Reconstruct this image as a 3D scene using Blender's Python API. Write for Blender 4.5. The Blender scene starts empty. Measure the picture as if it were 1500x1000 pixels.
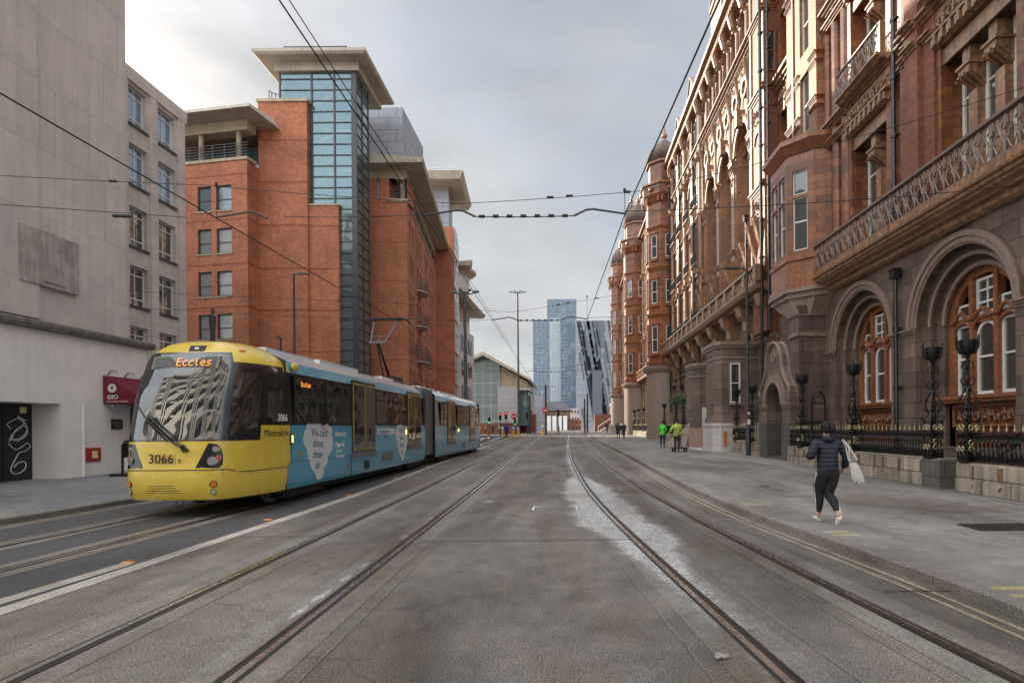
import bpy, bmesh, math, random
from mathutils import Vector, Matrix
R = math.radians; PI = math.pi; sin = math.sin; cos = math.cos
sc = bpy.context.scene; COL = sc.collection
# ------------------------------------------------------------------ camera
CH = 1.66; F = 845.0
cam = bpy.data.objects.new('camera', bpy.data.cameras.new('camera')); COL.objects.link(cam)
cam.location = (0, 0, CH)
cam.rotation_euler = (Matrix.Rotation(R(90), 3, 'X') @ Matrix.Rotation(R(-0.5), 3, 'Z')).to_euler()
cam.data.sensor_width = 36; cam.data.lens = F/1500*36
cam.data.shift_x = -80/1500; cam.data.shift_y = 125/1500
cam.data.clip_start = .05; cam.data.clip_end = 5000
sc.camera = cam
# ------------------------------------------------------------------ sun and sky
SUN_EL, SUN_AZ = R(21), R(-50)         # AZ < 0: the sun stands beyond the left flank of the street, ahead of the camera
sd = Vector((-cos(SUN_EL)*cos(SUN_AZ), -cos(SUN_EL)*sin(SUN_AZ), sin(SUN_EL)))
sun = bpy.data.objects.new('sun', bpy.data.lights.new('sun', 'SUN')); COL.objects.link(sun)
sun.data.energy = 5.0; sun.data.angle = R(.6); sun.data.color = (1, .88, .70)
sun.rotation_euler = sd.to_track_quat('Z', 'Y').to_euler()
w = bpy.data.worlds.new('World'); sc.world = w; w.use_nodes = True
nt = w.node_tree; N = nt.nodes; L = nt.links; N.clear()
out = N.new('ShaderNodeOutputWorld')
sky = N.new('ShaderNodeTexSky'); sky.sky_type = 'NISHITA'; sky.sun_disc = False
sky.sun_elevation = SUN_EL; sky.sun_rotation = math.atan2(sd.x, sd.y)
b1 = N.new('ShaderNodeBackground'); b1.inputs[1].default_value = .10; L.new(sky.outputs[0], b1.inputs[0])
tc = N.new('ShaderNodeTexCoord')
mp = N.new('ShaderNodeMapping'); mp.inputs['Scale'].default_value = (1, 1, 2.2); L.new(tc.outputs['Generated'], mp.inputs[0])
no = N.new('ShaderNodeTexNoise'); no.inputs['Scale'].default_value = 1.7; no.inputs['Detail'].default_value = 7; no.inputs['Roughness'].default_value = .55
no.inputs['Distortion'].default_value = .5
L.new(mp.outputs[0], no.inputs['Vector'])
cr = N.new('ShaderNodeValToRGB'); cr.color_ramp.elements[0].position = .36; cr.color_ramp.elements[1].position = .66
cr.color_ramp.elements[0].color = (.55, .55, .55, 1); cr.color_ramp.elements[1].color = (1, 1, 1, 1)
L.new(no.outputs['Fac'], cr.inputs[0])
# extra cloud brightness added behind the camera and overhead to lift the shaded faces
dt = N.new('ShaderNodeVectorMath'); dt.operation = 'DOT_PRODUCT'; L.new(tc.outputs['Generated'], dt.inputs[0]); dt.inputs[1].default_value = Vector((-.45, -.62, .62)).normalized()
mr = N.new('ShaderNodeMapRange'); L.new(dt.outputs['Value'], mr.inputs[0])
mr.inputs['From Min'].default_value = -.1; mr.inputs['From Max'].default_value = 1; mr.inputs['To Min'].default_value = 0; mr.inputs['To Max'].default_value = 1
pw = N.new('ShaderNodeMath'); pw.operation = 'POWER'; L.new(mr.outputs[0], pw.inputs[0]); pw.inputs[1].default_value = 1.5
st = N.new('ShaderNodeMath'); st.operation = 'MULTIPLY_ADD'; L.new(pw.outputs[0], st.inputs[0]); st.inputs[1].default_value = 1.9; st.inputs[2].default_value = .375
no2 = N.new('ShaderNodeTexNoise'); no2.inputs['Scale'].default_value = 3.2; no2.inputs['Detail'].default_value = 6; L.new(mp.outputs[0], no2.inputs['Vector'])
m2 = N.new('ShaderNodeMapRange'); L.new(no2.outputs['Fac'], m2.inputs[0]); m2.inputs['From Min'].default_value = .3; m2.inputs['From Max'].default_value = .7; m2.inputs['To Min'].default_value = .82; m2.inputs['To Max'].default_value = 1.14
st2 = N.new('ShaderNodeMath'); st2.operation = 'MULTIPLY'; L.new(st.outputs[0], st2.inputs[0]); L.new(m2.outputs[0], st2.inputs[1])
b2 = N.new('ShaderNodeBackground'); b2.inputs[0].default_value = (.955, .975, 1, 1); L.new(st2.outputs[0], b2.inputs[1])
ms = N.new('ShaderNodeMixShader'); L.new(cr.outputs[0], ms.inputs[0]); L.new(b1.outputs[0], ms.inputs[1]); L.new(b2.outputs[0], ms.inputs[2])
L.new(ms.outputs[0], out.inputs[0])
sc.view_settings.view_transform = 'Standard'; sc.view_settings.look = 'None'
sc.view_settings.exposure = 0.76; sc.view_settings.gamma = 1
sc.render.resolution_x = 1024; sc.render.resolution_y = 682
try: sc.cycles.max_bounces = 8; sc.cycles.diffuse_bounces = 4
except Exception: pass
# ------------------------------------------------------------------ helpers
def GZ(y): return 0.0 if y < 15 else .006*(min(y, 100)-15)
SPLIT = {'rust_stain', 'balcony', 'railing', 'string_course', 'impost_moulding', 'carved_frieze', 'bay_cornice', 'carved_trim', 'pilaster', 'brick_band', 'loggia_column', 'moulding', 'scrolls', 'coping', 'mullion', 'wall_lamp', 'brick_tower_course', 'stair_railing'}
class MB:
    def __init__(s): s.v = []; s.f = []; s.m = []; s.slot = 0
    def vs(s, pts):
        b = len(s.v); s.v += [tuple(p) for p in pts]; return b
    def face(s, *i): s.f.append(i); s.m.append(s.slot)
    def poly(s, pts):
        b = s.vs(pts); s.face(*range(b, b+len(pts)))
    def box(s, x0, x1, y0, y1, z0, z1):
        b = s.vs([(x, y, z) for z in (z0, z1) for (x, y) in ((x0, y0), (x1, y0), (x1, y1), (x0, y1))])
        for q in ((3, 2, 1, 0), (4, 5, 6, 7), (0, 1, 5, 4), (1, 2, 6, 5), (2, 3, 7, 6), (3, 0, 4, 7)): s.face(*[b+i for i in q])
    def tbox(s, T, u0, u1, z0, z1, d0, d1):
        b = s.vs([T(u, z, d) for z in (z0, z1) for (u, d) in ((u0, d0), (u1, d0), (u1, d1), (u0, d1))])
        for q in ((3, 2, 1, 0), (4, 5, 6, 7), (0, 1, 5, 4), (1, 2, 6, 5), (2, 3, 7, 6), (3, 0, 4, 7)): s.face(*[b+i for i in q])
    def prism(s, bot, top):
        n = len(bot); b = s.vs(list(bot)+list(top))
        s.face(*[b+i for i in range(n)][::-1]); s.face(*[b+n+i for i in range(n)])
        for i in range(n):
            j = (i+1) % n; s.face(b+i, b+j, b+n+j, b+n+i)
    def plan(s, pts, z0, z1, sx=1, c=None):
        s.prism([(x, y, z0) for x, y in pts], [(x, y, z1) for x, y in pts])
    def tube(s, pts, r, n=6, cap=True, closed=False):
        pts = [Vector(p) for p in pts]; k = len(pts); rr = r if isinstance(r, (list, tuple)) else [r]*k
        prev = None; rings = []
        for i, p in enumerate(pts):
            a = pts[(i-1) % k] if (closed or i > 0) else p; c = pts[(i+1) % k] if (closed or i < k-1) else p
            t = (c-a); t = t.normalized() if t.length > 1e-9 else Vector((0, 0, 1))
            if prev is None:
                u = Vector((0, 0, 1)) if abs(t.z) < .9 else Vector((1, 0, 0))
                u = (u-t*u.dot(t)).normalized()
            else:
                u = prev-t*prev.dot(t)
                u = u.normalized() if u.length > 1e-6 else t.orthogonal().normalized()
            prev = u; v = t.cross(u)
            rings.append(s.vs([p+u*(cos(2*PI*j/n)*rr[i])+v*(sin(2*PI*j/n)*rr[i]) for j in range(n)]))
        for i in range(k if closed else k-1):
            a, b = rings[i], rings[(i+1) % k]
            for j in range(n): s.face(a+j, a+(j+1) % n, b+(j+1) % n, b+j)
        if cap and not closed:
            s.face(*[rings[0]+j for j in range(n)][::-1]); s.face(*[rings[-1]+j for j in range(n)])
    def lathe(s, prof, cx, cy, n=12, z0=0, a0=0):
        rings = [s.vs([(cx+r*cos(a0+2*PI*j/n), cy+r*sin(a0+2*PI*j/n), z0+z) for j in range(n)]) for r, z in prof]
        for a, b in zip(rings, rings[1:]):
            for j in range(n): s.face(a+j, a+(j+1) % n, b+(j+1) % n, b+j)
        s.face(*[rings[0]+j for j in range(n)][::-1]); s.face(*[rings[-1]+j for j in range(n)])
    def ext(s, T, prof, u0, u1):                    # profile (d,z) swept along u
        n = len(prof); b = s.vs([T(u0, z, d) for d, z in prof]+[T(u1, z, d) for d, z in prof])
        for i in range(n):
            j = (i+1) % n; s.face(b+i, b+j, b+n+j, b+n+i)
        s.face(*[b+i for i in range(n)]); s.face(*[b+n+i for i in range(n)][::-1])
    def ball(s, c, r, n=8, m=5, sc=(1, 1, 1)):
        c = Vector(c); rings = []
        for i in range(1, m):
            th = PI*i/m
            rings.append(s.vs([(c.x+r*sc[0]*sin(th)*cos(2*PI*j/n), c.y+r*sc[1]*sin(th)*sin(2*PI*j/n), c.z+r*sc[2]*cos(th)) for j in range(n)]))
        t = s.vs([(c.x, c.y, c.z+r*sc[2]), (c.x, c.y, c.z-r*sc[2])])
        for j in range(n): s.face(t, rings[0]+j, rings[0]+(j+1) % n); s.face(t+1, rings[-1]+(j+1) % n, rings[-1]+j)
        for a, b in zip(rings, rings[1:]):
            for j in range(n): s.face(a+j, b+j, b+(j+1) % n, a+(j+1) % n)
    def islands(s, gap=.12):
        par = list(range(len(s.v)))
        def find(i):
            while par[i] != i: par[i] = par[par[i]]; i = par[i]
            return i
        for f in s.f:
            a = find(f[0])
            for i in f[1:]:
                b = find(i)
                if a != b: par[b] = a
        box = {}
        for i, p in enumerate(s.v):
            r = find(i); b = box.get(r)
            if b is None: box[r] = [list(p), list(p)]
            else:
                for k in (0, 1, 2):
                    if p[k] < b[0][k]: b[0][k] = p[k]
                    if p[k] > b[1][k]: b[1][k] = p[k]
        ks = list(box); grp = list(range(len(ks)))
        def g(i):
            while grp[i] != i: grp[i] = grp[grp[i]]; i = grp[i]
            return i
        for i in range(len(ks)):
            A = box[ks[i]]
            for j in range(i+1, len(ks)):
                B = box[ks[j]]
                if all(A[0][k]-gap <= B[1][k] and B[0][k]-gap <= A[1][k] for k in (0, 1, 2)): grp[g(j)] = g(i)
        idx = {k: g(i) for i, k in enumerate(ks)}; out = {}
        for f, m in zip(s.f, s.m): out.setdefault(idx[find(f[0])], []).append((f, m))
        return list(out.values())
    def build(s, name, mats, parent=None, smooth=False, bevel=0):
        if name in SPLIT and len(s.f) < 60000:
            gs = s.islands()
            if 1 < len(gs) <= 60:
                for g_ in gs:
                    q = MB(); mp_ = {}
                    for f, m in g_:
                        ff = []
                        for i in f:
                            if i not in mp_: mp_[i] = len(q.v); q.v.append(s.v[i])
                            ff.append(mp_[i])
                        q.f.append(tuple(ff)); q.m.append(m)
                    o = q._build(name, mats, parent, smooth, bevel)
                return o
        return s._build(name, mats, parent, smooth, bevel)
    def _build(s, name, mats, parent=None, smooth=False, bevel=0):
        if not isinstance(mats, (list, tuple)): mats = [mats]
        me = bpy.data.meshes.new(name); off = Vector((0, 0, 0)); p = parent
        while p is not None: off += p.location; p = p.parent
        vv = [(x-off.x, y-off.y, z-off.z) for x, y, z in s.v] if off.length > 0 else s.v
        me.from_pydata(vv, [], s.f)
        for m in mats: me.materials.append(m)
        if len(mats) > 1: me.polygons.foreach_set('material_index', s.m)
        if smooth: me.polygons.foreach_set('use_smooth', [True]*len(s.f))
        bm = bmesh.new(); bm.from_mesh(me); bmesh.ops.recalc_face_normals(bm, faces=bm.faces)
        bm.to_mesh(me); bm.free()
        if smooth:
            try: me.set_sharp_from_angle(angle=R(40))
            except Exception: pass
        me.update()
        o = bpy.data.objects.new(name, me); COL.objects.link(o); o.parent = parent
        if bevel:
            b = o.modifiers.new('b', 'BEVEL'); b.width = bevel; b.segments = 2; b.limit_method = 'ANGLE'
        return o
def tag(o, label=None, cat=None, group=None, kind=None):
    if label: o['label'] = label
    if cat: o['category'] = cat
    if group: o['group'] = group
    if kind: o['kind'] = kind
    return o
def empty(name, loc=(0, 0, 0), label=None, cat=None, group=None):
    o = bpy.data.objects.new(name, None); COL.objects.link(o); o.location = loc; o.empty_display_size = .2
    return tag(o, label, cat, group)
def kids(o): return [c for c in bpy.data.objects if c.parent == o]
def copy_tree(o, parent=None):
    c = o.copy(); COL.objects.link(c)
    if parent is not None: c.parent = parent
    for ch in kids(o): copy_tree(ch, c)
    return c
def dup(o, loc, rz=0, label=None, s=None):
    ch = kids(o); c = o.copy(); COL.objects.link(c); c.location = loc; c.rotation_euler = (0, 0, rz)
    if s: c.scale = (s, s, s)
    if label: c['label'] = label
    for k in ch: copy_tree(k, c)
    return c
def struct(mb, name, mat, **k):
    o = mb.build(name, mat, **k); o['kind'] = 'structure'; return o
# planes of a facade: T(u, z, d) with d outward
def TX(Xp): return lambda u, z, d: (Xp-d, u, z)      # faces -X
def TXp(Xp): return lambda u, z, d: (Xp+d, u, z)     # faces +X
def TY(Yp): return lambda u, z, d: (u, Yp-d, z)      # faces -Y
def TL(p0, p1):                                      # faces to the right-hand side of p0 -> p1
    a = Vector(p0); b = Vector(p1); t = (b-a).normalized(); n = Vector((t.y, -t.x))
    return lambda u, z, d: (a.x+t.x*u+n.x*d, a.y+t.y*u+n.y*d, z)
# ------------------------------------------------------------------ materials
def C4(c): return (c[0], c[1], c[2], 1)
def newmat(name):
    m = bpy.data.materials.new(name); m.use_nodes = True; t = m.node_tree
    return m, t.nodes, t.links, t.nodes['Principled BSDF']
def rgbramp(n, l, fac, c0, c1, p0=.3, p1=.7):
    r = n.new('ShaderNodeValToRGB'); r.color_ramp.elements[0].position = p0; r.color_ramp.elements[1].position = p1
    r.color_ramp.elements[0].color = C4(c0); r.color_ramp.elements[1].color = C4(c1); l.new(fac, r.inputs[0]); return r.outputs[0]
def noise(n, l, vec, scale, detail=4, rough=.6, dist=0):
    t = n.new('ShaderNodeTexNoise'); t.inputs['Scale'].default_value = scale; t.inputs['Detail'].default_value = detail
    t.inputs['Roughness'].default_value = rough; t.inputs['Distortion'].default_value = dist
    if vec is not None: l.new(vec, t.inputs['Vector'])
    return t.outputs['Fac']
def mulc(n, l, a, b, fac=1, mode='MULTIPLY'):
    x = n.new('ShaderNodeMix'); x.data_type = 'RGBA'; x.blend_type = mode
    if isinstance(fac, (int, float)): x.inputs[0].default_value = fac
    else: l.new(fac, x.inputs[0])
    for i, v in ((6, a), (7, b)):
        if isinstance(v, tuple): x.inputs[i].default_value = C4(v)
        else: l.new(v, x.inputs[i])
    return x.outputs[2]
def bumpn(n, l, bsdf, h, s, dist=.02, prev=None):
    b = n.new('ShaderNodeBump'); b.inputs['Strength'].default_value = s; b.inputs['Distance'].default_value = dist
    l.new(h, b.inputs['Height'])
    if prev: l.new(prev, b.inputs['Normal'])
    l.new(b.outputs[0], bsdf.inputs['Normal']); return b.outputs[0]
def coord(n, l, sc_=(1, 1, 1)):
    t = n.new('ShaderNodeTexCoord')
    if sc_ == (1, 1, 1): return t.outputs['Object']
    m = n.new('ShaderNodeMapping'); m.inputs['Scale'].default_value = sc_; l.new(t.outputs['Object'], m.inputs[0]); return m.outputs[0]
def plain(name, c, rough=.6, metal=0, var=.12, scale=3, coat=0, bump=0, bscale=40, streak=0):
    m, n, l, b = newmat(name); v = coord(n, l)
    f = noise(n, l, v, scale, 5); lo = tuple(x*(1-var) for x in c); hi = tuple(min(1, x*(1+var)) for x in c)
    col = rgbramp(n, l, f, lo, hi)
    if streak:
        v2 = coord(n, l, (3, 3, .25)); f2 = noise(n, l, v2, 2.5, 5)
        col = mulc(n, l, col, rgbramp(n, l, f2, (1-streak,)*3, (1, 1, 1), .35, .65))
    l.new(col, b.inputs['Base Color'])
    r = n.new('ShaderNodeMapRange'); l.new(noise(n, l, v, scale*3, 3), r.inputs[0]); r.inputs['To Min'].default_value = max(.02, rough-.12); r.inputs['To Max'].default_value = min(1, rough+.12)
    l.new(r.outputs[0], b.inputs['Roughness']); b.inputs['Metallic'].default_value = metal
    if coat: b.inputs['Coat Weight'].default_value = coat; b.inputs['Coat Roughness'].default_value = .08
    if bump: bumpn(n, l, b, noise(n, l, v, bscale, 4), bump, .01)
    return m
def masonry(name, c1, c2, mortar, bw, bh, ms=.012, rough=.75, bump=.5, gscale=60, gamt=.25, big=.25, streak=.15, coat=0, speck=None):
    m, n, l, b = newmat(name); tcn = n.new('ShaderNodeTexCoord')
    sp = n.new('ShaderNodeSeparateXYZ'); l.new(tcn.outputs['Object'], sp.inputs[0])
    ad = n.new('ShaderNodeMath'); ad.operation = 'ADD'; l.new(sp.outputs[0], ad.inputs[0]); l.new(sp.outputs[1], ad.inputs[1])
    cb = n.new('ShaderNodeCombineXYZ'); l.new(ad.outputs[0], cb.inputs[0]); l.new(sp.outputs[2], cb.inputs[1])
    br = n.new('ShaderNodeTexBrick'); l.new(cb.outputs[0], br.inputs['Vector'])
    br.inputs['Color1'].default_value = C4(c1); br.inputs['Color2'].default_value = C4(c2); br.inputs['Mortar'].default_value = C4(mortar)
    br.inputs['Scale'].default_value = 1; br.inputs['Brick Width'].default_value = bw; br.inputs['Row Height'].default_value = bh
    br.inputs['Mortar Size'].default_value = ms; br.inputs['Mortar Smooth'].default_value = .3; br.inputs['Bias'].default_value = 0
    o = tcn.outputs['Object']
    g = rgbramp(n, l, noise(n, l, o, gscale, 3, .7), (1-gamt,)*3, (1+gamt*.6,)*3, .35, .65)
    col = mulc(n, l, br.outputs['Color'], g)
    bg = rgbramp(n, l, noise(n, l, o, .5, 5, .6), (1-big,)*3, (1.08, 1.06, 1.03), .35, .65); col = mulc(n, l, col, bg)
    if streak:
        mpn = n.new('ShaderNodeMapping'); mpn.inputs['Scale'].default_value = (2.5, 2.5, .2); l.new(o, mpn.inputs[0])
        col = mulc(n, l, col, rgbramp(n, l, noise(n, l, mpn.outputs[0], 1.6, 6), (1-streak,)*3, (1, 1, 1), .3, .6))
    l.new(col, b.inputs['Base Color']); b.inputs['Roughness'].default_value = rough
    if coat: b.inputs['Coat Weight'].default_value = coat; b.inputs['Coat Roughness'].default_value = .25
    inv = n.new('ShaderNodeMath'); inv.operation = 'MULTIPLY_ADD'; l.new(br.outputs['Fac'], inv.inputs[0]); inv.inputs[1].default_value = -1; inv.inputs[2].default_value = 1
    p = bumpn(n, l, b, inv.outputs[0], bump, .012)
    bumpn(n, l, b, noise(n, l, o, gscale*.5, 4), .18, .01, p)
    return m
M = {}
M['granite'] = masonry('granite', (.285, .205, .165), (.165, .115, .094), (.07, .052, .044), 1.05, .46, .012, .55, .55, 90, .42, .3, .35)
M['granite_mould'] = plain('granite_mould', (.285, .205, .163), .5, 0, .2, 14, bump=.3, bscale=60, streak=.25)
M['dark_granite'] = masonry('dark_granite', (.115, .105, .10), (.15, .135, .125), (.06, .055, .05), .9, .46, .012, .6, .5, 90, .4, .3, .3)
M['terracotta'] = masonry('terracotta', (.37, .135, .055), (.17, .058, .028), (.07, .035, .025), .42, .29, .008, .38, .5, 25, .25, .35, .25, coat=.25)
M['terra_mould'] = plain('terra_mould', (.31, .118, .052), .34, 0, .40, 9, coat=.25, bump=.35, bscale=25, streak=.3)
M['buff_mould'] = plain('buff_mould', (.36, .195, .108), .38, 0, .45, 7, coat=.3, bump=.5, bscale=25, streak=.45)
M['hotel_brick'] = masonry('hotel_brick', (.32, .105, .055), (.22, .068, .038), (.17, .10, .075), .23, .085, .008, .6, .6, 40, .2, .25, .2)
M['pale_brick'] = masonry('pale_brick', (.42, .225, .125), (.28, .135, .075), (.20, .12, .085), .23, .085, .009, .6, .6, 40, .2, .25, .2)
M['ashlar'] = masonry('ashlar', (.66, .61, .59), (.61, .56, .54), (.46, .42, .40), 1.3, 2.1, .012, .85, .25, 30, .10, .14, .12)
M['ashlar_plain'] = masonry('ashlar_plain', (.65, .60, .575), (.60, .55, .525), (.42, .38, .36), .9, .62, .01, .85, .2, 30, .12, .16, .15)
M['render_white'] = plain('render_white', (.82, .79, .76), .85, 0, .06, 1.2, streak=.07, bump=.1)
M['red_brick'] = masonry('red_brick', (.56, .20, .098), (.38, .12, .058), (.36, .19, .125), .215, .075, .009, .8, .5, 30, .15, .26, .16)
M['red_brick_band'] = plain('red_brick_band', (.24, .075, .04), .8)
M['buff_stone'] = plain('buff_stone', (.44, .36, .26), .8, 0, .15, 2, streak=.2, bump=.1)
M['roof_slab'] = plain('roof_slab', (.46, .41, .34), .8, 0, .18, 1.5, streak=.2)
M['soffit'] = plain('soffit', (.50, .46, .40), .8, 0, .12, 2)
M['white_paint'] = plain('white_paint', (.74, .73, .70), .4, 0, .06, 5)
M['cream_paint'] = plain('cream_paint', (.70, .66, .56), .5, 0, .06, 5)
M['iron'] = plain('iron', (.008, .008, .009), .42, .1, .3, 12, bump=.3, bscale=40)
M['pipe'] = plain('pipe', (.018, .02, .026), .25, .2, .3, 12, coat=.5)
M['gold'] = plain('gold', (.45, .38, .20), .4, .35, .15, 20)
M['stone_iron'] = plain('stone_iron', (.17, .12, .098), .4, .1, .25, 12, coat=.2, bump=.3)
M['slate'] = masonry('slate', (.10, .10, .115), (.15, .145, .155), (.05, .05, .055), .3, .22, .015, .6, .5, 30, .2, .3, .2)
M['frame_dark'] = plain('frame_dark', (.035, .04, .045), .4)
M['arm_grey'] = plain('arm_grey', (.12, .12, .125), .4, .4, .15, 6)
M['galv'] = plain('galv', (.42, .44, .46), .35, .8, .15, 6)
M['dark_rail'] = plain('dark_rail', (.11, .115, .12), .45, .3, .15, 6)
M['steel'] = plain('steel', (.45, .44, .43), .22, 1, .2, 6)
M['pole'] = plain('pole', (.045, .047, .05), .45, .2, .2, 5)
M['wire'] = plain('wire', (.025, .024, .024), .5, .3, .1, 5)
M['grey_clad'] = masonry('grey_clad', (.30, .32, .38), (.27, .29, .35), (.14, .15, .18), 1.5, 1.0, .03, .45, .3, 10, .05, .1, .1)
M['white_clad'] = masonry('white_clad', (.52, .53, .55), (.48, .49, .52), (.25, .26, .28), 1.5, .9, .03, .5, .3, 10, .05, .1, .1)
def glassm(name, c=(.045, .05, .048), rough=.04, spec=.9, wob=.06, wsc=.7, metal=0, ior=1.5):
    m, n, l, b = newmat(name); v = coord(n, l); b.inputs['Base Color'].default_value = C4(c)
    b.inputs['Roughness'].default_value = rough; b.inputs['Specular IOR Level'].default_value = spec; b.inputs['Metallic'].default_value = metal; b.inputs['IOR'].default_value = ior
    bumpn(n, l, b, noise(n, l, v, wsc, 2), wob, .25)
    return m
M['glass'] = glassm('glass', ior=1.75)
M['glass_pale'] = glassm('glass_pale', (.16, .17, .165), .12, .9)
M['glass_blue'] = glassm('glass_blue', (.12, .17, .185), .06, 1, .05, .5, .35)
M['glass_teal'] = glassm('glass_teal', (.10, .17, .18), .05, 1, .06, .4, .35)
def wallwindows(): pass
# ================================================================== GROUND, ROAD, RAILS
def lerp(tab):
    def f(y):
        if y <= tab[0][0]: return tab[0][1]
        for (a, b), (c, d) in zip(tab, tab[1:]):
            if y <= c:
                t = (y-a)/(c-a); return b+(d-b)*t
        return tab[-1][1]
    return f
def smoothtab(tab):
    f = lerp(tab)
    def g(y):
        h = 1.2+abs(y)*.06; return (f(y-h)+f(y-h/2)+f(y)+f(y+h/2)+f(y+h))/5
    return g
railC = smoothtab([(-10, 2.3), (0, 1.75), (3.6, 1.44), (5.84, 1.20), (8.87, .93), (12, .68), (16.8, .46), (27.8, .19), (40, .19), (58, .26), (90, .5), (140, 1.0)])
railB = smoothtab([(-10, -2.1), (3, -2.22), (10, -2.34), (17, -2.47), (40, -2.9), (80, -3.5), (105, -3.3)])
kerbR = smoothtab([(-10, 4.4), (0, 4.05), (4.8, 3.83), (6.7, 3.76), (8.35, 3.48), (11, 3.26), (15.5, 3.12), (30, 3.18), (58, 2.9), (90, 3.0), (150, 3.4)])
edgeL = smoothtab([(-10, -5.1), (5.35, -5.25), (13.4, -5.25), (25, -5.7), (43.6, -6.4), (85, -7.6), (120, -9)])
kerbL = smoothtab([(-10, -10.4), (10, -10.15), (14, -10.0), (40, -9.6), (60, -10.2)])
tramC = lambda y: -7.58+.0185*(y-2)
def ysteps(a, b, near=.8):
    ys = [a]
    while ys[-1] < b: ys.append(min(b, ys[-1]+max(near, abs(ys[-1])*.05)))
    return ys
def strip(mb, fl, fr, ys, z, n=1):
    rows = []
    for y in ys:
        a, b = (fl(y) if callable(fl) else fl), (fr(y) if callable(fr) else fr)
        rows.append(mb.vs([(a+(b-a)*i/n, y, GZ(y)+z) for i in range(n+1)]))
    for a, b in zip(rows, rows[1:]):
        for i in range(n): mb.face(a+i, a+i+1, b+i+1, b+i)
def kerb_strip(mb, fk, ys, w, z0, z1, side):
    rows = []
    for y in ys:
        x = fk(y); g = GZ(y)
        rows.append(mb.vs([(x, y, g+z0), (x, y, g+z1-.015), (x+side*.015, y, g+z1), (x+side*w, y, g+z1), (x+side*w, y, g+z0)]))
    for a, b in zip(rows, rows[1:]):
        for i in range(4): mb.face(a+i, a+i+1, b+i+1, b+i)
    for r in (rows[0], rows[-1]): mb.face(*[r+i for i in range(5)])
def ground_mat(name, c0, c1, patch=.35, speck=.45, sscale=75, rough=.8, brown=None, cracks=0, roughpatch=.12):
    m, n, l, b = newmat(name); v = coord(n, l)
    g = noise(n, l, v, sscale, 2, .8)
    col = rgbramp(n, l, g, tuple(x*(1-speck) for x in c0), tuple(min(1, x*(1+speck)) for x in c1), .36, .64)
    mm = coord(n, l, (1, .38, 1))
    big = noise(n, l, mm, .45, 7, .62, .6)
    col = mulc(n, l, col, rgbramp(n, l, big, (1-patch,)*3, (1+patch*.35,)*3, .36, .62))
    med = noise(n, l, v, 2.6, 6, .7)
    col = mulc(n, l, col, rgbramp(n, l, med, (.80, .79, .78), (1.08, 1.08, 1.08), .35, .6))
    if brown:
        f = rgbramp(n, l, noise(n, l, coord(n, l, (1.2, .25, 1)), .8, 6, .6, .4), (0, 0, 0), (1, 1, 1), .48, .66)
        col = mulc(n, l, col, brown, f)
    # fine pale flecks and dark spots of gum
    vo = n.new('ShaderNodeTexVoronoi'); vo.inputs['Scale'].default_value = 5; l.new(v, vo.inputs['Vector'])
    sp = n.new('ShaderNodeValToRGB'); sp.color_ramp.elements[0].position = .035; sp.color_ramp.elements[1].position = .06
    sp.color_ramp.elements[0].color = (.72, .72, .72, 1); sp.color_ramp.elements[1].color = (1, 1, 1, 1); l.new(vo.outputs['Distance'], sp.inputs[0])
    col = mulc(n, l, col, sp.outputs[0])
    if cracks:
        wv = n.new('ShaderNodeTexVoronoi'); wv.feature = 'DISTANCE_TO_EDGE'; wv.inputs['Scale'].default_value = .28
        dv = n.new('ShaderNodeVectorMath'); dv.operation = 'ADD'; l.new(v, dv.inputs[0])
        nz = n.new('ShaderNodeTexNoise'); nz.inputs['Scale'].default_value = 1.5; nz.inputs['Detail'].default_value = 6; l.new(v, nz.inputs['Vector']); l.new(nz.outputs['Color'], dv.inputs[1])
        l.new(dv.outputs[0], wv.inputs['Vector'])
        ck = n.new('ShaderNodeValToRGB'); ck.color_ramp.elements[0].position = .0; ck.color_ramp.elements[1].position = .006
        ck.color_ramp.elements[0].color = (1-cracks,)*3+(1,); ck.color_ramp.elements[1].color = (1, 1, 1, 1); l.new(wv.outputs['Distance'], ck.inputs[0])
        col = mulc(n, l, col, ck.outputs[0])
    l.new(col, b.inputs['Base Color'])
    rr = n.new('ShaderNodeMapRange'); l.new(big, rr.inputs[0]); rr.inputs['To Min'].default_value = rough-roughpatch; rr.inputs['To Max'].default_value = rough+roughpatch; rr.inputs['From Min'].default_value = .3; rr.inputs['From Max'].default_value = .7
    l.new(rr.outputs[0], b.inputs['Roughness']); b.inputs['Specular IOR Level'].default_value = .55
    p = bumpn(n, l, b, g, .28, .005)
    bumpn(n, l, b, med, .12, .03, p)
    return m
M['road'] = ground_mat('road', (.108, .094, .083), (.182, .161, .144), .58, .7, 70, .74, (.72, .60, .48), .35)
M['asphalt_dark'] = ground_mat('asphalt_dark', (.045, .045, .048), (.075, .075, .078), .3, .45, 90, .72, None, 0)
M['track_slab'] = ground_mat('track_slab', (.15, .135, .12), (.22, .20, .18), .4, .4, 80, .66, (.70, .55, .42), 0)
M['pavement'] = ground_mat('pavement', (.195, .188, .178), (.26, .248, .232), .42, .35, 110, .74, (.80, .70, .60), .45)
M['pavement_left'] = ground_mat('pavement_left', (.20, .205, .215), (.25, .255, .265), .3, .28, 110, .8, None, .3)
M['cement'] = ground_mat('cement', (.27, .265, .265), (.40, .395, .39), .45, .45, 45, .8, None, 0)
M['kerb_stone'] = ground_mat('kerb_stone', (.20, .18, .16), (.28, .25, .225), .4, .35, 60, .8, (.8, .7, .58), 0)
M['cream_line'] = ground_mat('cream_line', (.36, .33, .28), (.46, .42, .36), .4, .3, 60, .75, None, 0)
M['yellow_line'] = ground_mat('yellow_line', (.30, .25, .17), (.40, .34, .24), .5, .5, 50, .7, None, 0)
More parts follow.
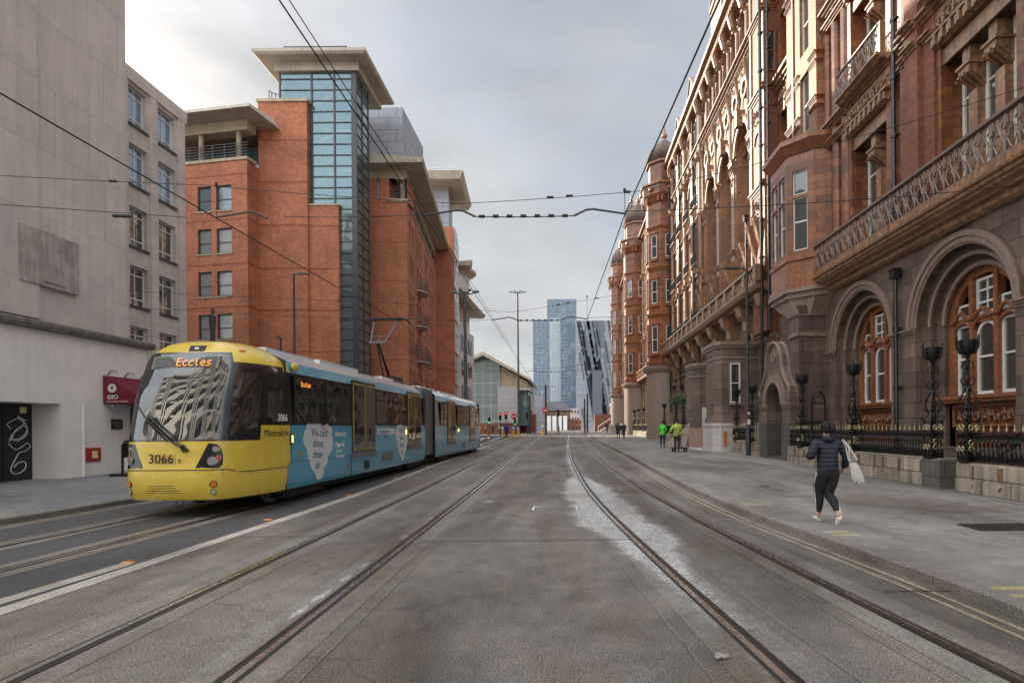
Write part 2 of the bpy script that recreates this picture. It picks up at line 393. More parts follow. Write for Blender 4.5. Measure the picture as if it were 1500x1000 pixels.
M['yellow_dash'] = ground_mat('yellow_dash', (.34, .30, .17), (.44, .39, .22), .35, .3, 60, .75, None, 0)
M['white_line'] = ground_mat('white_line', (.5, .5, .5), (.66, .66, .65), .35, .3, 60, .7, None, 0)
M['groove'] = plain('groove', (.02, .018, .016), .7)
M['rail_steel'] = plain('rail_steel', (.80, .78, .75), .26, 1, .2, 8)
M['rail_dull'] = plain('rail_dull', (.10, .07, .05), .38, .8, .35, 5)
mb = MB(); strip(mb, -900, 900, [-60, 15, 30, 60, 100, 3000], -.06); struct(mb, 'ground', M['asphalt_dark'])
# main carriageway, darker tram lane and both pavements
mb = MB(); strip(mb, edgeL, kerbR, ysteps(-12, 118), 0, 6); struct(mb, 'road', M['road'])
mb = MB(); strip(mb, kerbL, edgeL, ysteps(-12, 118), -.001, 3); struct(mb, 'tram_lane', M['asphalt_dark'])
mb = MB(); strip(mb, lambda y: kerbR(y)+.14, 13, ysteps(-12, 160), .1, 4); struct(mb, 'pavement', M['pavement'])
mb = MB(); strip(mb, -34, lambda y: kerbL(y)-.16, ysteps(-12, 60), .1, 4); struct(mb, 'pavement_left', M['pavement_left'])
mb = MB(); strip(mb, -60, 40, [118, 150, 200, 400], -.02, 3); struct(mb, 'far_road', M['road'])
# kerbs: stone by stone
def kerbs(fk, side, name, mat, a, b):
    mb = MB(); y = a
    while y < b:
        kerb_strip(mb, lambda t: fk(t)+random.Random(int(y*7)).uniform(-.006, .006), [y, min(y+.455, b), min(y+.91, b)], .15, -.1, .104, side); y += .92
    struct(mb, name, mat)
kerbs(kerbR, 1, 'kerb', M['kerb_stone'], -6, 120); kerbs(kerbL, -1, 'kerb_left', M['kerb_stone'], -4, 58)
# tracks
def track(fa, name, label, a, b, slab=.32, near=.8, extra=0):
    root = empty(name, (0, 0, 0), label, 'tram track', 'grooved tram tracks set in the road')
    ys = ysteps(a, b, near)
    for k in (0, 1):
        f = lambda y, k=k: fa(y)+1.5*k
        s = 1 if k == 0 else -1                       # groove lies on the inner side
        mb = MB(); strip(mb, lambda y: f(y)-.030, lambda y: f(y)+.030, ys, .0115); r = mb.build('rail', M['rail_steel'], root)
        mb = MB(); strip(mb, lambda y: f(y)+s*.026, lambda y: f(y)+s*.072, ys, .0085); mb.build('groove', M['groove'], r)
        mb = MB(); strip(mb, lambda y: f(y)+s*.072, lambda y: f(y)+s*.10, ys, .011); mb.build('keeper_rail', M['rail_dull'], r)
        mb = MB(); strip(mb, lambda y: f(y)-s*.062, lambda y: f(y)-s*.028, ys, .0075); mb.build('rail_joint', M['groove'], r)
        mb = MB(); strip(mb, lambda y: f(y)-slab, lambda y: f(y)+slab, ys, .004); mb.build('track_slab', M['track_slab'], r)
    return root
track(lambda y: railB(y)-1.5, 'tram_track', 'shiny grooved tram track in the middle of the road, left of the empty centre strip', -8, 104)
track(railC, 'tram_track', 'curving tram track beside the right kerb, running through the whitish cement patch', -8, 140)
track(lambda y: tramC(y)-.75, 'tram_track', 'tram track in the dark asphalt lane under the yellow and blue tram', -8, 60)
# joints of the concrete beside rails: thin pale lines
mb = MB()
for f in (lambda y: railC(y)-.48, lambda y: railC(y)+.46, lambda y: railC(y)+1.02, lambda y: railB(y)+.46, lambda y: railB(y)-1.96):
    strip(mb, lambda y: f(y)-.004, lambda y: f(y)+.004, ysteps(-5, 90), .0105)
M['joint'] = plain('joint', (.20, .185, .165), .8, 0, .5, 3)
struct(mb, 'joint_line', M['joint'])
mb = MB(); strip(mb, -2.2, 1.2, [8.42, 8.44], .0108); strip(mb, -5.2, -3.8, [8.9, 8.92], .0108)
strip(mb, lambda y: railC(y)+1.9, lambda y: railC(y)+2.6, [5.7, 5.72], .0108); struct(mb, 'transverse_joint', M['groove'])
M['cement_fade'] = ground_mat('cement_fade', (.33, .325, .325), (.52, .51, .505), .45, .5, 45, .8, (.8, .74, .68), 0)
_t = M['cement_fade'].node_tree; _n, _l = _t.nodes, _t.links; _b = _n['Principled BSDF']
_a = _n.new('ShaderNodeAttribute'); _a.attribute_name = 'edge'
_f = noise(_n, _l, coord(_n, _l), 5.5, 8, .72)
_m = _n.new('ShaderNodeMath'); _m.operation = 'ADD'; _l.new(_a.outputs['Fac'], _m.inputs[0]); _l.new(_f, _m.inputs[1])
_r = _n.new('ShaderNodeMapRange'); _l.new(_m.outputs[0], _r.inputs[0]); _r.inputs['From Min'].default_value = .55; _r.inputs['From Max'].default_value = 1.05; _r.inputs['To Max'].default_value = .92
_l.new(_r.outputs[0], _b.inputs['Alpha'])
# whitish cement patch along the curving rail: ragged outline
rnd = random.Random(4)
mb = MB(); ysp = [3.4+i*.05 for i in range(int((19.6-3.4)/.05))]
def jag(y, s): return .07*sin(y*1.9+s)+.05*sin(y*5.3+s*2)+.045*rnd.uniform(-1, 1)
wl = lerp([(3.4, .10), (5, .18), (7.5, .36), (8.5, .50), (9.6, .85), (11, .75), (14, .78), (16.5, .70), (18.4, .40), (19.6, .05)])
wr = lerp([(3.4, .22), (6.3, .32), (8, .62), (9.2, .8), (11, .75), (14, .8), (16.5, .6), (18.4, .3), (19.6, .05)])
L_ = [railC(y)-wl(y)-jag(y, 0)*min(1, wl(y)) for y in ysp]; R_ = [railC(y)+wr(y)+jag(y, 4)*min(1, wr(y)) for y in ysp]
rows = [mb.vs([(L_[i]+(R_[i]-L_[i])*k/8, y, GZ(y)+.0065) for k in range(9)]) for i, y in enumerate(ysp)]
for a, b in zip(rows, rows[1:]):
    for i in range(8): mb.face(a+i, a+i+1, b+i+1, b+i)
cp = struct(mb, 'cement_patch', M['cement_fade'])
at_ = cp.data.attributes.new('edge', 'FLOAT', 'POINT'); nr = len(ysp)
for i, y in enumerate(ysp):
    e_ = min(1, max(0, (y-3.6)/5.5), max(0, (19.6-y)/1.5))
    for k in range(9): at_.data[i*9+k].value = e_*min(1, min(k, 8-k)/2.2)
mb = MB(); ys2 = [17+i*.5 for i in range(130)]
rows = [mb.vs([(railC(y)-.02-.16-.05*sin(y*3.1)-.04*rnd.random(), y, GZ(y)+.0068), (railC(y)-.045, y, GZ(y)+.0068)]) for y in ys2]
for a, b in zip(rows, rows[1:]): mb.face(a, a+1, b+1, b)
struct(mb, 'cement_edge', M['cement'])
# small patch repairs and splashes beside left track
mb = MB()
for (x, y, r) in ((-2.44, 5.2, .10), (-2.45, 5.75, .12), (-2.46, 6.4, .11), (-2.46, 7.0, .09), (-2.5, 8.8, .10), (-2.52, 10.6, .09), (-1.75, 12.9, .13)):
    pts = [(x+r*(.35 if x < -2 else 1)*(1+.35*rnd.uniform(-1, 1))*cos(a), y+r*1.6*(1+.35*rnd.uniform(-1, 1))*sin(a), GZ(y)+.0072) for a in [2*PI*i/14 for i in range(14)]]
    mb.poly(pts)
struct(mb, 'cement_splash', M['cement'])
mb = MB()
for x0, x1 in ((-.46, -.30), (.30, .46)):
    mb.box(x0-.25, x1-.25, 12.0, 12.06, 0, .0085)
mb.box(-.71, -.67, 11.5, 12.0, 0, .0085); mb.box(.17, .21, 11.5, 12.0, 0, .0085)
struct(mb, 'survey_mark', M['white_line'])
# cream edge line of the tram lane, its double line near the camera, double yellow lines
mb = MB(); strip(mb, lambda y: edgeL(y)-.11, lambda y: edgeL(y)+.11, ysteps(-8, 95, .7), .0045)
strip(mb, lambda y: edgeL(y)-.34-.035*(7.2-y), lambda y: edgeL(y)-.16-.03*(7.2-y), ysteps(-4, 7.2, .7), .005)
struct(mb, 'lane_edge_line', M['cream_line'])
mb = MB()
for a, b in ((.17, .225), (.32, .375)): strip(mb, lambda y: kerbR(y)-b, lambda y: kerbR(y)-a, ysteps(-6, 100, .6), .0045)
for a, b in ((.22, .30), (.40, .48)): strip(mb, lambda y: kerbL(y)+a, lambda y: kerbL(y)+b, ysteps(-2, 40), .0045)
struct(mb, 'double_yellow_line', M['yellow_line'])
mb = MB()
for y in (5.15, 8.1, 11.3, 15, 20.5, 27):
    for k in (0, 1):
        x = kerbR(y+.25*k); mb.box(x+.18, x+.58, y+.25*k, y+.25*k+.1, 0, GZ(y)+.1045)
for y in (10.6, 15):
    for k in (0, 1):
        x = kerbL(y+.25*k); mb.box(x-.62, x-.20, y+.25*k, y+.25*k+.1, 0, GZ(y)+.1045)
struct(mb, 'kerb_blip', M['yellow_dash'])
mb = MB()
for x, y in ((-7.0, 46), (-7.9, 52), (-9.0, 60), (-9.5, 66)):
    pass
mb2 = MB(); strip(mb2, lambda y: -6.5-.055*(y-33), lambda y: -6.25-.055*(y-33), ysteps(33, 84), .005)
strip(mb2, lambda y: -7.6-.10*(y-40), lambda y: -7.2-.09*(y-40), ysteps(40, 75), .005)
struct(mb2, 'white_road_line', M['white_line'])
# orange studs in the tram lane
M['orange'] = plain('orange', (.55, .19, .03), .35)
mb = MB(); mb.prism([(-.07, -.05, 0), (.07, -.05, 0), (.07, .05, 0), (-.07, .05, 0)], [(-.045, -.03, .022), (.045, -.03, .022), (.045, .03, .022), (-.045, .03, .022)])
st0 = mb.build('road_stud', M['orange']); tag(st0, 'orange road stud in the dark lane, the nearest of the row beside the cream line', 'road stud', 'orange studs along the cream line')
ords = ['second', 'third', 'fourth', 'fifth', 'sixth', 'seventh']
for i, (x, y) in enumerate(((-5.53, 7.25), (-5.5, 10.6), (-5.45, 14.4), (-5.65, 19.0), (-5.8, 24.0), (-6.05, 30), (-6.3, 37))):
    o = st0 if i == 0 else st0.copy()
    if i: COL.objects.link(o); o['label'] = 'orange road stud in the dark lane, %s from the camera along the cream line' % ords[i-1]
    o.location = (x, y, GZ(y))
# covers and a drain grate in the pavement
M['grate'] = plain('grate', (.07, .055, .05), .6, .5, .3, 10, bump=.5)
g = MB(); g.box(6.0, 7.0, 8.35, 8.9, .08, .112)
for i in range(11):
    for j in range(6): g.box(6.03+i*.088, 6.09+i*.088, 8.38+j*.088, 8.43+j*.088, .11, .124)
tag(g.build('drain_grate', M['grate']), 'rusty studded metal cover in the pavement right of the walking woman', 'manhole cover')
g = MB(); g.box(4.95, 5.15, 14.6, 14.9, .08, .106); tag(g.build('access_cover', M['grate']), 'small dark slot cover in the pavement near the tall lamp post', 'manhole cover')
g = MB(); g.box(-13.3, -12.2, 17.8, 18.6, .08, .106+.02); tag(g.build('access_cover', M['grate']), 'dark cover in the left pavement in front of the red box', 'manhole cover')
M['pave_patch'] = ground_mat('pave_patch', (.17, .14, .125), (.22, .185, .165), .35, .4, 90, .7, None, 0)
mb = MB()
for (x, y, rx, ry) in ((6.5, 11.4, 1.2, .55), (7.4, 10.5, .9, .4), (5.6, 12.6, .9, .22)):
    mb.poly([(x+rx*(1+.2*rnd.uniform(-1, 1))*cos(a), y+ry*(1+.2*rnd.uniform(-1, 1))*sin(a), .1035) for a in [2*PI*i/18 for i in range(18)]])
mb.poly([(5.2, 5.6, .1035), (9, 5.9, .1035), (9, 4.2, .1035), (5.2, 4.3, .1035)])
struct(mb, 'pavement_patch', M['pave_patch'])
mb = MB()
for i in range(3): mb.tube([(1.08+.035*cos(a+i)+.012*i, 4.1+.025*sin(a)+.012*i, .02+.008*sin(3*a+i)) for a in [2*PI*k/8 for k in range(8)]], .010, 5, closed=True)
mb.ball((1.08, 4.1, .02), .024, 8, 5, (1.2, .8, .5))
M['litter'] = plain('litter', (.28, .27, .26), .8)
tag(mb.build('crumpled_paper', M['litter']), 'crumpled scrap of pale paper lying on the road at the bottom', 'litter')
# ================================================================== FACADE TOOLS
def facade(mb, T, u0, u1, z0, z1, ops, depth=.3, d0=0, n=14, cap=False):
    """wall sheet with openings (u0,u1,z0,z1,arch) and their reveals going back by depth"""
    us = sorted(set([u0, u1]+[v for o in ops for v in (o[0], o[1]) if u0 < v < u1]))
    zs = sorted(set([z0, z1]+[v for o in ops for v in (o[2], o[3]) if z0 < v < z1]))
    for a, b in zip(us, us[1:]):
        for c, e in zip(zs, zs[1:]):
            um, zm = (a+b)/2, (c+e)/2
            if any(o[0] < um < o[1] and o[2] < zm < o[3] for o in ops): continue
            mb.poly([T(a, c, d0), T(b, c, d0), T(b, e, d0), T(a, e, d0)])
    dd = d0-depth
    for o in ops:
        a, b, c, e = o[:4]; ar = len(o) > 4 and o[4]
        r = (b-a)/2; uc = (a+b)/2; zt = e-r if ar else e
        mb.poly([T(a, c, d0), T(a, c, dd), T(a, zt, dd), T(a, zt, d0)]); mb.poly([T(b, c, d0), T(b, c, dd), T(b, zt, dd), T(b, zt, d0)])
        mb.poly([T(a, c, d0), T(b, c, d0), T(b, c, dd), T(a, c, dd)])
        if ar:
            P = [(uc+r*cos(PI*i/n), zt+r*sin(PI*i/n)) for i in range(n+1)]
            for i in range(n):
                p, q = P[i], P[i+1]; mb.poly([T(p[0], p[1], d0), T(q[0], q[1], d0), T(q[0], q[1], dd), T(p[0], p[1], dd)])
                cu = b if i < n/2 else a
                mb.poly([T(p[0], p[1], d0), T(q[0], q[1], d0), T(cu, e, d0)])
        else: mb.poly([T(a, e, d0), T(b, e, d0), T(b, e, dd), T(a, e, dd)])
def ring(mb, T, uc, zc, r0, r1, d0, d1, n=20, a0=0, a1=PI):
    pr = []
    for i in range(n+1):
        a = a0+(a1-a0)*i/n
        pr.append(mb.vs([T(uc+r*cos(a), zc+r*sin(a), d) for r, d in ((r0, d0), (r0, d1), (r1, d1), (r1, d0))]))
    for a, b in zip(pr, pr[1:]):
        for j in range(4): mb.face(a+j, a+(j+1) % 4, b+(j+1) % 4, b+j)
    for e in (pr[0], pr[-1]): mb.face(e, e+1, e+2, e+3)
def arc_tube(mb, T, uc, zc, r, d, rad, n=18, a0=0, a1=PI):
    mb.tube([T(uc+r*cos(a0+(a1-a0)*i/n), zc+r*sin(a0+(a1-a0)*i/n), d) for i in range(n+1)], rad, 6)
def mould(mb, T, u0, u1, z, h, p, d=0, steps=3):
    """string course growing outward towards its top"""
    pr = [(d-.02, z)]
    for i in range(steps):
        q = d+p*((i+1)/steps)**1.3; za = z+h*i/steps; zb = z+h*(i+1)/steps
        pr += [(q, za+h*.04), (q, zb-h*.02)]
    pr += [(d-.02, z+h)]
    mb.ext(T, pr, u0, u1)
def window(T, u0, u1, z0, z1, d, parent, nx=1, nz=1, arch=False, fw=.06, fr='white_paint', gl='glass', tall=None, name='window', sill=None):
    mb = MB(); r = (u1-u0)/2; uc = (u0+u1)/2; zt = z1-r if arch else z1
    mb.tbox(T, u0, u0+fw, z0, zt, d, d+.07); mb.tbox(T, u1-fw, u1, z0, zt, d, d+.07); mb.tbox(T, u0+fw, u1-fw, z0, z0+fw*1.3, d, d+.068)
    if arch: ring(mb, T, uc, zt, r-fw, r, d, d+.07, 10)
    else: mb.tbox(T, u0+fw, u1-fw, z1-fw, z1, d, d+.068)
    for i in range(1, nx):
        u = u0+(u1-u0)*i/nx; mb.tbox(T, u-.02, u+.02, z0+fw, z1-fw, d+.003, d+.05)
    hs = tall if tall else [i/nz for i in range(1, nz)]
    for h in hs:
        z = z0+(z1-z0)*h; mb.tbox(T, u0+fw, u1-fw, z-.028, z+.028, d+.005, d+.06)
    f = mb.build(name, M[fr], parent)
    p = MB()
    if arch: p.poly([T(u0, z0, d+.02), T(u1, z0, d+.02)]+[T(uc+r*cos(PI*i/10), zt+r*sin(PI*i/10), d+.02) for i in range(11)])
    else: p.poly([T(u0, z0, d+.02), T(u1, z0, d+.02), T(u1, z1, d+.02), T(u0, z1, d+.02)])
    p.build('pane', M[gl], f)
    return f
def carve(mb, T, u0, u1, z0, z1, d, n, seed, s=.11, tr=.02):
    rd = random.Random(seed)
    for k in range(n):
        u = u0+(u1-u0)*(k+.5)/n+rd.uniform(-.03, .03); z = rd.uniform(z0+(z1-z0)*.35, z0+(z1-z0)*.65)
        sg = 1 if k % 2 else -1; sc_ = s*rd.uniform(.75, 1.15); hh = (z1-z0)*.42
        pts = []
        for i in range(11):
            t = i/10; a = t*2.6*PI; rr = sc_*(1-t*.75)
            pts.append(T(u+sg*rr*cos(a), z+min(hh, rr*1.25)*sin(a), d+.02+.03*t))
        mb.tube(pts, [tr*(1.2-.6*i/10) for i in range(11)], 4)
        mb.ball(T(u+rd.uniform(-.05, .05), z0+(z1-z0)*rd.choice((.22, .8)), d+.02), s*.33, 5, 4)
def leafcap(mb, T, u, z, h, w, d0, d1, seed=0):
    """carved console capital: flares out to the top with curled leaves"""
    pr = [(d0, z), (d0+.03, z), (d0+(d1-d0)*.35, z+h*.35), (d1*.95+d0*.05, z+h*.7), (d1, z+h*.8), (d1, z+h), (d0, z+h)]
    mb.ext(T, pr, u-w/2, u+w/2)
    for k in (-1, 0, 1):
        mb.tube([T(u+k*w*.36, z+h*.1, d0+.06), T(u+k*w*.38, z+h*.4, d0+(d1-d0)*.55), T(u+k*w*.42, z+h*.68, d1+.04), T(u+k*w*.44, z+h*.55, d1+.09), T(u+k*w*.42, z+h*.45, d1+.05)], [.03, .045, .05, .035, .02], 5)
    mb.tbox(T, u-w/2-.05, u+w/2+.05, z+h, z+h+.07, d0, d1+.05)
def console(mb, T, u, z0, z1, w, d0, d1):
    """S shaped scroll bracket"""
    h = z1-z0; P = []
    for i in range(13):
        t = i/12; P.append((d0+(d1-d0)*(.5-.5*cos(PI*t))*(.85+.15*sin(2*PI*t)), z0+h*t))
    mb.ext(T, [(d0-.02, z0)]+P+[(d0-.02, z1)], u-w/2, u+w/2)
    for uu in (u-w/2-.012, u+w/2+.012):
        mb.tube([T(uu, z, d-.05 if d > d0+.07 else d0+.02) for d, z in P], .028, 5)
        mb.tube([T(uu, z1-.14*h+.08*h*sin(a)*(1-a/9), d1-.1*h-.02+.08*h*cos(a)*(1-a/9)) for a in [i*.6 for i in range(12)]], .02, 4)
def shaft(mb, T, u, z0, z1, d, r, n=8, bands=()):
    mb.tube([T(u, z0, d), T(u, z1, d)], r, n)
    for z in bands: mb.tube([T(u, z-.09, d), T(u, z-.05, d), T(u, z+.05, d), T(u, z+.09, d)], [r, r*1.45, r*1.45, r], n)
def downpipe(T, u, z0, z1, d, parent, r=.06, head=True):
    mb = MB(); mb.tube([T(u, z0, d), T(u, z1, d)], r, 10)
    z = z0+.9
    while z < z1:
        mb.tube([T(u, z-.06, d), T(u, z+.06, d)], r*1.4, 10); mb.tbox(T, u-r*2.2, u+r*2.2, z-.025, z+.025, d-.12, d+.01); z += 1.83
    if head: mb.tbox(T, u-.14, u+.14, z1, z1+.26, d-.1, d+.13); mb.tbox(T, u-.17, u+.17, z1+.26, z1+.31, d-.1, d+.16)
    return mb.build('downpipe', M['pipe'], parent, smooth=False)
def scroll_panel(mb, T, u0, u1, z0, z1, d, pitch=.42, r=.016):
    """wrought lyre scrolls between two rails"""
    n = max(1, round((u1-u0)/pitch)); p = (u1-u0)/n; h = z1-z0
    for i in range(n):
        c = u0+p*(i+.5)
        for s in (-1, 1):
            pts = [T(c+s*p*x, z0+h*y, d) for x, y in ((0, .02), (.05, .2), (.24, .42), (.42, .66), (.43, .85), (.30, .95), (.17, .88), (.16, .74), (.25, .68), (.31, .75))]
            mb.tube(pts, r, 4)
            pts = [T(c+s*p*x, z0+h*y, d) for x, y in ((.47, .03), (.33, .12), (.17, .30), (.12, .42), (.2, .5), (.28, .42), (.25, .33))]
            mb.tube(pts, r*.85, 4)
        mb.tube([T(c, z0, d), T(c, z0+h*.97, d)], r*1.1, 4); mb.ball(T(c, z0+h*.6, d), r*2.2, 5, 4)
        mb.ball(T(c+p*.5, z0+h*.5, d), r*1.8, 5, 4)
def octa(cx, cy, r, n=8, a0=PI/8): return [(cx+r*cos(a0+2*PI*i/n), cy+r*sin(a0+2*PI*i/n)) for i in range(n)]
# ================================================================== THE HOTEL (right side)
HX = 10.6; T = TX(HX)
hotel = empty('hotel', (HX+6, 40, 0), 'ornate terracotta and granite hotel with arches, turrets and iron balconies along the right side', 'building')
# ---- near wing, ground floor: granite with stepped arches
arcs = [10.35, 15.55, 20.77]
w = MB(); ops = [(c-1.95, c+1.95, 1.0, 4.53+1.95, True) for c in arcs]
facade(w, T, 6.5, 24.2, -.3, 6.9, ops, .28)
for c in arcs:
    facade(w, T, c-2.0, c+2.0, .6, 6.6, [(c-1.68, c+1.68, 1.0, 4.53+1.68, True)], .25, -.28)
    facade(w, T, c-1.75, c+1.75, .6, 6.35, [(c-1.40, c+1.40, 1.0, 4.53+1.40, True)], .32, -.53)
w.build('wall', M['granite'], hotel)
for c in arcs:
    m = MB(); ring(m, T, c, 4.53, 1.95, 2.22, -.05, .07, 28); ring(m, T, c, 4.53, 2.10, 2.25, .07, .12, 28)
    arc_tube(m, T, c, 4.53, 1.93, .0, .045, 24); arc_tube(m, T, c, 4.53, 1.68, -.27, .06, 24); arc_tube(m, T, c, 4.53, 1.42, -.52, .07, 24)
    m.build('arch_surround', M['granite_mould'], hotel)
    # terracotta window frame inside the arch
    m = MB(); dd = -.80; DB = -.86
    for u in (-.50, .42): m.tbox(T, c+u-.04, c+u+.12, 2.42, 4.53+1.28, DB, dd+.16)
    for u0, u1 in ((-1.42, -1.16), (1.16, 1.42)): m.tbox(T, c+u0, c+u1, .9, 4.6, DB, dd+.14)
    ring(m, T, c, 4.53, 1.18, 1.45, DB, dd+.13, 20)
    for (a, b) in ((-1.2, -.52), (-.40, .40), (.52, 1.2)):
        uc = c+(a+b)/2; r = (b-a)/2
        P = [T(uc+r*cos(PI*i/10), 4.28+.22*sin(PI*i/10)+(.08 if b-a > .7 else 0), dd+.11) for i in range(11)]
        m.tube(P, .05, 6)
        Q = [T(uc+(r+.06)*x, z, dd+.17) for x, z in ((-1, 4.56), (-.7, 4.56), (-.35, 4.7), (0, 4.76), (.35, 4.7), (.7, 4.56), (1, 4.56))]
        m.tube(Q, .06, 6)
    m.tbox(T, c-1.38, c+1.38, 4.42, 4.60, DB+.003, dd+.10)
    m.tbox(T, c-1.55, c+1.55, 2.24, 2.34, -.8, -.40); m.tbox(T, c-1.6, c+1.6, 2.34, 2.43, -.8, -.33)
    m.build('window_surround', M['terra_mould'], hotel)
    m = MB(); m.tbox(T, c-1.40, c+1.40, .6, 2.24, -.95, -.66)
    m.build('apron_panel', M['terracotta'], hotel)
    m = MB(); m.tbox(T, c-1.15, c+1.15, 1.58, 1.64, -.67, -.60); m.tbox(T, c-1.15, c+1.15, 2.12, 2.18, -.67, -.60)
    for u in (-1.2, 1.12): m.tbox(T, c+u, c+u+.08, 1.55, 2.2, -.67, -.6)
    carve(m, T, c-1.1, c+1.1, 1.66, 2.1, -.66, 12, int(c*10), .15, .026); carve(m, T, c-1.05, c+1.05, 1.66, 2.1, -.66, 9, int(c*10)+3, .09, .022)
    m.build('carved_panel', M['terra_mould'], hotel)
    for (a, b) in ((-1.16, -.54), (-.38, .38), (.54, 1.16)):
        window(T, c+a, c+b, 2.43, 4.45, dd-.02, hotel, 1, 1, b-a > .7, .085, tall=[.52])
    window(T, c-.38, c+.38, 4.62, 5.62, dd-.02, hotel, 2, 3, False, .07)
    for s in (-1, 1):
        u0, u1 = sorted((c+s*.54, c+s*1.14)); window(T, u0, u1, 4.62, 5.02, dd-.02, hotel, 1, 1, False, .06)
m = MB()
for a, b in ((6.5, 8.4), (12.3, 13.6), (17.5, 18.82), (22.72, 24.2)):
    mould(m, T, a, b, 4.36, .2, .14, 0); m.tbox(T, a, b, .0, .62, -.02, .10)
m.build('impost_moulding', M['granite_mould'], hotel)
for u in (18.25, 12.75): downpipe(T, u, .1, 6.25, .16, hotel, .065)
# ---- torus, slab and iron balcony of the near wing
def balcony(u0, u1, z, parent, proj=1.3, rail_h=.98, mat='buff_mould', rmat='stone_iron', pitch=.42, under=True, name='balcony'):
    m = MB()
    if under: m.ext(T, [(-.02, z-.36), (.12, z-.34), (.22, z-.28), (.26, z-.2), (.22, z-.12), (.34, z-.10), (.38, z-.05), (proj-.2, z), (-.02, z)], u0, u1)
    m.ext(T, [(-.02, z), (proj-.16, z), (proj-.12, z+.06), (proj-.05, z+.08), (proj-.02, z+.14), (proj-.06, z+.18), (proj+.02, z+.2), (proj+.04, z+.26), (proj-.04, z+.28), (proj-.03, z+.5), (-.02, z+.5)], u0, u1)
    b = m.build(name, M[mat], parent)
    m = MB(); z0 = z+.5
    m.tbox(T, u0, u1, z0, z0+.06, proj-.16, proj-.07)
    m.tbox(T, u0, u1, z0+rail_h-.10, z0+rail_h-.04, proj-.20, proj-.03); m.tbox(T, u0, u1, z0+rail_h-.04, z0+rail_h, proj-.17, proj-.06)
    scroll_panel(m, T, u0, u1, z0+.06, z0+rail_h-.10, proj-.11, pitch, .02)
    m.build('railing', M[rmat], b); return b
balcony(6.5, 23.03, 7.24, hotel, .72, 1.06)
# ---- near wing upper wall
w = MB(); U = [(18.75, 21.0), (13.35, 16.0), (8.0, 10.6)]
rows = [(8.1, 11.6), (13.5, 16.6), (18.6, 21.4), (23.0, 25.4)]
facade(w, T, 6.5, 27.0, 6.88, 27, [(a, b, c, e) for a, b in U for c, e in rows], .55)
w.build('wall', M['terracotta'], hotel)
w = MB()
for a, b in ((16.2, 16.7), (17.35, 17.75), (10.9, 11.4), (12.1, 12.5)): w.tbox(T, a, b, 7.3, 27, -.02, .20)
for a, b in ((16.7, 17.35), (11.4, 12.1)): w.tbox(T, a, b, 7.3, 27, -.02, .36)
w.build('pilaster', M['hotel_brick'], hotel)
w = MB()
for a, b in ((16.02, 16.2), (17.75, 17.95), (18.45, 18.73), (12.5, 12.7), (13.1, 13.33), (10.65, 10.9), (21.03, 21.25)): w.tbox(T, a, b, 7.3, 27, -.02, .13)
for u in (21.6, 22.35, 23.1): shaft(w, T, u, 7.3, 27, .0, .20, 10)
w.build('pilaster', M['terracotta'], hotel)
downpipe(T, 18.2, 8.0, 26, .2, hotel, .065, False)
def band(m, z, h, p, segs):
    for a, b, d in segs: mould(m, T, a, b, z, h, p, d)
seg = [(6.5, 10.9, 0), (10.9, 11.4, .2), (11.4, 12.1, .36), (12.1, 12.5, .2), (12.5, 16.2, 0), (16.2, 16.7, .2), (16.7, 17.35, .36), (17.35, 17.75, .2), (17.75, 21.3, 0), (21.3, 23.4, .16), (23.4, 27, 0)]
m = MB()
band(m, 12.55, .22, .18, [s for s in seg]); band(m, 13.15, .26, .26, seg); band(m, 17.2, .22, .18, seg); band(m, 17.75, .26, .26, seg); band(m, 22.0, .25, .25, seg)
band(m, 26.2, .8, .7, [(6.5, 27, .1)])
m.build('string_course', M['buff_mould'], hotel)
for a, b in U:
    for ri, (c, e) in enumerate(rows):
        mull = [(a+b)/2] if b-a < 2.4 else [a+(b-a)*.36, a+(b-a)*.72]
        m = MB()
        for u in mull:
            m.tbox(T, u-.16, u+.16, c, e-1.15, -.5, -.22); leafcap(m, T, u, e-1.15, .62, .42, -.5, .02, 1)
            m.tbox(T, u-.14, u+.14, e-.46, e, -.5, -.05)
        m.tbox(T, a-.25, b+.25, e, e+.42, -.02, .06); m.tbox(T, a-.1, b+.1, c-.12, c, -.4, .1)
        m.build('window_surround', M['buff_mould'], hotel)
        ed = [a]+mull+[b]
        for x0, x1 in zip(ed, ed[1:]):
            window(T, x0+(.17 if x0 in mull else .03), x1-(.17 if x1 in mull else .03), c+.02, e, -.50, hotel, 1, 1, False, .11, 'cream_paint', tall=[.36, .70])
    # carved frieze and small iron balcony in front of the second row
    for z, zz in ((11.98, 13.15), (17.0-.05, 17.75)):
        m = MB(); m.tbox(T, a-.3, b+.3, z+.12, zz, -.02, .16)
        carve(m, T, a-.2, b+.2, z+.5, zz-.05, .17, int((b-a+.4)/.2), int(a*7+z), .15, .03)
        n = int((b-a+.5)/.16)
        for i in range(n): uu = a-.22+(b-a+.44)*(i+.5)/n; m.tbox(T, uu-.045, uu+.045, z+.16, z+.42, .1, .30+.05*(i % 2))
        m.tbox(T, a-.35, b+.35, z+.44, z+.5, .1, .34)
        m.build('carved_frieze', M['buff_mould'], hotel)
    for z in (13.42, 18.0):
        m = MB(); m.ext(T, [(-.02, z-.02), (.45, z-.02), (.5, z+.04), (.62, z+.08), (.62, z+.14), (-.02, z+.14)], a-.3, b+.3)
        k = m.build('balcony', M['buff_mould'], hotel)
        m = MB(); m.tbox(T, a-.28, b+.28, z+.98, z+1.03, .5, .58); scroll_panel(m, T, a-.28, b+.28, z+.14, z+.98, .54, .5, .018); m.build('railing', M['stone_iron'], k)
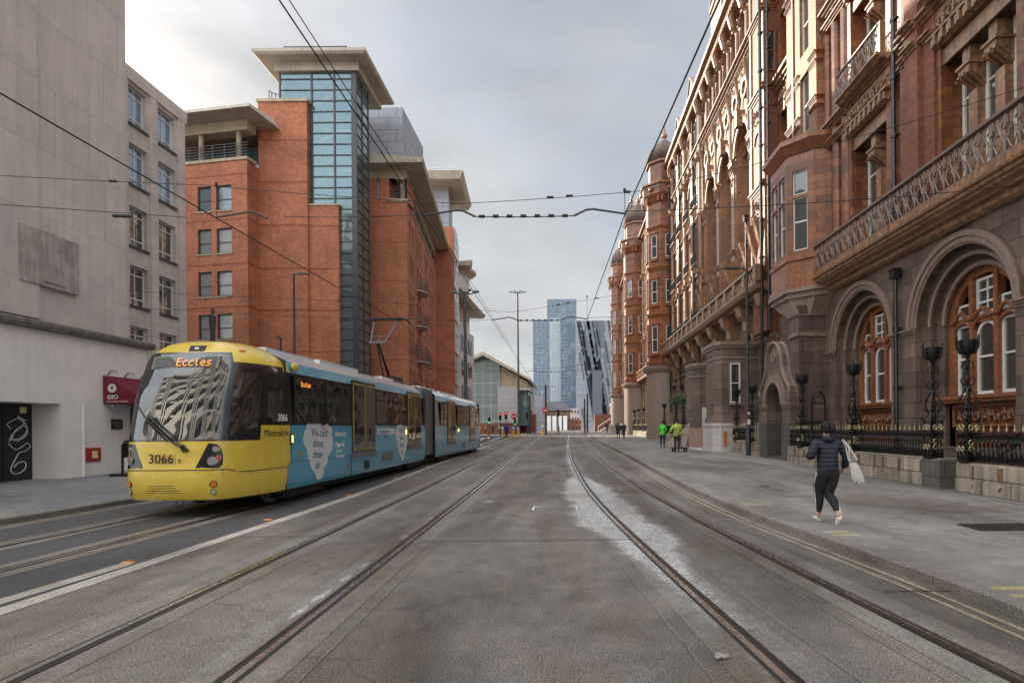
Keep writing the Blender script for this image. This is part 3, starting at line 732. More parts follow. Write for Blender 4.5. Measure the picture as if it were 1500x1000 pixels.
# ---- oriel: granite base, terracotta bay, pale brick tower above
o_ = MB()
def planz(mb, pts, z0, z1): mb.plan(pts, z0, z1)
base = [(10.7, 23.5), (9.95, 23.42), (9.40, 23.3), (9.40, 24.2), (9.9, 24.8), (10.7, 25.0)]
def grow(pts, g, cx=10.7, cy=23.4): return [(x-(g if x < 10.65 else 0), y+(g if y > cy else -g)*(.5 if x < 9.5 else 1)) for x, y in pts]
o_.plan(base, 1.8, 6.5); g_ = o_.build('bay_base', M['granite'], hotel)
m = MB(); m.plan(grow(base, .07, cy=23.7), 5.25, 5.4)
bay = [(10.7, 22.75), (9.94, 23.05), (9.16, 23.8), (9.16, 25.65), (9.94, 26.4), (10.7, 26.7)]
m.prism([(x, y, 6.1) for x, y in grow(base, .05, cy=24)], [(x, y, 6.85) for x, y in grow(bay, -.05, cy=24.7)]); m.plan(grow(bay, .02, cy=24.7), 6.85, 7.06); m.plan(grow(bay, .12, cy=24.7), 7.06, 7.21)
m.build('bay_moulding', M['granite_mould'], g_)
oriel = empty('bay_window', (9, 23, 7)); oriel.parent = hotel; oriel.location = Vector((9, 23, 7))-hotel.location
m = MB(); m.plan(grow(bay, .1, cy=24.7), 7.212, 7.4); m.plan(bay, 7.4, 8.36); m.plan(grow(bay, .06, cy=24.7), 8.36, 8.54)
m.plan(bay, 12.35, 12.65); m.prism([(x, y, 12.65) for x, y in grow(bay, .02, cy=24.7)], [(x, y, 13.02) for x, y in grow(bay, .28, cy=24.7)]); m.plan(grow(bay, .3, cy=24.7), 13.02, 13.22)
m.build('bay_cornice', M['terra_mould'], oriel)
w = MB()
for (p, q, ow) in (((9.16, 23.8), (9.94, 23.05), None), ((9.16, 25.65), (9.16, 23.8), None), ((9.94, 23.05), (10.7, 22.75), 0), ((9.94, 26.4), (9.16, 25.65), None), ((10.7, 26.7), (9.94, 26.4), 0)):
    Tq = TL(p, q); Ln = (Vector(q)-Vector(p)).length
    if ow == 0: facade(w, Tq, 0, Ln, 8.54, 12.35, []); continue
    a, b = Ln/2-.30, Ln/2+.30
    if Ln > 1.3: oo = [(.2, .82, 8.75, 10.9), (.2, .82, 11.02, 12.0), (1.0, 1.62, 8.75, 10.9), (1.0, 1.62, 11.02, 12.0)]
    else: oo = [(a, b, 8.75, 10.9), (a, b, 11.02, 12.0)]
    facade(w, Tq, 0, Ln, 8.54, 12.35, oo, .16)
    for c in oo: window(Tq, c[0], c[1], c[2], c[3], -.15, oriel, 1, 1, False, .05, tall=[.55] if c[3]-c[2] > 1.5 else [])
w.build('wall', M['terracotta'], oriel)
m = MB(); m.prism([(x, y, 13.22) for x, y in grow(bay, .25, cy=24.7)], [(x, y, 13.7) for x, y in [(10.7, 23.1), (10.1, 23.5), (9.9, 23.9), (9.9, 25.6), (10.1, 26.1), (10.7, 26.3)]]); m.build('bay_roof', M['slate'], oriel)
# pale brick tower over the oriel
TT = TX(10.14); tw = MB()
wo = [(23.85, 24.75, 13.95, 16.4), (23.85, 24.75, 17.3, 19.9), (23.85, 24.75, 21.3, 23.8)]
facade(tw, TT, 23.15, 26.2, 13.2, 28.2, wo, .22); facade(tw, TY(23.15), 10.14, 10.7, 13.2, 28.2, []); facade(tw, TY(26.2), 10.14, 10.7, 13.2, 28.2, [])
tower = tw.build('brick_tower', M['pale_brick'], hotel)
for o in wo: window(TT, *o[:4], -.2, tower, 1, 2, False, .07, 'cream_paint')
m = MB()
for z in (14.4, 16.2, 20.2, 24.2):
    for (a, b) in ((23.1, 23.8), (24.8, 25.3), (25.5, 26.25)): mould(m, TT, a, b, z, .14, .1); mould(m, TT, a, b, z+.35, .14, .12)
    mould(m, TY(23.15), 10.1, 10.6, z, .14, .1); mould(m, TY(23.15), 10.1, 10.6, z+.35, .14, .12)
m.tbox(TT, 25.32, 25.48, 13.7, 28, -.02, .07)
mould(m, TT, 23.0, 26.4, 27.6, .6, .4)
m.build('string_course', M['terra_mould'], tower)
# ---- wall between the oriel and the big arches: pipes, recessed windows
w = MB(); ro = [(26.9, 28.2, 7.6, 11.0), (26.9, 28.2, 13.6, 16.8), (26.9, 28.2, 18.8, 21.6)]
facade(w, T, 25.6, 28.6, -.3, 6.9, [(26.3, 27.8, 1.2, 5.2, True)], .5, .02); g2 = w.build('wall', M['granite'], hotel)
w = MB(); facade(w, T, 25.5, 28.6, 6.9, 27, ro, .6, .03); w.build('wall', M['terracotta'], hotel)
for o in ro: window(T, *o, -.55, hotel, 2, 1, False, .08, 'cream_paint', tall=[.4, .7])
m = MB(); carve(m, T, 26, 28.2, 11.2, 12.4, .05, 9, 5, .17, .03); carve(m, T, 26, 28.2, 17.0, 18.0, .05, 9, 6, .17, .03)
for z in (12.6, 18.1, 22.4): mould(m, T, 25.6, 28.6, z, .5, .35, .03)
m.build('carved_frieze', M['buff_mould'], hotel)
m = MB(); m.tbox(T, 26, 28.1, 13.3, 13.36, .5, .56); m.tbox(T, 26, 28.1, 13.96+.3, 14.02+.3, .5, .56); scroll_panel(m, T, 26, 28.1, 13.36, 14.26, .53, .45, .02); m.build('railing', M['stone_iron'], hotel)
downpipe(T, 28.35, 3.5, 27, .95, hotel, .075, False); downpipe(T, 28.25, 6.4, 27, .62, hotel, .06, False); downpipe(T, 30.72, 3.0, 12.5, .95, hotel, .06)
# projecting tower with brick panel
p = MB(); p.tbox(T, 28.6, 30.7, 6.4, 27.5, -.05, .62); ptw = p.build('corner_tower', M['hotel_brick'], hotel)
m = MB()
for z in (9.2, 13.5, 18.3, 22.2): mould(m, T, 28.5, 30.8, z, .34, .2, .62)
for a, b in ((28.58, 28.8), (30.5, 30.72)): m.tbox(T, a, b, 9.6, 26.5, .55, .70)
carve(m, T, 28.8, 30.5, 16.9, 18.2, .63, 8, 11, .18, .035); carve(m, T, 28.8, 30.5, 12.3, 13.4, .63, 8, 12, .18, .035)
console(m, T, 29.1, 10.0, 12.1, .3, .62, 1.25); console(m, T, 30.2, 10.0, 12.1, .3, .62, 1.25)
ring(m, T, 29.65, 16.2, .42, .55, .62, .70, 12)
m.build('carved_trim', M['buff_mould'], ptw)
TYp = TY(28.6)
m = MB()
for z in (9.2, 13.5, 18.3, 22.2): mould(m, TYp, HX-.8, HX, z, .34, .12)
carve(m, TYp, HX-.6, HX-.05, 16.9, 18.2, .0, 3, 13, .15, .03); carve(m, TYp, HX-.6, HX-.05, 12.3, 13.4, 0, 3, 14, .15, .03)
m.build('carved_trim', M['terra_mould'], ptw)
window(TYp, HX-.5, HX-.12, 19.2, 21.2, .0, ptw, 1, 2, False, .04, 'terra_mould')
# ---- central part: granite base, brackets, stone balcony, three tall arches
w = MB(); gops = [(u-.8, u+.8, 1.4, 5.6, True) for u in (43.6, 46.6, 49.6, 52.6)]+[(36.0, 38.2, .1, 4.2)]
facade(w, T, 28.6, 56.5, -.3, 8.4, gops, .6, .01); w.build('wall', M['granite'], hotel)
for o in gops[:4]: window(T, *o[:4], -.55, hotel, 2, 2, True, .08)
m = MB(); m.tbox(T, 36.0, 38.2, .1, 4.2, -.6, -.55); m.build('door', M['frame_dark'], hotel)
bz = 8.45
b = MB(); b.ext(T, [(-.02, bz-.15), (.7, bz-.15), (.8, bz-.05), (1.12, bz), (1.2, bz+.1), (1.26, bz+.22), (1.26, bz+.3), (-.02, bz+.3)], 28.4, 57.2)
b.tbox(T, 28.4, 57.2, bz+1.02, bz+1.16, 1.0, 1.30); n = 16
for i in range(n+1): u = 28.5+(57.1-28.5)*i/n; b.tbox(T, u-.22, u+.22, bz+.3, bz+1.02, 1.03, 1.27); b.tbox(T, u-.16, u+.16, bz+.4, bz+.92, 1.27, 1.30)
bal = b.build('balcony', M['buff_mould'], hotel)
m = MB()
for i in range(n): u = 28.5+(57.1-28.5)*i/n; scroll_panel(m, T, u+.24, u+1.55, bz+.3, bz+1.02, 1.14, .42, .032)
m.build('railing', M['buff_mould'], bal)
for i in range(9):
    u = 29.0+i*3.35
    m = MB(); m.ext(T, [(-.02, bz-2.6), (.15, bz-2.55), (.28, bz-2.2), (.3, bz-1.7), (.55, bz-1.5), (.62, bz-1.0), (.9, bz-.75), (1.05, bz-.2), (-.02, bz-.15)], u-.32, u+.32)
    for k in (-1, 1):
        m.tube([T(u+k*.33, z, d) for d, z in ((.2, bz-2.3), (.25, bz-1.7), (.5, bz-1.45), (.55, bz-1.0), (.85, bz-.7), (.98, bz-.25))], .05, 5)
        ring(m, T, u+k*.0, bz-1.9, .10, .2, .3, .36, 10, 0, 2*PI)
    m.tbox(T, u-.42, u+.42, bz-2.95, bz-2.6, -.02, .36)
    k_ = m.build('bracket', M['buff_mould'], hotel)
m = MB()
for u0 in range(29, 56):
    if u0 % 3: m.ext(T, [(-.02, bz-.6), (.3, bz-.55), (.55, bz-.16), (-.02, bz-.16)], u0+.2, u0+.5)
for a, b2 in ((28.6, 32), (34.6, 39), (41.3, 56.5)): mould(m, T, a, b2, 5.9, .28, .25)
m.build('string_course', M['granite_mould'], hotel)
# upper wall with tall arches
ac = [34.3, 37.9, 41.5]; aw = 1.32
aops = [(c-aw, c+aw, 9.6, 19.5, True) for c in ac]
hi = [(32.0+1.85*i-.45, 32.0+1.85*i+.45, 23.7, 25.9, True) for i in range(1, 6)]
lw = [45.3, 48.2, 51.1, 54.0]
lops = [(u-.75, u+.75, z0, z1, ar) for u in lw for z0, z1, ar in ((9.7, 12.9, 0), (14.2, 17.3, 0), (18.6, 21.6, 1), (23.7, 25.9, 1))]
w = MB(); facade(w, T, 30.7, 57, 8.4, 27.1, aops+hi+lops, 1.15, .01, 20); w.build('wall', M['pale_brick'], hotel)
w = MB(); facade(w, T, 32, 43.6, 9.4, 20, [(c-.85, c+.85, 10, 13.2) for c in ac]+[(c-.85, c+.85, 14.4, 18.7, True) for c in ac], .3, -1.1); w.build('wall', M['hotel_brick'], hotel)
for c in ac:
    window(T, c-.85, c+.85, 10, 13.2, -1.38, hotel, 2, 1, False, .07, tall=[.6]); window(T, c-.85, c+.85, 14.4, 18.7, -1.38, hotel, 2, 1, True, .07, tall=[.3, .62])
    m = MB(); ring(m, T, c, 19.5-aw, aw, aw+.34, -.02, .13, 26); arc_tube(m, T, c, 19.5-aw, aw+.36, .14, .07, 24); arc_tube(m, T, c, 19.5-aw, aw-.02, .02, .06, 24)
    ring(m, T, c, 19.5-aw, aw-.32, aw, -.5, -.42, 20); m.tbox(T, c-.2, c+.2, 19.35, 20.3, 0, .4)
    m.build('arch_surround', M['buff_mould'], hotel)
for u in (32.5, 36.1, 39.7, 43.35):
    m = MB(); m.tbox(T, u-.30, u+.30, 9.6, 18.0, -.02, .09); leafcap(m, T, u, 17.2, .8, .72, .1, .24, 3)
    carve(m, T, u-.3, u+.3, 16.4, 17.1, .12, 3, int(u), .14, .03); mould(m, T, u-.42, u+.42, 12.3, .25, .14, .14)
    console(m, T, u, 9.65, 11.9, .34, .14, .95); carve(m, T, u-.15, u+.15, 10, 11.6, .62, 2, int(u)+5, .12, .03)
    m.tube([T(u, 18.0, .2), T(u, 22.4, .2)], .09, 8)
    m.build('pilaster', M['buff_mould'], hotel)
m = MB()                                               # carved zone above the arches, mouldings, cornice
carve(m, T, 31, 44.5, 20.5, 21.9, .08, 26, 22, .24, .05); carve(m, T, 31, 57, 22.2, 22.8, .2, 74, 23, .16, .04)
for i in range(8): uu = 31.6+i*1.8; ring(m, T, uu, 21.2, .38, .58, .0, .2, 14, 0, 2*PI); m.tube([T(uu+.9, 20.2, .15), T(uu+.9, 21.6, .3), T(uu+.9, 22.3, .42)], [.06, .09, .16], 6)
mould(m, T, 30.6, 57, 22.75, .5, .5, 0, 4)
for u in [30.95+1.85*i for i in range(8)]+[46.7, 49.6, 52.5, 55.4]:
    m.tube([T(u, 23.3, .15), T(u, 25.2, .15), T(u, 25.5, .4), T(u, 26.1, .55), T(u, 26.5, .3)], [.12, .12, .2, .24, .05], 7)
    carve(m, T, u-.4, u+.4, 25.2, 26.2, .1, 3, int(u*3), .2, .05)
for o in hi+[x for x in lops if x[4]]: ring(m, T, (o[0]+o[1])/2, o[3]-(o[1]-o[0])/2, (o[1]-o[0])/2, (o[1]-o[0])/2+.2, -.02, .14, 14)
m.build('carved_trim', M['buff_mould'], hotel)
for o in hi: window(T, *o[:4], -.5, hotel, 1, 2, True, .06)
m = MB(); mould(m, T, 28.0, 57, 26.3, .95, .85, 0, 4)
for i in range(96): u = 28.1+i*.3; m.tbox(T, u, u+.16, 26.45, 26.75, .2, .62)
m.tbox(T, 28.0, 57, 27.25, 27.5, -.3, .8)
m.build('cornice', M['buff_mould'], hotel)
# multi-storey bays left of the arches
for u in lw:
    for z0, z1, ar in ((9.7, 12.9, 0), (14.2, 17.3, 0), (18.6, 21.6, 1), (23.7, 25.9, 1)):
        window(T, u-.75, u+.75, z0, z1, -.45, hotel, 2, 1, bool(ar), .07, tall=[.62])
        if z0 < 20:
            m = MB(); m.ext(T, [(-.02, z0-.5), (.2, z0-.45), (.5, z0-.12), (.62, z0-.05), (.62, z0+.05), (-.02, z0+.05)], u-.9, u+.9)
            m.tbox(T, u-.9, u+.9, z1+.05, z1+.35, -.02, .12); carve(m, T, u-.85, u+.85, z1+.35, z1+.95, .05, 7, int(u*z0), .15, .035)
            k_ = m.build('balcony', M['buff_mould'], hotel)
            m = MB(); m.tbox(T, u-.88, u+.88, z0+.8, z0+.85, .5, .57); scroll_panel(m, T, u-.88, u+.88, z0+.05, z0+.8, .54, .42, .025); m.build('railing', M['iron'], k_)
for u in (44.0, 46.75, 49.65, 52.55, 55.4):
    m = MB(); shaft(m, T, u, 9.6, 26.2, .26, .17, 8, (9.8, 13.4, 17.8, 22.2)); leafcap(m, T, u, 21.4, .9, .5, .1, .6, 1); leafcap(m, T, u, 12.9, .7, .45, .1, .5, 1)
    m.tbox(T, u-.35, u+.35, 9.6, 22, -.02, .08); m.build('column', M['buff_mould'], hotel)
m = MB()
for z in (13.3, 17.8, 22.3): mould(m, T, 44, 57, z, .28, .25)
m.build('string_course', M['buff_mould'], hotel)
for u in (46.2, 51.9, 44.45): downpipe(T, u, 5, 26, .35, hotel, .06, False)
downpipe(T, 55.9, 3, 24.8, .5, hotel, .07)
# dormer gables and roof
def gable(u0, u1, z0, z1, dp=3.0, mat='buff_mould', name='dormer'):
    um = (u0+u1)/2; m = MB(); pts = [(u0, z0), (u1, z0), (u1, z0+(z1-z0)*.55), (um, z1), (u0, z0+(z1-z0)*.55)]
    m.prism([T(a, b, .1) for a, b in pts], [T(a, b, -dp) for a, b in pts])
    m.tbox(T, u0-.08, u1+.08, z0+(z1-z0)*.5, z0+(z1-z0)*.55, -.3, .2)
    m.tube([T(u0, z0+(z1-z0)*.55, .12), T(um, z1, .12), T(u1, z0+(z1-z0)*.55, .12)], .12, 6)
    d = m.build(name, M[mat], hotel); window(T, um-.4, um+.4, z0+.2, z0+(z1-z0)*.5, .11, d, 1, 2, False, .06); return d
gable(46.4, 48.9, 27.2, 30.4); gable(52, 54.4, 27.2, 30.0); gable(34.5, 41, 27.2, 34.5); gable(24, 27.5, 27, 31)
m = MB(); m.prism([(HX+.6, 6.5, 26.9), (HX+.6, 108, 26.9), (HX+13, 108, 26.9), (HX+13, 6.5, 26.9)], [(HX+4.0, 9, 30.2), (HX+4.0, 106, 30.2), (HX+10, 106, 30.2), (HX+10, 9, 30.2)]); m.build('roof', M['slate'], hotel)
m = MB(); m.box(HX+1.65, HX+13, 6.5, 108, -.3, 26.9); m.build('wall', M['hotel_brick'], hotel)
M['dome_stone'] = plain('dome_stone', (.11, .07, .055), .6, 0, .35, 6, streak=.3)
# ---- octagonal turrets
def turret(cx, cy, r, ztop, gz, mat='terracotta', plinth=7.5, name='turret', cols=True):
    t = empty(name, (cx, cy, 0)); t.parent = hotel; t.location = Vector((cx, cy, 0))-hotel.location
    zc = ztop*.80
    m = MB(); m.lathe([(r*1.02, -.3), (r*1.02, plinth-.6), (r*1.18, plinth-.3), (r*1.2, plinth), (r, plinth+.1)], cx, cy, 20); m.build('base', M['granite_mould'], t, smooth=True)
    m = MB(); m.plan(octa(cx, cy, r), plinth+.1, zc-1.2)
    m.prism([(x, y, zc-1.2) for x, y in octa(cx, cy, r)], [(x, y, zc-.4) for x, y in octa(cx, cy, r*1.25)]); m.plan(octa(cx, cy, r*1.25), zc-.4, zc+.5)
    m.plan(octa(cx, cy, r*.86), zc+.5, zc+3.0); m.build('wall', M[mat], t)
    m = MB()
    for z in (plinth+.2, plinth+(zc-plinth)*.28, plinth+(zc-plinth)*.55, plinth+(zc-plinth)*.78): m.prism([(x, y, z) for x, y in octa(cx, cy, r*1.01)], [(x, y, z+.3) for x, y in octa(cx, cy, r*1.1)]); m.plan(octa(cx, cy, r*1.1), z+.3, z+.4)
    m.plan(octa(cx, cy, r*1.33), zc+.5, zc+.68); m.plan(octa(cx, cy, r*.98), zc+2.9, zc+3.15)
    for i in range(8):
        a = 2*PI*i/8; x, y = cx+r*1.18*cos(a), cy+r*1.18*sin(a); m.ball((x, y, zc+.05), .25, 8, 5); 
        for k in (-.3, .3): m.box(cx+r*1.13*cos(a+k)-.09, cx+r*1.13*cos(a+k)+.09, cy+r*1.13*sin(a+k)-.09, cy+r*1.13*sin(a+k)+.09, zc-1.15, zc-.55)
    m.build('moulding', M['terra_mould'], t)
    zd = zc+3.15; h = ztop-zd
    m = MB(); prof = []
    for i in range(12):
        tt = i/11; rr = r*.98*cos(tt*PI/2)**.75*(1 if tt < .98 else 1)+.05
        prof += [(rr*1.02, h*.82*tt), (rr*.96, h*.82*(tt+.03))]
    m.lathe(prof, cx, cy, 8, zd, PI/8); m.build('dome', M['dome_stone'], t)
    m = MB(); m.lathe([(.25, 0), (.16, .3), (.3, .5), (.3, .7), (.12, .9), (.05, 1.5)], cx, cy, 8, ztop-h*.22); m.build('finial', M['terra_mould'], t)
    # windows on the three faces the street sees
    for ang in (PI, PI*1.25, PI*1.5):
        n_ = Vector((cos(ang), sin(ang))); tang = Vector((-n_.y, n_.x)); hw = r*.3; ap = r*cos(PI/8)
        c = Vector((cx, cy))+n_*ap; p0 = c-tang*hw; Tq = (lambda p0, tang, n_: lambda u, z, d: (p0.x+tang.x*u+n_.x*d, p0.y+tang.y*u+n_.y*d, z))(p0, tang, n_)
        for z0, z1, ar in ((plinth+1.4, plinth+4.0, 0), (plinth+(zc-plinth)*.36, plinth+(zc-plinth)*.36+2.3, 0), (plinth+(zc-plinth)*.62, plinth+(zc-plinth)*.62+2.3, 1)):
            if r > 1.3: window(Tq, hw*.45, hw*1.55, z0, z1, -.0, t, 1, 2, bool(ar), .06)
            if r > 1.5:
                m = MB(); m.tbox(Tq, hw*.3, hw*.44, z0-.1, z1+.1, -.05, .1); m.tbox(Tq, hw*1.56, hw*1.7, z0-.1, z1+.1, -.05, .1); m.tbox(Tq, hw*.2, hw*1.8, z1+.1, z1+.3, -.05, .14); m.tbox(Tq, hw*.2, hw*1.8, z0-.28, z0-.1, -.05, .16); m.build('window_trim', M['terra_mould'], t)
    return t
turret(10.15, 58.3, 2.0, 31.0, 0); turret(10.2, 80, 2.1, 33.0, 0); turret(10.1, 87.5, 1.3, 36.0, 0); turret(10.2, 107, 1.9, 35.5, 0)
downpipe(TY(56.7), 10.35, 3, 24.6, .1, hotel, .07)
# ---- far wing between the turrets
w = MB(); fl = [(2.0, 5.8), (9.2, 12.2), (13.8, 16.6), (18.2, 20.8), (22.4, 24.8)]
fu = [62.2, 64.8, 67.4, 70.0, 72.6, 75.2, 77.4]+[82.6, 85, 90, 92.6, 95.2, 97.8, 100.4, 103]
facade(w, T, 59.5, 107, -.3, 7.2, [(u-.7, u+.7, fl[0][0], fl[0][1], True) for u in fu], .4, .02); w.build('wall', M['granite'], hotel)
w = MB(); facade(w, T, 59.5, 107, 7.2, 27, [(u-.6, u+.6, a, b, i % 2) for u in fu for i, (a, b) in enumerate(fl[1:])], .5, .02); w.build('wall', M['pale_brick'], hotel)
for u in fu:
    for i, (a, b) in enumerate(fl):
        if u > 93 and i % 2: continue
        window(T, u-.6, u+.6, a, b, -.35, hotel, 1, 1, i in (0, 2, 4), .09, tall=[.6])
m = MB()
for z, h, p in ((7.2, .5, .6), (13.0, .3, .3), (17.4, .3, .3), (21.5, .35, .35), (26.2, .9, .8)): mould(m, T, 59.5, 107, z, h, p)
m.build('string_course', M['buff_mould'], hotel)
for u in [60.9, 63.5, 66.1, 68.7, 71.3, 73.9, 76.3, 81.6, 83.8, 86.2, 88.8, 91.3, 93.9, 96.5, 99.1, 101.7, 104.5]:
    m = MB(); shaft(m, T, u, .3, 26, .25, .22, 7, (7, 13, 17.5, 21.7)); m.tbox(T, u-.35, u+.35, 0, 26, -.02, .1); leafcap(m, T, u, 20.6, .9, .5, .1, .6); leafcap(m, T, u, 12.2, .8, .5, .1, .6); m.build('column', M['buff_mould'], hotel)
m = MB()
for u in fu:
    carve(m, T, u-.6, u+.6, 17.0, 17.8, .1, 3, int(u), .2, .05); carve(m, T, u-.6, u+.6, 25, 26, .1, 3, int(u)+1, .22, .05)
    m.ext(T, [(-.02, 8.0), (.5, 8.3), (.7, 8.7), (-.02, 8.7)], u-.8, u+.8); m.ext(T, [(-.02, 13.1), (.4, 13.3), (.5, 13.7), (-.02, 13.7)], u-.7, u+.7)
m.build('carved_trim', M['buff_mould'], hotel)
b = MB(); b.tbox(T, 61, 79, 7.6, 7.9, -.02, 1.1); b.tbox(T, 61, 79, 8.75, 8.9, .9, 1.15)
for i in range(13): b.tbox(T, 61+1.48*i, 61.3+1.48*i, 7.9, 8.75, .9, 1.12)
bb = b.build('balcony', M['buff_mould'], hotel); m = MB(); scroll_panel(m, T, 61.2, 79, 7.9, 8.75, 1.0, .5, .04); m.build('railing', M['buff_mould'], bb)
gable(82.5, 86, 27, 34.0, 4); gable(92, 101, 27, 36, 5, 'hotel_brick')
m = MB(); m.tube([T(92, 32, .15), T(96.5, 36.2, .15), T(101, 32, .15)], .25, 6); carve(m, T, 92.5, 100.5, 27.5, 30.5, .1, 18, 77, .4, .09); carve(m, T, 94, 99, 30.5, 33.5, .1, 10, 78, .4, .09); m.build('carved_trim', M['buff_mould'], hotel)
for u in (61.5, 79.0, 88.7): downpipe(T, u, 2, 25, .5, hotel, .08)
# ---- granite porch with curved gable
PX = 9.15; TP = TX(PX)
porch = empty('porch', (PX, 25.7, 0)); porch.parent = hotel; porch.location = Vector((PX, 25.7, 0))-hotel.location
def porch_out():
    L_ = [(23.6, 3.0), (23.62, 3.25), (23.95, 3.5), (24.25, 3.85), (24.42, 4.2), (24.55, 4.7), (24.75, 5.0), (25.05, 5.2), (25.4, 5.28)]
    return L_, [(51.1-u-.3, z) for u, z in L_][::-1]
La, Lb = porch_out(); uc = 25.4; ra = .92; zs = 2.58
A = [(uc+ra*cos(PI-PI*i/14), zs+ra*sin(PI-PI*i/14)) for i in range(15)]
w = MB()
left = [(23.6, 1.75)]+La; 
def sheet(d):
    P = La+Lb[1:]
    nA = len(A); nP = len(P)
    for i in range(max(nA, nP)-1 if False else nA-1):
        j0 = round(i*(nP-1)/(nA-1)); j1 = round((i+1)*(nP-1)/(nA-1))
        w.poly([TP(*A[i], d), TP(*A[i+1], d)]+[TP(*P[j], d) for j in range(j1, j0-1, -1)])
    w.poly([TP(23.6, 1.75, d), TP(uc-ra, 1.75, d), TP(uc-ra, zs, d), TP(*P[0], d)]); w.poly([TP(uc+ra, 1.75, d), TP(27.2, 1.75, d), TP(*P[-1], d), TP(uc+ra, zs, d)])
sheet(0)
P = La+Lb[1:]
for a, b in zip(P, P[1:]): w.poly([TP(*a, 0), TP(*b, 0), TP(*b, -.5), TP(*a, -.5)])
for a, b in zip(A, A[1:]): w.poly([TP(*a, 0), TP(*b, 0), TP(*b, -.7), TP(*a, -.7)])
w.poly([TP(*p, -.5) for p in P])
for a, b in ((1.75, zs),):
    w.poly([TP(uc-ra, a, 0), TP(uc-ra, a, -.9), TP(uc-ra, b, -.9), TP(uc-ra, b, 0)]); w.poly([TP(uc+ra, a, 0), TP(uc+ra, a, -.9), TP(uc+ra, b, -.9), TP(uc+ra, b, 0)])
w.box(PX+.003, 11.0, 23.6, 23.9, 1.75, 3.05); w.box(PX+.003, 11.0, 26.9, 27.2, 1.75, 3.05)
# curved roof flank rising to the wall behind
for i in range(7):
    t0, t1 = i/7, (i+1)/7
    f = lambda t: (23.6+1.2*(1-cos(t*PI/2)), 3.05+1.9*sin(t*PI/2))
    (ya, za), (yb, zb) = f(t0), f(t1); w.poly([(PX+.5, ya, za), (11.2, ya, za), (11.2, yb, zb), (PX+.5, yb, zb)]); w.poly([(PX+.5, 50.8-ya, za), (11.2, 50.8-ya, za), (11.2, 50.8-yb, zb), (PX+.5, 50.8-yb, zb)])
w.poly([(PX+.5, 24.8, 4.95), (11.2, 24.8, 4.95), (11.2, 26.0, 4.95), (PX+.5, 26.0, 4.95)])
w.build('porch_wall', M['granite'], porch)
w = MB(); w.box(PX-.04, 11, 23.55, uc-ra+.02, -.1, 1.74); w.box(PX-.04, 11, uc+ra-.02, 27.25, -.1, 1.74); w.box(PX+.0, 11, uc-ra, uc+ra, -.1, .26); w.build('plinth', M['dark_granite'], porch)
m = MB(); m.tube([TP(*p, .02) for p in P], .075, 6); m.tube([TP(*p, -.3) for p in P], .075, 6)
ring(m, TP, uc, zs, ra+.02, ra+.4, -.02, .06, 22); ring(m, TP, uc, zs, ra-.0, ra+.1, .06, .10, 22)
for a, b in ((23.5, uc-ra+.04), (uc+ra-.04, 27.3)): mould(m, TP, a, b, zs-.18, .18, .08)
mould(m, TY(23.6), PX, 10.6, 2.4, .16, .08)
ring(m, TP, uc, 4.62, .12, .22, -.02, .05, 14, 0, 2*PI)
m.build('moulding', M['granite_mould'], porch)
m = MB(); m.tbox(TP, uc-ra, uc+ra, .1, 3.6, -1.0, -.95); m.tbox(TP, uc-.03, uc+.03, .3, 3.5, -.95, -.9); m.build('door', M['frame_dark'], porch)
# ---- single-storey granite bays below the stone balcony
def gbay(poly, z, name, parent):
    w = MB(); w.plan(poly, -.1, z-.35); b = w.build(name, M['granite'], parent)
    cx = 10.6; ex = lambda g: [(x-(g if x < 10.5 else 0), y+(g if y > sum(p[1] for p in poly)/len(poly) else -g)) for x, y in poly]
    m = MB(); m.plan(ex(.04), z-.95, z-.85); m.plan(ex(.05), z-.35, z-.2); m.plan(ex(.12), z-.2, z); m.build('coping', M['granite_mould'], b)
    return b
b1 = gbay([(10.7, 31.9), (8.62, 31.9), (8.30, 32.3), (8.30, 34.2), (8.7, 34.6), (10.7, 34.6)], 6.3, 'entrance_bay', hotel)
window(TY(31.9), 9.05, 9.6, 2.9, 5.1, .003, b1, 1, 2, False, .07)
m = MB(); m.tbox(TY(31.9), 8.98, 9.04, 2.8, 5.2, 0, .07); m.tbox(TY(31.9), 9.61, 9.67, 2.8, 5.2, 0, .07); m.tbox(TY(31.9), 8.98, 9.67, 5.11, 5.2, 0, .08); m.tbox(TY(31.9), 8.95, 9.7, 2.78, 2.89, 0, .1)
m.build('window_trim', M['granite_mould'], b1)
for u in (32.75, 33.3, 33.85): window(TX(8.3), u-.13, u+.13, 2.9, 5.0, .003, b1, 1, 1, False, .02, 'granite_mould')
m = MB(); m.plan([(10.7, 31.75), (8.5, 31.75), (8.1, 32.2), (8.1, 34.3), (8.6, 34.75), (10.7, 34.75)], -.1, 1.62); m.plan([(10.7, 31.7), (8.48, 31.7), (8.06, 32.2), (8.06, 34.35), (8.55, 34.8), (10.7, 34.8)], 1.62, 1.8); m.build('plinth', M['ashlar_plain'], b1)
b2 = gbay([(10.7, 39.0), (9.0, 39.0), (8.6, 39.4), (8.6, 41.2), (9.0, 41.6), (10.7, 41.6)], 5.9, 'entrance_bay', hotel)
for u in (39.8, 40.3, 40.8): window(TX(8.6), u-.13, u+.13, 2.8, 4.7, .003, b2, 1, 1, False, .02, 'granite_mould')
m = MB(); m.box(9.15, 9.75, 38.80, 38.95, .1, 2.9); m.build('door_panel', M['cream_paint'], hotel)
M['doorway'] = plain('doorway', (.035, .018, .012), .6)
m = MB(); m.box(9.3, 10.6, 34.61, 34.66, .1, 3.1); m.box(9.75, 10.6, 38.7, 38.8, .1, 3.1); m.build('service_door', M['doorway'], hotel)
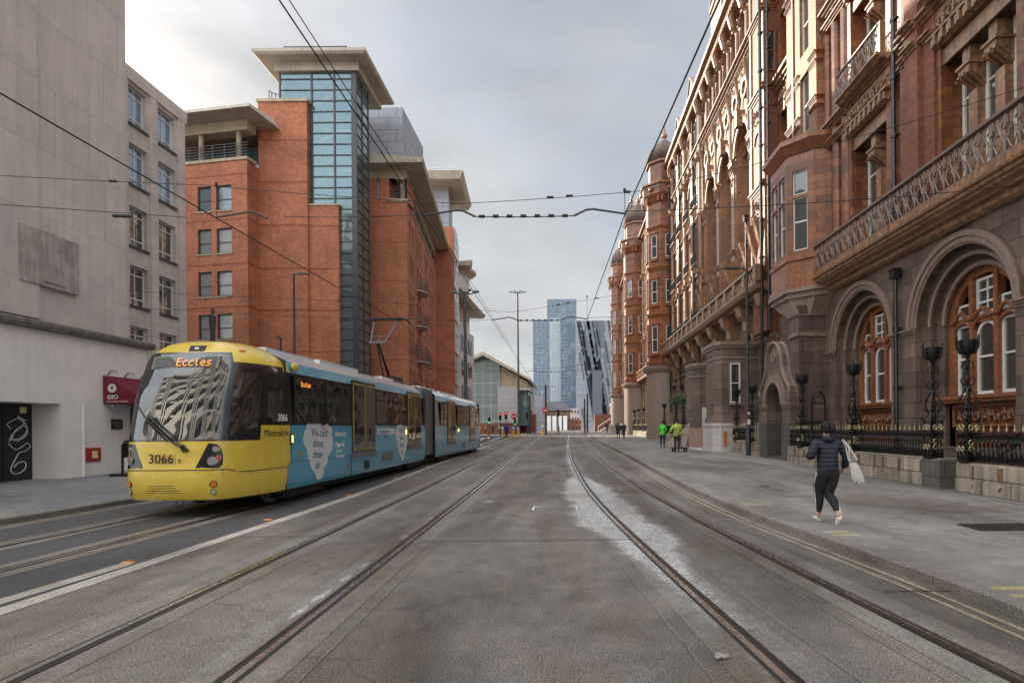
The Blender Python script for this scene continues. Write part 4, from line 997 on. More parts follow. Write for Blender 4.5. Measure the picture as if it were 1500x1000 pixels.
# ================================================================== LEFT SIDE
def text(s, size, T_o, T_x, T_y, mat, parent, name='lettering', align='LEFT', ext=.002, sx=1.0, off=0):
    cu = bpy.data.curves.new('t', 'FONT'); cu.body = s; cu.size = size; cu.align_x = align; cu.extrude = ext; cu.resolution_u = 3; cu.offset = off
    o = bpy.data.objects.new('t', cu); me = bpy.data.meshes.new_from_object(o)
    X = Vector(T_x).normalized(); Y = Vector(T_y).normalized(); Z = X.cross(Y); O = Vector(T_o)
    if parent is not None:
        p = parent
        while p is not None: O = O-p.location; p = p.parent
    for v in me.vertices: v.co = O+X*v.co.x*sx+Y*v.co.y+Z*v.co.z
    me.materials.clear(); me.materials.append(mat); bpy.data.objects.remove(o); bpy.data.curves.remove(cu)
    ob = bpy.data.objects.new(name, me); COL.objects.link(ob); ob.parent = parent; return ob
LX = -16.4; TA = TXp(LX)
bk = empty('stone_building', (LX-5, 8, 0), 'tall windowless pale stone building with white rendered ground floor and black graffitied doors', 'building')
w = MB(); facade(w, TA, 8, 21.6, 4.9, 22, []); facade(w, TY(21.6), LX-12, LX, 4.9, 22, [])
w.box(LX-12, LX-.01, 8, 21.59, 4.9, 22); w.build('wall', M['ashlar'], bk)
w = MB(); w.tbox(TA, 13, 17.9, 5.15, 22.02, -.1, .10); w.build('pilaster', M['ashlar'], bk)
w = MB(); w.tbox(TA, 17.2, 19.3, 6.2, 7.9, -.05, .13); w.tbox(TA, 18.0, 18.75, 6.35, 7.9, .0, .17); M['stained'] = plain('stained', (.46, .415, .39), .85, 0, .22, 2, streak=.35); w.build('blocked_opening', M['stained'], bk)
w = MB(); facade(w, TA, 8, 22.6, -.2, 4.85, [(11, 18.7, -.1, 2.55)], .95); w.box(LX-12, LX-1.4, 8, 22.6, -.2, 4.85); w.build('ground_floor_wall', M['render_white'], bk)
w = MB(); w.ext(TA, [(-.02, 4.82), (.16, 4.84), (.2, 4.95), (.2, 5.05), (.06, 5.12), (-.02, 5.14)], 8, 22.8); M['ledge'] = plain('ledge', (.20, .18, .16), .8, 0, .3, 4, streak=.3); w.build('ledge', M['ledge'], bk)
M['black_door'] = plain('black_door', (.018, .018, .02), .45, 0, .3, 4, bump=.1)
w = MB(); w.tbox(TA, 11, 18.7, .1, 2.55, -.97, -.93)
for u in (12.5, 14, 15.5, 17.0): w.tbox(TA, u-.015, u+.015, .1, 2.5, -.93, -.915)
for u in (17.75,): w.tbox(TA, u-.02, u+.02, .1, 2.5, -.93, -.91)
dr = w.build('door', M['black_door'], bk)
w = MB(); G = lambda u, z: TA(u, z, -.905)
def sq(pts, r=.014):
    P = []
    for i in range(len(pts)-1):
        p0 = pts[max(i-1, 0)]; p1 = pts[i]; p2 = pts[i+1]; p3 = pts[min(i+2, len(pts)-1)]
        for k in range(4):
            t = k/4; P.append(tuple(.5*((2*p1[j])+(-p0[j]+p2[j])*t+(2*p0[j]-5*p1[j]+4*p2[j]-p3[j])*t*t+(-p0[j]+3*p1[j]-3*p2[j]+p3[j])*t**3) for j in (0, 1)))
    P.append(pts[-1]); w.tube([G(*p) for p in P], r, 5)
sq([(17.95, 1.75), (17.85, 1.9), (18.0, 2.0), (18.25, 2.1), (18.4, 2.0), (18.3, 1.8), (18.1, 1.65), (17.95, 1.5), (18.15, 1.42), (18.4, 1.55), (18.5, 1.75), (18.35, 1.85), (18.1, 1.7), (18.0, 1.5), (17.9, 1.35)])
sq([(17.9, 1.45), (18.2, 1.38), (18.5, 1.6), (18.45, 1.9), (18.2, 2.15), (18.3, 2.0), (18.5, 2.05)]); sq([(17.88, 1.3), (18.1, 1.1), (18.35, 1.2), (18.5, 1.3), (18.6, 1.18), (18.45, 1.05), (18.25, 1.0), (18.1, .8), (17.95, .5), (18.05, .35), (18.3, .38), (18.45, .55), (18.4, .7), (18.2, .68), (18.05, .55)])
sq([(17.2, .95), (17.35, 1.0), (17.5, .9), (17.42, 1.05)])
M['graffiti'] = plain('graffiti', (.7, .7, .72), .6); w.build('graffiti', M['graffiti'], dr)
w = MB(); w.tbox(TA, 18.28, 18.5, 2.25, 2.45, -.93, -.912); M['sign_yellow'] = plain('sign_yellow', (.75, .68, .3), .5); w.build('warning_sign', M['sign_yellow'], dr)
w = MB(); w.tbox(TA, 17.2, 17.55, 1.45, 1.75, -.93, -.912); M['sign_blue'] = plain('sign_blue', (.08, .2, .5), .5); w.build('notice', M['sign_blue'], dr)
w = MB(); w.tube([TA(19.5, .1, .06), TA(19.5, 2.55, .06)], .05, 8); w.build('corner_bead', M['render_white'], bk)
# red inlet box, awning, plaque
rb = empty('dry_riser_box', (LX, 19.9, 1.0), 'red wall box with a yellow centre panel on the white rendered wall', 'wall box')
M['red_paint'] = plain('red_paint', (.36, .025, .03), .45)
w = MB(); w.tbox(TA, 19.55, 20.25, .62, 1.08, -.02, .05); w.build('frame', M['red_paint'], rb); w = MB(); w.tbox(TA, 19.6, 20.2, .66, 1.04, .05, .062); w.build('cover', M['red_paint'], rb)
w = MB(); w.tbox(TA, 19.85, 20.08, .72, .97, .062, .072); w.build('label', M['sign_yellow'], rb)
w = MB(); w.tbox(TA, 20.75, 21.25, 1.72, 2.08, .01, .05); pl = tag(w.build('plaque', M['black_door']), 'small black plaque with gold lettering beside the red awning', 'sign')
text('RISTORANTE', .065, TA(20.8, 1.94, .055), (0, 1, 0), (0, 0, 1), M['gold'], pl); text('Gio', .15, TA(20.88, 1.79, .055), (0, 1, 0), (0, 0, 1), M['gold'], pl)
M['awning_red'] = plain('awning_red', (.16, .012, .028), .8, 0, .1, 5)
aw_ = empty('awning', (LX, 21, 3), 'burgundy restaurant awning on the white wall with a round white emblem and lettering', 'awning')
y0, y1, zb, ztp, pj = 20.4, 23.6, 2.62, 3.62, 1.25
w = MB(); w.prism([(LX+.02, y0, zb), (LX+pj, y0, zb), (LX+pj, y0, zb+.28), (LX+.02, y0, ztp)], [(LX+.02, y1, zb), (LX+pj, y1, zb), (LX+pj, y1, zb+.28), (LX+.02, y1, ztp)]); w.build('canopy', M['awning_red'], aw_)
w = MB()
for i in range(9): x = LX+.1+i*.14; 
for i in range(22): yy = y0+i*(y1-y0)/21; w.tube([(LX+.03, yy, ztp+.005), (LX+pj+.005, yy, zb+.285)], .012, 4)
w.build('rib', M['awning_red'], aw_)
w = MB(); w.tube([(LX+.35, y0-.012, zb+.55), (LX+.35, y0-.02, zb+.55)], .15, 20); w.build('emblem', M['white_paint'], aw_)
w = MB(); w.ball((LX+.35, y0-.022, zb+.57), .05, 8, 5, (1, .1, 1.1)); w.box(LX+.34, LX+.36, y0-.025, y0-.015, zb+.45, zb+.55); w.build('emblem_figure', M['black_door'], aw_)
text('GIO', .2, (LX+.16, y0-.012, zb+.17), (1, 0, 0), (0, 0, 1), M['white_paint'], aw_, sx=1.1, off=.004); text('RISTORANTE PIZZERIA', .075, (LX+.14, y0-.012, zb+.05), (1, 0, 0), (0, 0, 1), M['white_paint'], aw_)
w = MB()
for yy in (20.6, 21.4, 22.2): w.tube([(LX, yy, ztp+.03), (LX+.15, yy, ztp+.18), (LX+.35, yy, ztp+.15), (LX+.38, yy, ztp+.05)], .03, 5); 
for yy in (20.5, 21.3): w.ball((LX+.3, yy, zb-.06), .07, 8, 5)
w.build('lamp', M['galv'], aw_)
w = MB(); w.tbox(TA, 21.7, 23.2, .1, 2.6, .0, .08); rd_ = w.build('doorway', M['doorway'], bk)
# ---- second left building: bands of windows
L2 = -20.0; TB = TXp(L2)
bd = empty('office_block', (L2-5, 28, 0), 'grey-beige stone office block with two columns of white framed windows behind the tall windowless wall', 'building')
w = MB(); U0 = 26.35; U1 = 30.35; wz = [(1.7, 3.4), (4.6, 6.45), (7.4, 9.25), (10.25, 12.05), (13.05, 14.85), (15.85, 17.4)]
wz = [(1.6, 3.5), (4.6, 6.5), (7.45, 9.3), (10.2, 12.05), (13.05, 14.95), (15.85, 17.6)]
M['glass_sky_tint'] = glassm('glass_sky_tint', (.20, .29, .42), .05, 1, .05, .5, .35, 1.9)  # blue base colour stands in for sky mirrored in the upper windows
cw = [(26.5, 27.65), (28.3, 29.65)]
facade(w, TB, 21.6, U1, -.2, 18.3, [(a, b, c, e) for a, b in cw for c, e in wz]+[(23.2, 25.6, c, e) for c, e in wz], .3)
w.box(L2-12, L2-.9, 21.7, U1-.02, -.2, 18.25); facade(w, TY(U1), L2-12, L2, -.2, 18.3, []); w.poly([(L2-12, 21.6, 18.28), (L2, 21.6, 18.28), (L2, U1, 18.28), (L2-12, U1, 18.28)])
w.build('wall', M['ashlar_plain'], bd)
m = MB(); m.tbox(TB, 21.6, U1+.1, 17.75, 18.35, -.02, .12)
for u in (26.05, 27.98, 30.0): m.tbox(TB, u-.22, u+.28, 0, 17.75, -.02, .1)
m.build('pilaster', M['ashlar_plain'], bd)
for a, b in cw+[(23.2, 25.6)]:
    for c, e in wz:
        f_ = window(TB, a, b, c, e, -.26, bd, 2, 1, False, .06, tall=[.2, .8], gl='glass_sky_tint' if c > 13 else 'glass'); s = MB(); s.tbox(TB, a-.05, b+.05, c-.1, c, -.25, .08); s.build('sill', M['frame_dark'], f_)
m = MB(); m.tbox(TB, 26.4, 27.8, 18.3, 18.5, -3, -1); m.build('roof', M['ledge'], bd)
# ---- red brick block with glass stair tower
rb = empty('brick_block', (-20, 48, 0), 'orange-red brick block with a tall glass stair tower and flat overhanging roofs', 'building')
def brickwin(Tq, u0, u1, z0, z1, d=-.2, gl='glass_pale', parent=None): return window(Tq, u0, u1, z0, z1, d, parent or rb, 1, 1, False, .07, 'frame_dark', gl, tall=[.38, .62] if z1-z0 > 1.8 else [.45])
fz = [(1.5, 3.6), (4.5, 6.7), (8.0, 9.75), (11.0, 12.75), (14.0, 15.75), (17.0, 18.75)]
# left wing, its front turning back to the left
p0 = (-29.5, 42.75); p1 = (-22.0, 40.0); TW = TL((-29.5, 41.3+.0), (-22.0, 40.0)); ln = math.hypot(7.5, 1.3)
wo = [(ln-3.95, ln-2.85), (ln-2.45, ln-1.25), (ln-6.6, ln-5.5)]
w = MB(); facade(w, TW, 0, ln, -.2, 20.4, [(a, b, c, e) for a, b in wo for c, e in fz], .2)
facade(w, TXp(-22.0), 40.0, 41.6, -.2, 20.4, []); w.poly([(-29.5, 41.3, 20.4), (-22, 40, 20.4), (-22, 44, 20.4), (-29.5, 44, 20.4)])
w.box(-40, -22.0, 43.9, 60, -.2, 23.4); w.box(-40, -29.5, 41.3, 44, -.2, 20.4)
w.build('wall', M['red_brick'], rb)
bb_ = MB()
for z in (4.0, 7.2, 10.2, 13.2, 16.3, 19.4): bb_.tbox(TW, 0, ln, z, z+.07, -.02, .012); bb_.tbox(TXp(-22.0), 40.0, 41.5, z, z+.07, -.02, .012)
bb_.build('brick_band', M['red_brick_band'], rb)
for a, b in wo:
    for c, e in fz:
        f_ = brickwin(TW, a, b, c, e, -.17, 'glass_blue' if c > 16 else 'glass_pale')
        s = MB(); s.tbox(TW, a-.06, b+.06, c-.09, c, -.1, .06); s.build('sill', M['buff_stone'], f_)
m = MB(); m.tbox(TW, 0, ln+.05, 20.4, 20.6, -.9, .08)
m.tbox(TW, 0, ln+.0, 22.5, 23.2, -.9, -.05)
for u in (ln-3.9, ln-.9, ln-7): m.tube([TW(u, 20.6, -.35), TW(u, 22.5, -.35)], .17, 12)
m.build('loggia_column', M['buff_stone'], rb)
m = MB(); m.prism([TW(-1, 23.2, -5), TW(ln+1.3, 23.2, -5), TW(ln+1.3, 23.2, 1.4), TW(-1, 23.2, 1.4)], [TW(-1, 24.0, -4.4), TW(ln+.6, 24.4, -4.4), TW(ln+1.2, 23.45, 1.3), TW(-1, 23.45, 1.3)]); m.build('roof', M['roof_slab'], rb)
m = MB()
for a in range(9): m.tbox(TW, ln-8.5+a*.95, ln-8.46+a*.95, 20.6, 21.6, -.1, -.06)
for z in (20.8, 21.0, 21.2, 21.4, 21.6): m.tbox(TW, 0, ln, z, z+.03, -.1, -.05)
m.build('railing', M['dark_rail'], rb)
m = MB(); m.tbox(TW, 0, ln-.6, 20.6, 22.5, -2.6, -2.5); m.build('loggia_glazing', M['glass_teal'], rb)
for z0 in (4.3,):
    m = MB()
    for z in (z0, z0+.25, z0+.5, z0+.75, z0+1.0): m.tbox(TW, ln-4.2, ln-1.0, z, z+.035, .35, .38); m.tbox(TW, ln-4.2, ln-4.17, z, z+.035, 0, .38); m.tbox(TW, ln-1.03, ln-1.0, z, z+.035, 0, .38)
    m.build('railing', M['dark_rail'], rb)
# brick masses in front of the glass tower
w = MB(); w.box(-22.0, -18.5, 41.5, 44, -.2, 25.2); w.box(-18.5, -16.35, 41.7, 44, -.2, 17.8); w.build('wall', M['red_brick'], rb)
m = MB()
for z in (4.0, 7.2, 10.2, 13.2, 16.3, 19.4, 22.4): 
    m.box(-22.0, -18.495, 41.485, 41.6, z, z+.07)
    if z < 17: m.box(-18.5, -16.34, 41.685, 41.8, z, z+.07)
m.build('brick_band', M['red_brick_band'], rb)
m = MB(); m.box(-22.1, -18.4, 41.4, 44, 25.2, 25.4); m.box(-18.498, -16.3, 41.65, 44, 17.8, 17.92); m.build('coping', M['buff_stone'], rb)
m = MB()
for a in range(7): t = a/6*PI; m.tube([(-21.2+.5*cos(t), 42.5+.5*sin(t), 25.4), (-21.2+.5*cos(t), 42.5+.5*sin(t), 26.6)], .03, 5)
m.tube([(-21.2+.5*cos(a/12*PI), 42.5+.5*sin(a/12*PI), 26.6) for a in range(13)], .03, 5); m.build('ladder_cage', M['pole'], rb)
# glass stair tower: frames, panes, stairs inside
gx0, gx1, gy0, gy1, gt = -20.7, -15.1, 41.95, 44.6, 27.6
M['clear_pane'] = glassm('clear_pane', (.17, .27, .31), .05, 1, .05, .5, .55)
M['clear_pane'].node_tree.nodes['Principled BSDF'].inputs['Alpha'].default_value = .66
M['stair_white'] = plain('stair_white', (.42, .45, .45), .6); M['stair_core'] = plain('stair_core', (.16, .19, .20), .7)
gt_ = MB(); gt_.poly([(gx0+.05, gy0+.06, 0), (gx1-.05, gy0+.06, 0), (gx1-.05, gy0+.06, gt), (gx0+.05, gy0+.06, gt)]); gt_.poly([(gx1-.05, gy0+.06, 0), (gx1-.05, gy1, 0), (gx1-.05, gy1, gt), (gx1-.05, gy0+.06, gt)]); gtw = gt_.build('glass_tower', M['clear_pane'], rb)
m = MB(); m.box(gx0+.1, gx1-1.0, gy1-.1, gy1+1.2, 0, gt-.05); m.box(gx0+.1, gx0+.3, gy0+.3, gy1, 0, gt-.05)
m.build('stair_core', M['stair_core'], rb)
for k in range(9):
    z = 1.6+k*2.9; m = MB(); m.box(gx0+.35, gx0+1.6, gy0+.3, gy1-.15, z, z+.22); m.box(gx1-1.5, gx1-.3, gy0+.3, gy1-.15, z+1.45, z+1.67)
    for s_, (ya, yb), (za, zb2) in ((1, (gy0+.35, gy0+1.2), (z+.1, z+1.55)), (-1, (gy0+1.35, gy0+2.3), (z+1.55, z+3.0))):
        x0, x1 = (gx0+1.6, gx1-1.5) if s_ == 1 else (gx1-1.5, gx0+1.6)
        m.prism([(x0, ya, za-.15), (x1, ya, zb2-.15), (x1, yb, zb2-.15), (x0, yb, za-.15)], [(x0, ya, za+.15), (x1, ya, zb2+.15), (x1, yb, zb2+.15), (x0, yb, za+.15)])
        m.tube([(x0, ya, za+1.0), (x1, ya, zb2+1.0)], .04, 5)
    m.build('stair_flight', M['stair_white'], rb)
m = MB()
z = 1.0
zi = 0
while z < gt:
    m.box(gx0, gx1, gy0, gy0+.08, z, z+.07); m.box(gx1-.08, gx1, gy0, gy1, z, z+.07); z += .79
for x in (gx0, -18.4, -16.75): m.box(x, x+.11, gy0-.02, gy0+.07, 0, gt)
m.box(gx1-.36, gx1+.02, gy0-.03, gy0+.12, 0, gt); m.box(gx1-.06, gx1+.02, 43.2, 43.3, 0, gt); m.box(gx1-.06, gx1+.02, gy1-.1, gy1, 0, gt)
m.build('mullion', M['frame_dark'], rb)
m = MB(); rx0, rx1, ry0 = -22.0, -14.0, 40.7
m.prism([(rx0+.15, ry0+.15, 28.2), (rx1-.15, ry0+.15, 28.2), (rx1-.15, 47.4, 28.2), (rx0+.15, 47.4, 28.2)], [(rx0, ry0, 28.34), (rx1, ry0, 28.34), (rx1, 47.6, 28.34), (rx0, 47.6, 28.34)]); m.box(rx0, rx1, ry0, 47.6, 28.342, 28.55); m.box(gx0-.25, gx1+.25, gy0-.2, 47, 27.6, 28.2); m.build('roof', M['roof_slab'], rb)
m = MB()
for x0, x1, y, z in ((-20, -15.5, 41.3, 29.0),): m.tube([(x0, y, 28.6), (x0, y, z), (x1, y, z), (x1, y, 28.6)], .04, 5)
m.build('roof_rail', M['pole'], rb)
m = MB(); m.box(-19.3, -13.7, 49.0, 56, 22.4, 28.9); m.build('plant_room', M['grey_clad'], rb)
# right part with street facade slanting away
cA = Vector((-12.85, 47.0)); dr_ = Vector((-.112, 1)).normalized(); lenA = 21.5; cB = cA+dr_*lenA
TS = TL(tuple(cA), tuple(cB)); 
zf = [(2.2, 3.9), (4.6, 6.6), (7.9, 9.8), (11.1, 13.0), (14.3, 16.2), (17.2, 19.0)]
su = [(1.1, 1.95), (2.5, 3.35), (5.3, 6.2), (7.0, 7.9), (10.6, 11.4), (12.0, 12.8), (15.0, 15.8), (16.6, 17.4)]
w = MB(); facade(w, TY(47.0), -16.6, -12.85, -.2, 22.0, [(-14.3, -12.83, 20.2, 22.0)], 2.0)
facade(w, TS, 0, lenA, -.2, 20.2, [(a, b, c, e) for a, b in su for c, e in zf], .25)
w.prism([(-30, 47.01, -.2), (-13.2, 47.3, -.2), (cB.x-.4, cB.y, -.2), (-30, cB.y, -.2)], [(-30, 47.01, 20.1), (-13.2, 47.3, 20.1), (cB.x-.4, cB.y, 20.1), (-30, cB.y, 20.1)])
w.build('wall', M['red_brick'], rb)
m = MB(); m.tbox(TY(47), -16.6, -12.83, -.2, 4.6, -.02, .04); m.tbox(TS, -.04, lenA, -.2, 4.2, -.02, .04); m.build('plinth', M['buff_stone'], rb)
m = MB()
for z in (7.2, 10.4, 13.6, 16.8, 20.0): m.tbox(TY(47), -16.6, -12.84, z, z+.06, -.02, .012); m.tbox(TS, 0, lenA, z, z+.06, -.02, .012)
m.build('brick_band', M['red_brick_band'], rb)
for a, b in su:
    for c, e in zf: f_ = brickwin(TS, a, b, c, e, -.22, 'glass')
m = MB(); m.tbox(TS, 0, lenA, 20.2, 20.35, -1.5, .06); m.tbox(TY(47), -14.3, -12.8, 20.1, 20.25, -.5, .06); m.tbox(TS, 0, lenA, 21.9, 22.6, -.9, -.1); m.tbox(TY(47), -16.6, -12.9, 22.0, 22.7, -.9, .02)
for u in (.5, 3.5, 6.5, 9.5, 12.5, 15.5, 18.5): m.tube([TS(u, 20.3, -.4), TS(u, 22.0, -.4)], .2, 10)
m.build('loggia_column', M['buff_stone'], rb)
m = MB(); m.tbox(TS, 0, lenA, 20.2, 22, -2.3, -2.2); m.build('loggia_glazing', M['glass_teal'], rb)
m = MB(); m.prism([TS(-1.2, 22.85, 1.4), TS(lenA, 22.85, 1.4), TS(lenA, 22.6, -3), TS(-1.2, 22.6, -3)], [TS(-1.3, 23.15, 1.5), TS(lenA+.3, 23.15, 1.5), TS(lenA+.3, 23.9, -6), TS(-1.3, 23.4, -3.5)]); m.build('roof', M['roof_slab'], rb)
m = MB()
for z in (20.6, 20.85, 21.1, 21.3): m.tbox(TS, 0, lenA, z, z+.035, -.15, -.11); m.tbox(TY(47), -14.3, -12.9, z, z+.035, -.15, -.11)
m.build('railing', M['dark_rail'], rb)
for zc, us in ((14.3, [(5.0, 8.2)]), (11.1, [(5.0, 8.2)]), (7.9, [(.9, 3.6), (5.0, 8.2), (10.3, 13.1)]), (4.6, [(.9, 3.6), (5.0, 8.2), (10.3, 13.1)]), (17.2, [])):
    for a, b in us:
        m = MB(); dd = .9 if a == 5.0 else .35
        P = lambda z: [TS(a+(b-a)*i/10, z, dd*sin(PI*i/10)**.6 if dd > .5 else (dd if 0 < i < 10 else 0)) for i in range(11)]
        for k in range(5): m.tube(P(zc-.1+.26*k), .03, 5)
        m.tube(P(zc-.1), .03, 5)
        for i in range(1, 10, 2): m.tube([P(zc-.1)[i], P(zc+.95)[i]], .02, 4)
        k_ = m.build('balcony_rail', M['dark_rail'], rb)
        if dd > .5: m = MB(); q = P(zc-.25); m.prism(q, [(x, y, z+.15) for x, y, z in q]); m.build('balcony_floor', M['roof_slab'], k_)
m = MB()
for i in range(7): m.ball(TS(.6+i*1.6, 4.3, .25), .13, 8, 5, (1, 1, .7)); m.tube([TS(.6+i*1.6, 4.5, 0), TS(.6+i*1.6, 4.45, .25)], .03, 5)
m.build('wall_lamp', M['galv'], rb)
# end stair tower with canopy
e0 = cB+Vector((2.0, 0)); dr2 = Vector((-.10, 1)).normalized(); e1 = e0+dr2*7.5
TE = TL(tuple(e0), tuple(e1))
end = empty('stair_tower', (-15, 70, 0), 'narrow brick and glass tower with a flat overhanging canopy beyond the brick block', 'building')
w = MB(); w.prism([(-18, 68.4, 0), (e0.x, 68.5, 0), (e1.x, e1.y, 0), (-18, e1.y, 0)], [(-18, 68.4, 25.5), (e0.x, 68.5, 25.5), (e1.x, e1.y, 25.5), (-18, e1.y, 25.5)]); w.build('wall', M['red_brick'], end)
w = MB(); w.prism([(-18, 68.6, 25.6), (e0.x-.6, 68.8, 25.6), (e1.x-.6, e1.y-1, 25.6), (-18, e1.y-1, 25.6)], [(-18, 68.6, 30.4), (e0.x-.6, 68.8, 30.4), (e1.x-.6, e1.y-1, 30.4), (-18, e1.y-1, 30.4)]); w.build('plant_room', M['grey_clad'], end)
w = MB(); w.prism([(-19.5, 66.6, 30.4), (e0.x+1.2, 66.6, 30.4), (e1.x+1.2, e1.y+.6, 30.4), (-19.5, e1.y+.6, 30.4)], [(-20, 66.2, 31.2), (e0.x+1.6, 66.2, 31.2), (e1.x+1.6, e1.y+1, 31.2), (-20, e1.y+1, 31.2)]); w.build('roof', M['roof_slab'], end)
w = MB(); w.tube([(-19, 67.5, 31.2), (-19, 67.5, 32.0), (-14.5, 67.5, 32.0), (-14.5, 67.5, 31.2)], .05, 5); w.build('roof_rail', M['galv'], end)
w = MB()
for k in range(6): w.tbox(TE, 1.2, 4.2, 3+3.9*k, 6.4+3.9*k, -.02, .05)
w.build('glazing', M['glass_blue'], end)
w = MB()
for k in range(6):
    for z in (3, 4.1, 5.2, 6.35): w.tbox(TE, 1.15, 4.25, z+3.9*k, z+3.9*k+.07, .0, .08)
    for u in (1.15, 2.65, 4.18): w.tbox(TE, u, u+.08, 3+3.9*k, 6.4+3.9*k, .0, .085)
w.tbox(TE, 4.3, 4.6, 0, 25.5, 0, .2); w.build('mullion', M['galv'], end)
w = MB(); w.prism([(e0.x-.5, 73, 22.2), (e0.x+1.2, 73, 22.2), (e0.x+.5, 77, 22.2), (e0.x-1.5, 77, 22.2)], [(e0.x-.5, 73, 22.7), (e0.x+1.5, 73, 22.9), (e0.x+.8, 77, 22.9), (e0.x-1.5, 77, 22.7)]); w.build('canopy', M['roof_slab'], end)
# white clad block with round drum
wb = empty('white_block', (-17, 86, 0), 'white panelled block with a round drum roof beyond the brick tower', 'building')
w = MB(); w.prism([(-32, 77.5, 0), (-15.6, 77.5, 0), (-15.0, 94, 0), (-32, 94, 0)], [(-32, 77.5, 16.5), (-15.6, 77.5, 16.5), (-15.0, 94, 16.5), (-32, 94, 16.5)]); w.build('wall', M['white_clad'], wb)
for k in range(4):
    for j in range(3): w = MB(); w.box(-15.9, -15.36+j*.17, 80+j*4.6, 83+j*4.6, 2+3.7*k, 4.2+3.7*k); w.build('window', M['glass'], wb)
w = MB(); w.prism([(-34, 76.5, 19.6), (-14.2, 76.5, 19.6), (-13.6, 95, 19.6), (-34, 95, 19.6)], [(-34, 76.0, 20.1), (-13.8, 76.0, 20.1), (-13.2, 95.5, 20.1), (-34, 95.5, 20.1)]); w.build('roof', M['roof_slab'], wb)
w = MB()
for k in range(8): w.tube([(-15.6, 78.5+k*2, 16.5), (-15.6, 78.5+k*2, 19.6)], .18, 8)
w.build('column', M['white_paint'], wb)
w = MB(); w.box(-31, -17, 79, 93, 16.5, 19.6); w.build('penthouse_glazing', M['glass_teal'], wb)
w = MB(); w.lathe([(2.6, 0), (2.6, 3.6)], -16.6, 84, 20, 20.1); w.build('drum', M['white_clad'], wb, smooth=True)
w = MB(); w.lathe([(3.2, 0), (3.6, .3), (3.6, .6), (2.5, .9)], -16.6, 84, 24, 23.7); w.build('drum_roof', M['roof_slab'], wb, smooth=True)
# ================================================================== BACKGROUND
hall = empty('glass_hall', (-17, 120, 0), 'low glass-fronted concert hall with a pitched pale roof at the end of the left side', 'building')
gy = 112
peak = (-15.8, 16.0); lft = (-24, 12.5); rgt = (-8.6, 11.2)
w = MB(); w.prism([(-24, gy, 0), (-13.0, gy, 0), (-13.0, gy, 14.2), (peak[0], gy, 15.2), (-24, gy, 11.9)], [(-24, gy+26, 0), (-13.0, gy+26, 0), (-13.0, gy+26, 14.2), (peak[0], gy+26, 15.2), (-24, gy+26, 11.9)]); w.build('glazing', M['glass_blue'], hall)
w = MB()
for x in range(8): xx = -24+x*1.57; zt = 11.9+(xx+24)/(8.2)*3.3 if xx < peak[0] else 15.2-(xx-peak[0])*.36; w.box(xx-.06, xx+.06, gy-.08, gy+.02, 0, zt)
for z in (2.8, 5.6, 5.9, 8.0, 10.2): w.box(-24, -13, gy-.07, gy+.01, z, z+.12)
w.build('mullion', M['white_clad'], hall)
w = MB(); w.prism([(-24.5, gy-1.5, 11.9), (peak[0], gy-2.5, 15.4), (-6.9, gy-1.2, 10.6), (-6.9, gy-1.2, 11.0), (peak[0], gy-2.5, 16.1), (-24.5, gy-1.5, 12.5)], [(-24.5, gy+28, 11.9), (peak[0], gy+28, 15.4), (-6.9, gy+28, 10.6), (-6.9, gy+28, 11.0), (peak[0], gy+28, 16.1), (-24.5, gy+28, 12.5)]); w.build('roof', M['roof_slab'], hall)
w = MB(); w.prism([(-13.0, gy+.5, 4), (-7.6, gy+.5, 4), (-7.6, gy+.5, 10.5), (-13, gy+.5, 13.8)], [(-13.0, gy+25, 4), (-7.6, gy+25, 4), (-7.6, gy+25, 10.5), (-13, gy+25, 13.8)]); w.build('side_wall', M['buff_stone'], hall)
M['grey_tile'] = masonry('grey_tile', (.42, .42, .44), (.38, .38, .40), (.2, .2, .21), 1.1, .9, .03, .5, .2, 10, .05, .1, .05)
w = MB(); w.box(-13.2, -9.2, gy-1.2, gy+14, 2.5, 9.4); w.build('tiled_wall', M['grey_tile'], hall)
w = MB(); w.box(-24, -9.3, gy-1.0, gy-.5, 0, 2.4); w.build('plinth', M['hotel_brick'], hall)
w = MB(); w.box(-9.2, -7.3, gy-.6, gy+12, 2, 8.8); w.build('stair_glazing', M['glass_teal'], hall)
w = MB(); w.box(-9.4, -6.9, gy-1.6, gy+12, 8.8, 9.1); w.build('canopy', M['white_clad'], hall)
def bld(name, label, x0, x1, y, d, z, mat, cat='building', wins=None, parts=None):
    r = empty(name, ((x0+x1)/2, y, 0), label, cat); w = MB(); w.box(x0, x1, y, y+d, -.5, z); w.build('wall', M[mat], r)
    if wins:
        n, k, m_ = wins; ww = (x1-x0)/n; hh = z/k
        for i in range(n):
            for j in range(k): w = MB(); w.box(x0+ww*(i+.22), x0+ww*(i+.78), y-.05, y+.02, hh*(j+.3), hh*(j+.8)); w.build('window', M[m_], r)
    return r
bld('grey_tower', 'dark grey slab tower right of the tiled concert hall wall', -8.4, -6.1, 150, 12, 9.8, 'grey_clad')
bld('dark_block', 'dark blue-grey block with flat top above the canopy left of the glass skyscrapers', -17.5, -11, 200, 15, 17.0, 'grey_clad')
bld('low_wall_building', 'low red brick building behind the traffic lights', -22, -6.4, 118, 5, 4.3, 'hotel_brick')
wh = bld('warehouse', 'brick warehouse with hipped slate roof and white screens in front of the skyscrapers', -10.5, 1.5, 205, 20, 7.5, 'hotel_brick', wins=(6, 3, 'glass'))
w = MB(); w.prism([(-11, 204, 7.5), (2, 204, 7.5), (2, 226, 7.5), (-11, 226, 7.5)], [(-7, 212, 11), (-2, 212, 11), (-2, 219, 11), (-7, 219, 11)]); w.build('roof', M['slate'], wh)
w = MB()
for i in range(5): w = MB(); w.box(-8.8+i*1.9, -7.4+i*1.9, 203.6, 204, .4, 5.6); w.build('screen', M['white_paint'], wh)
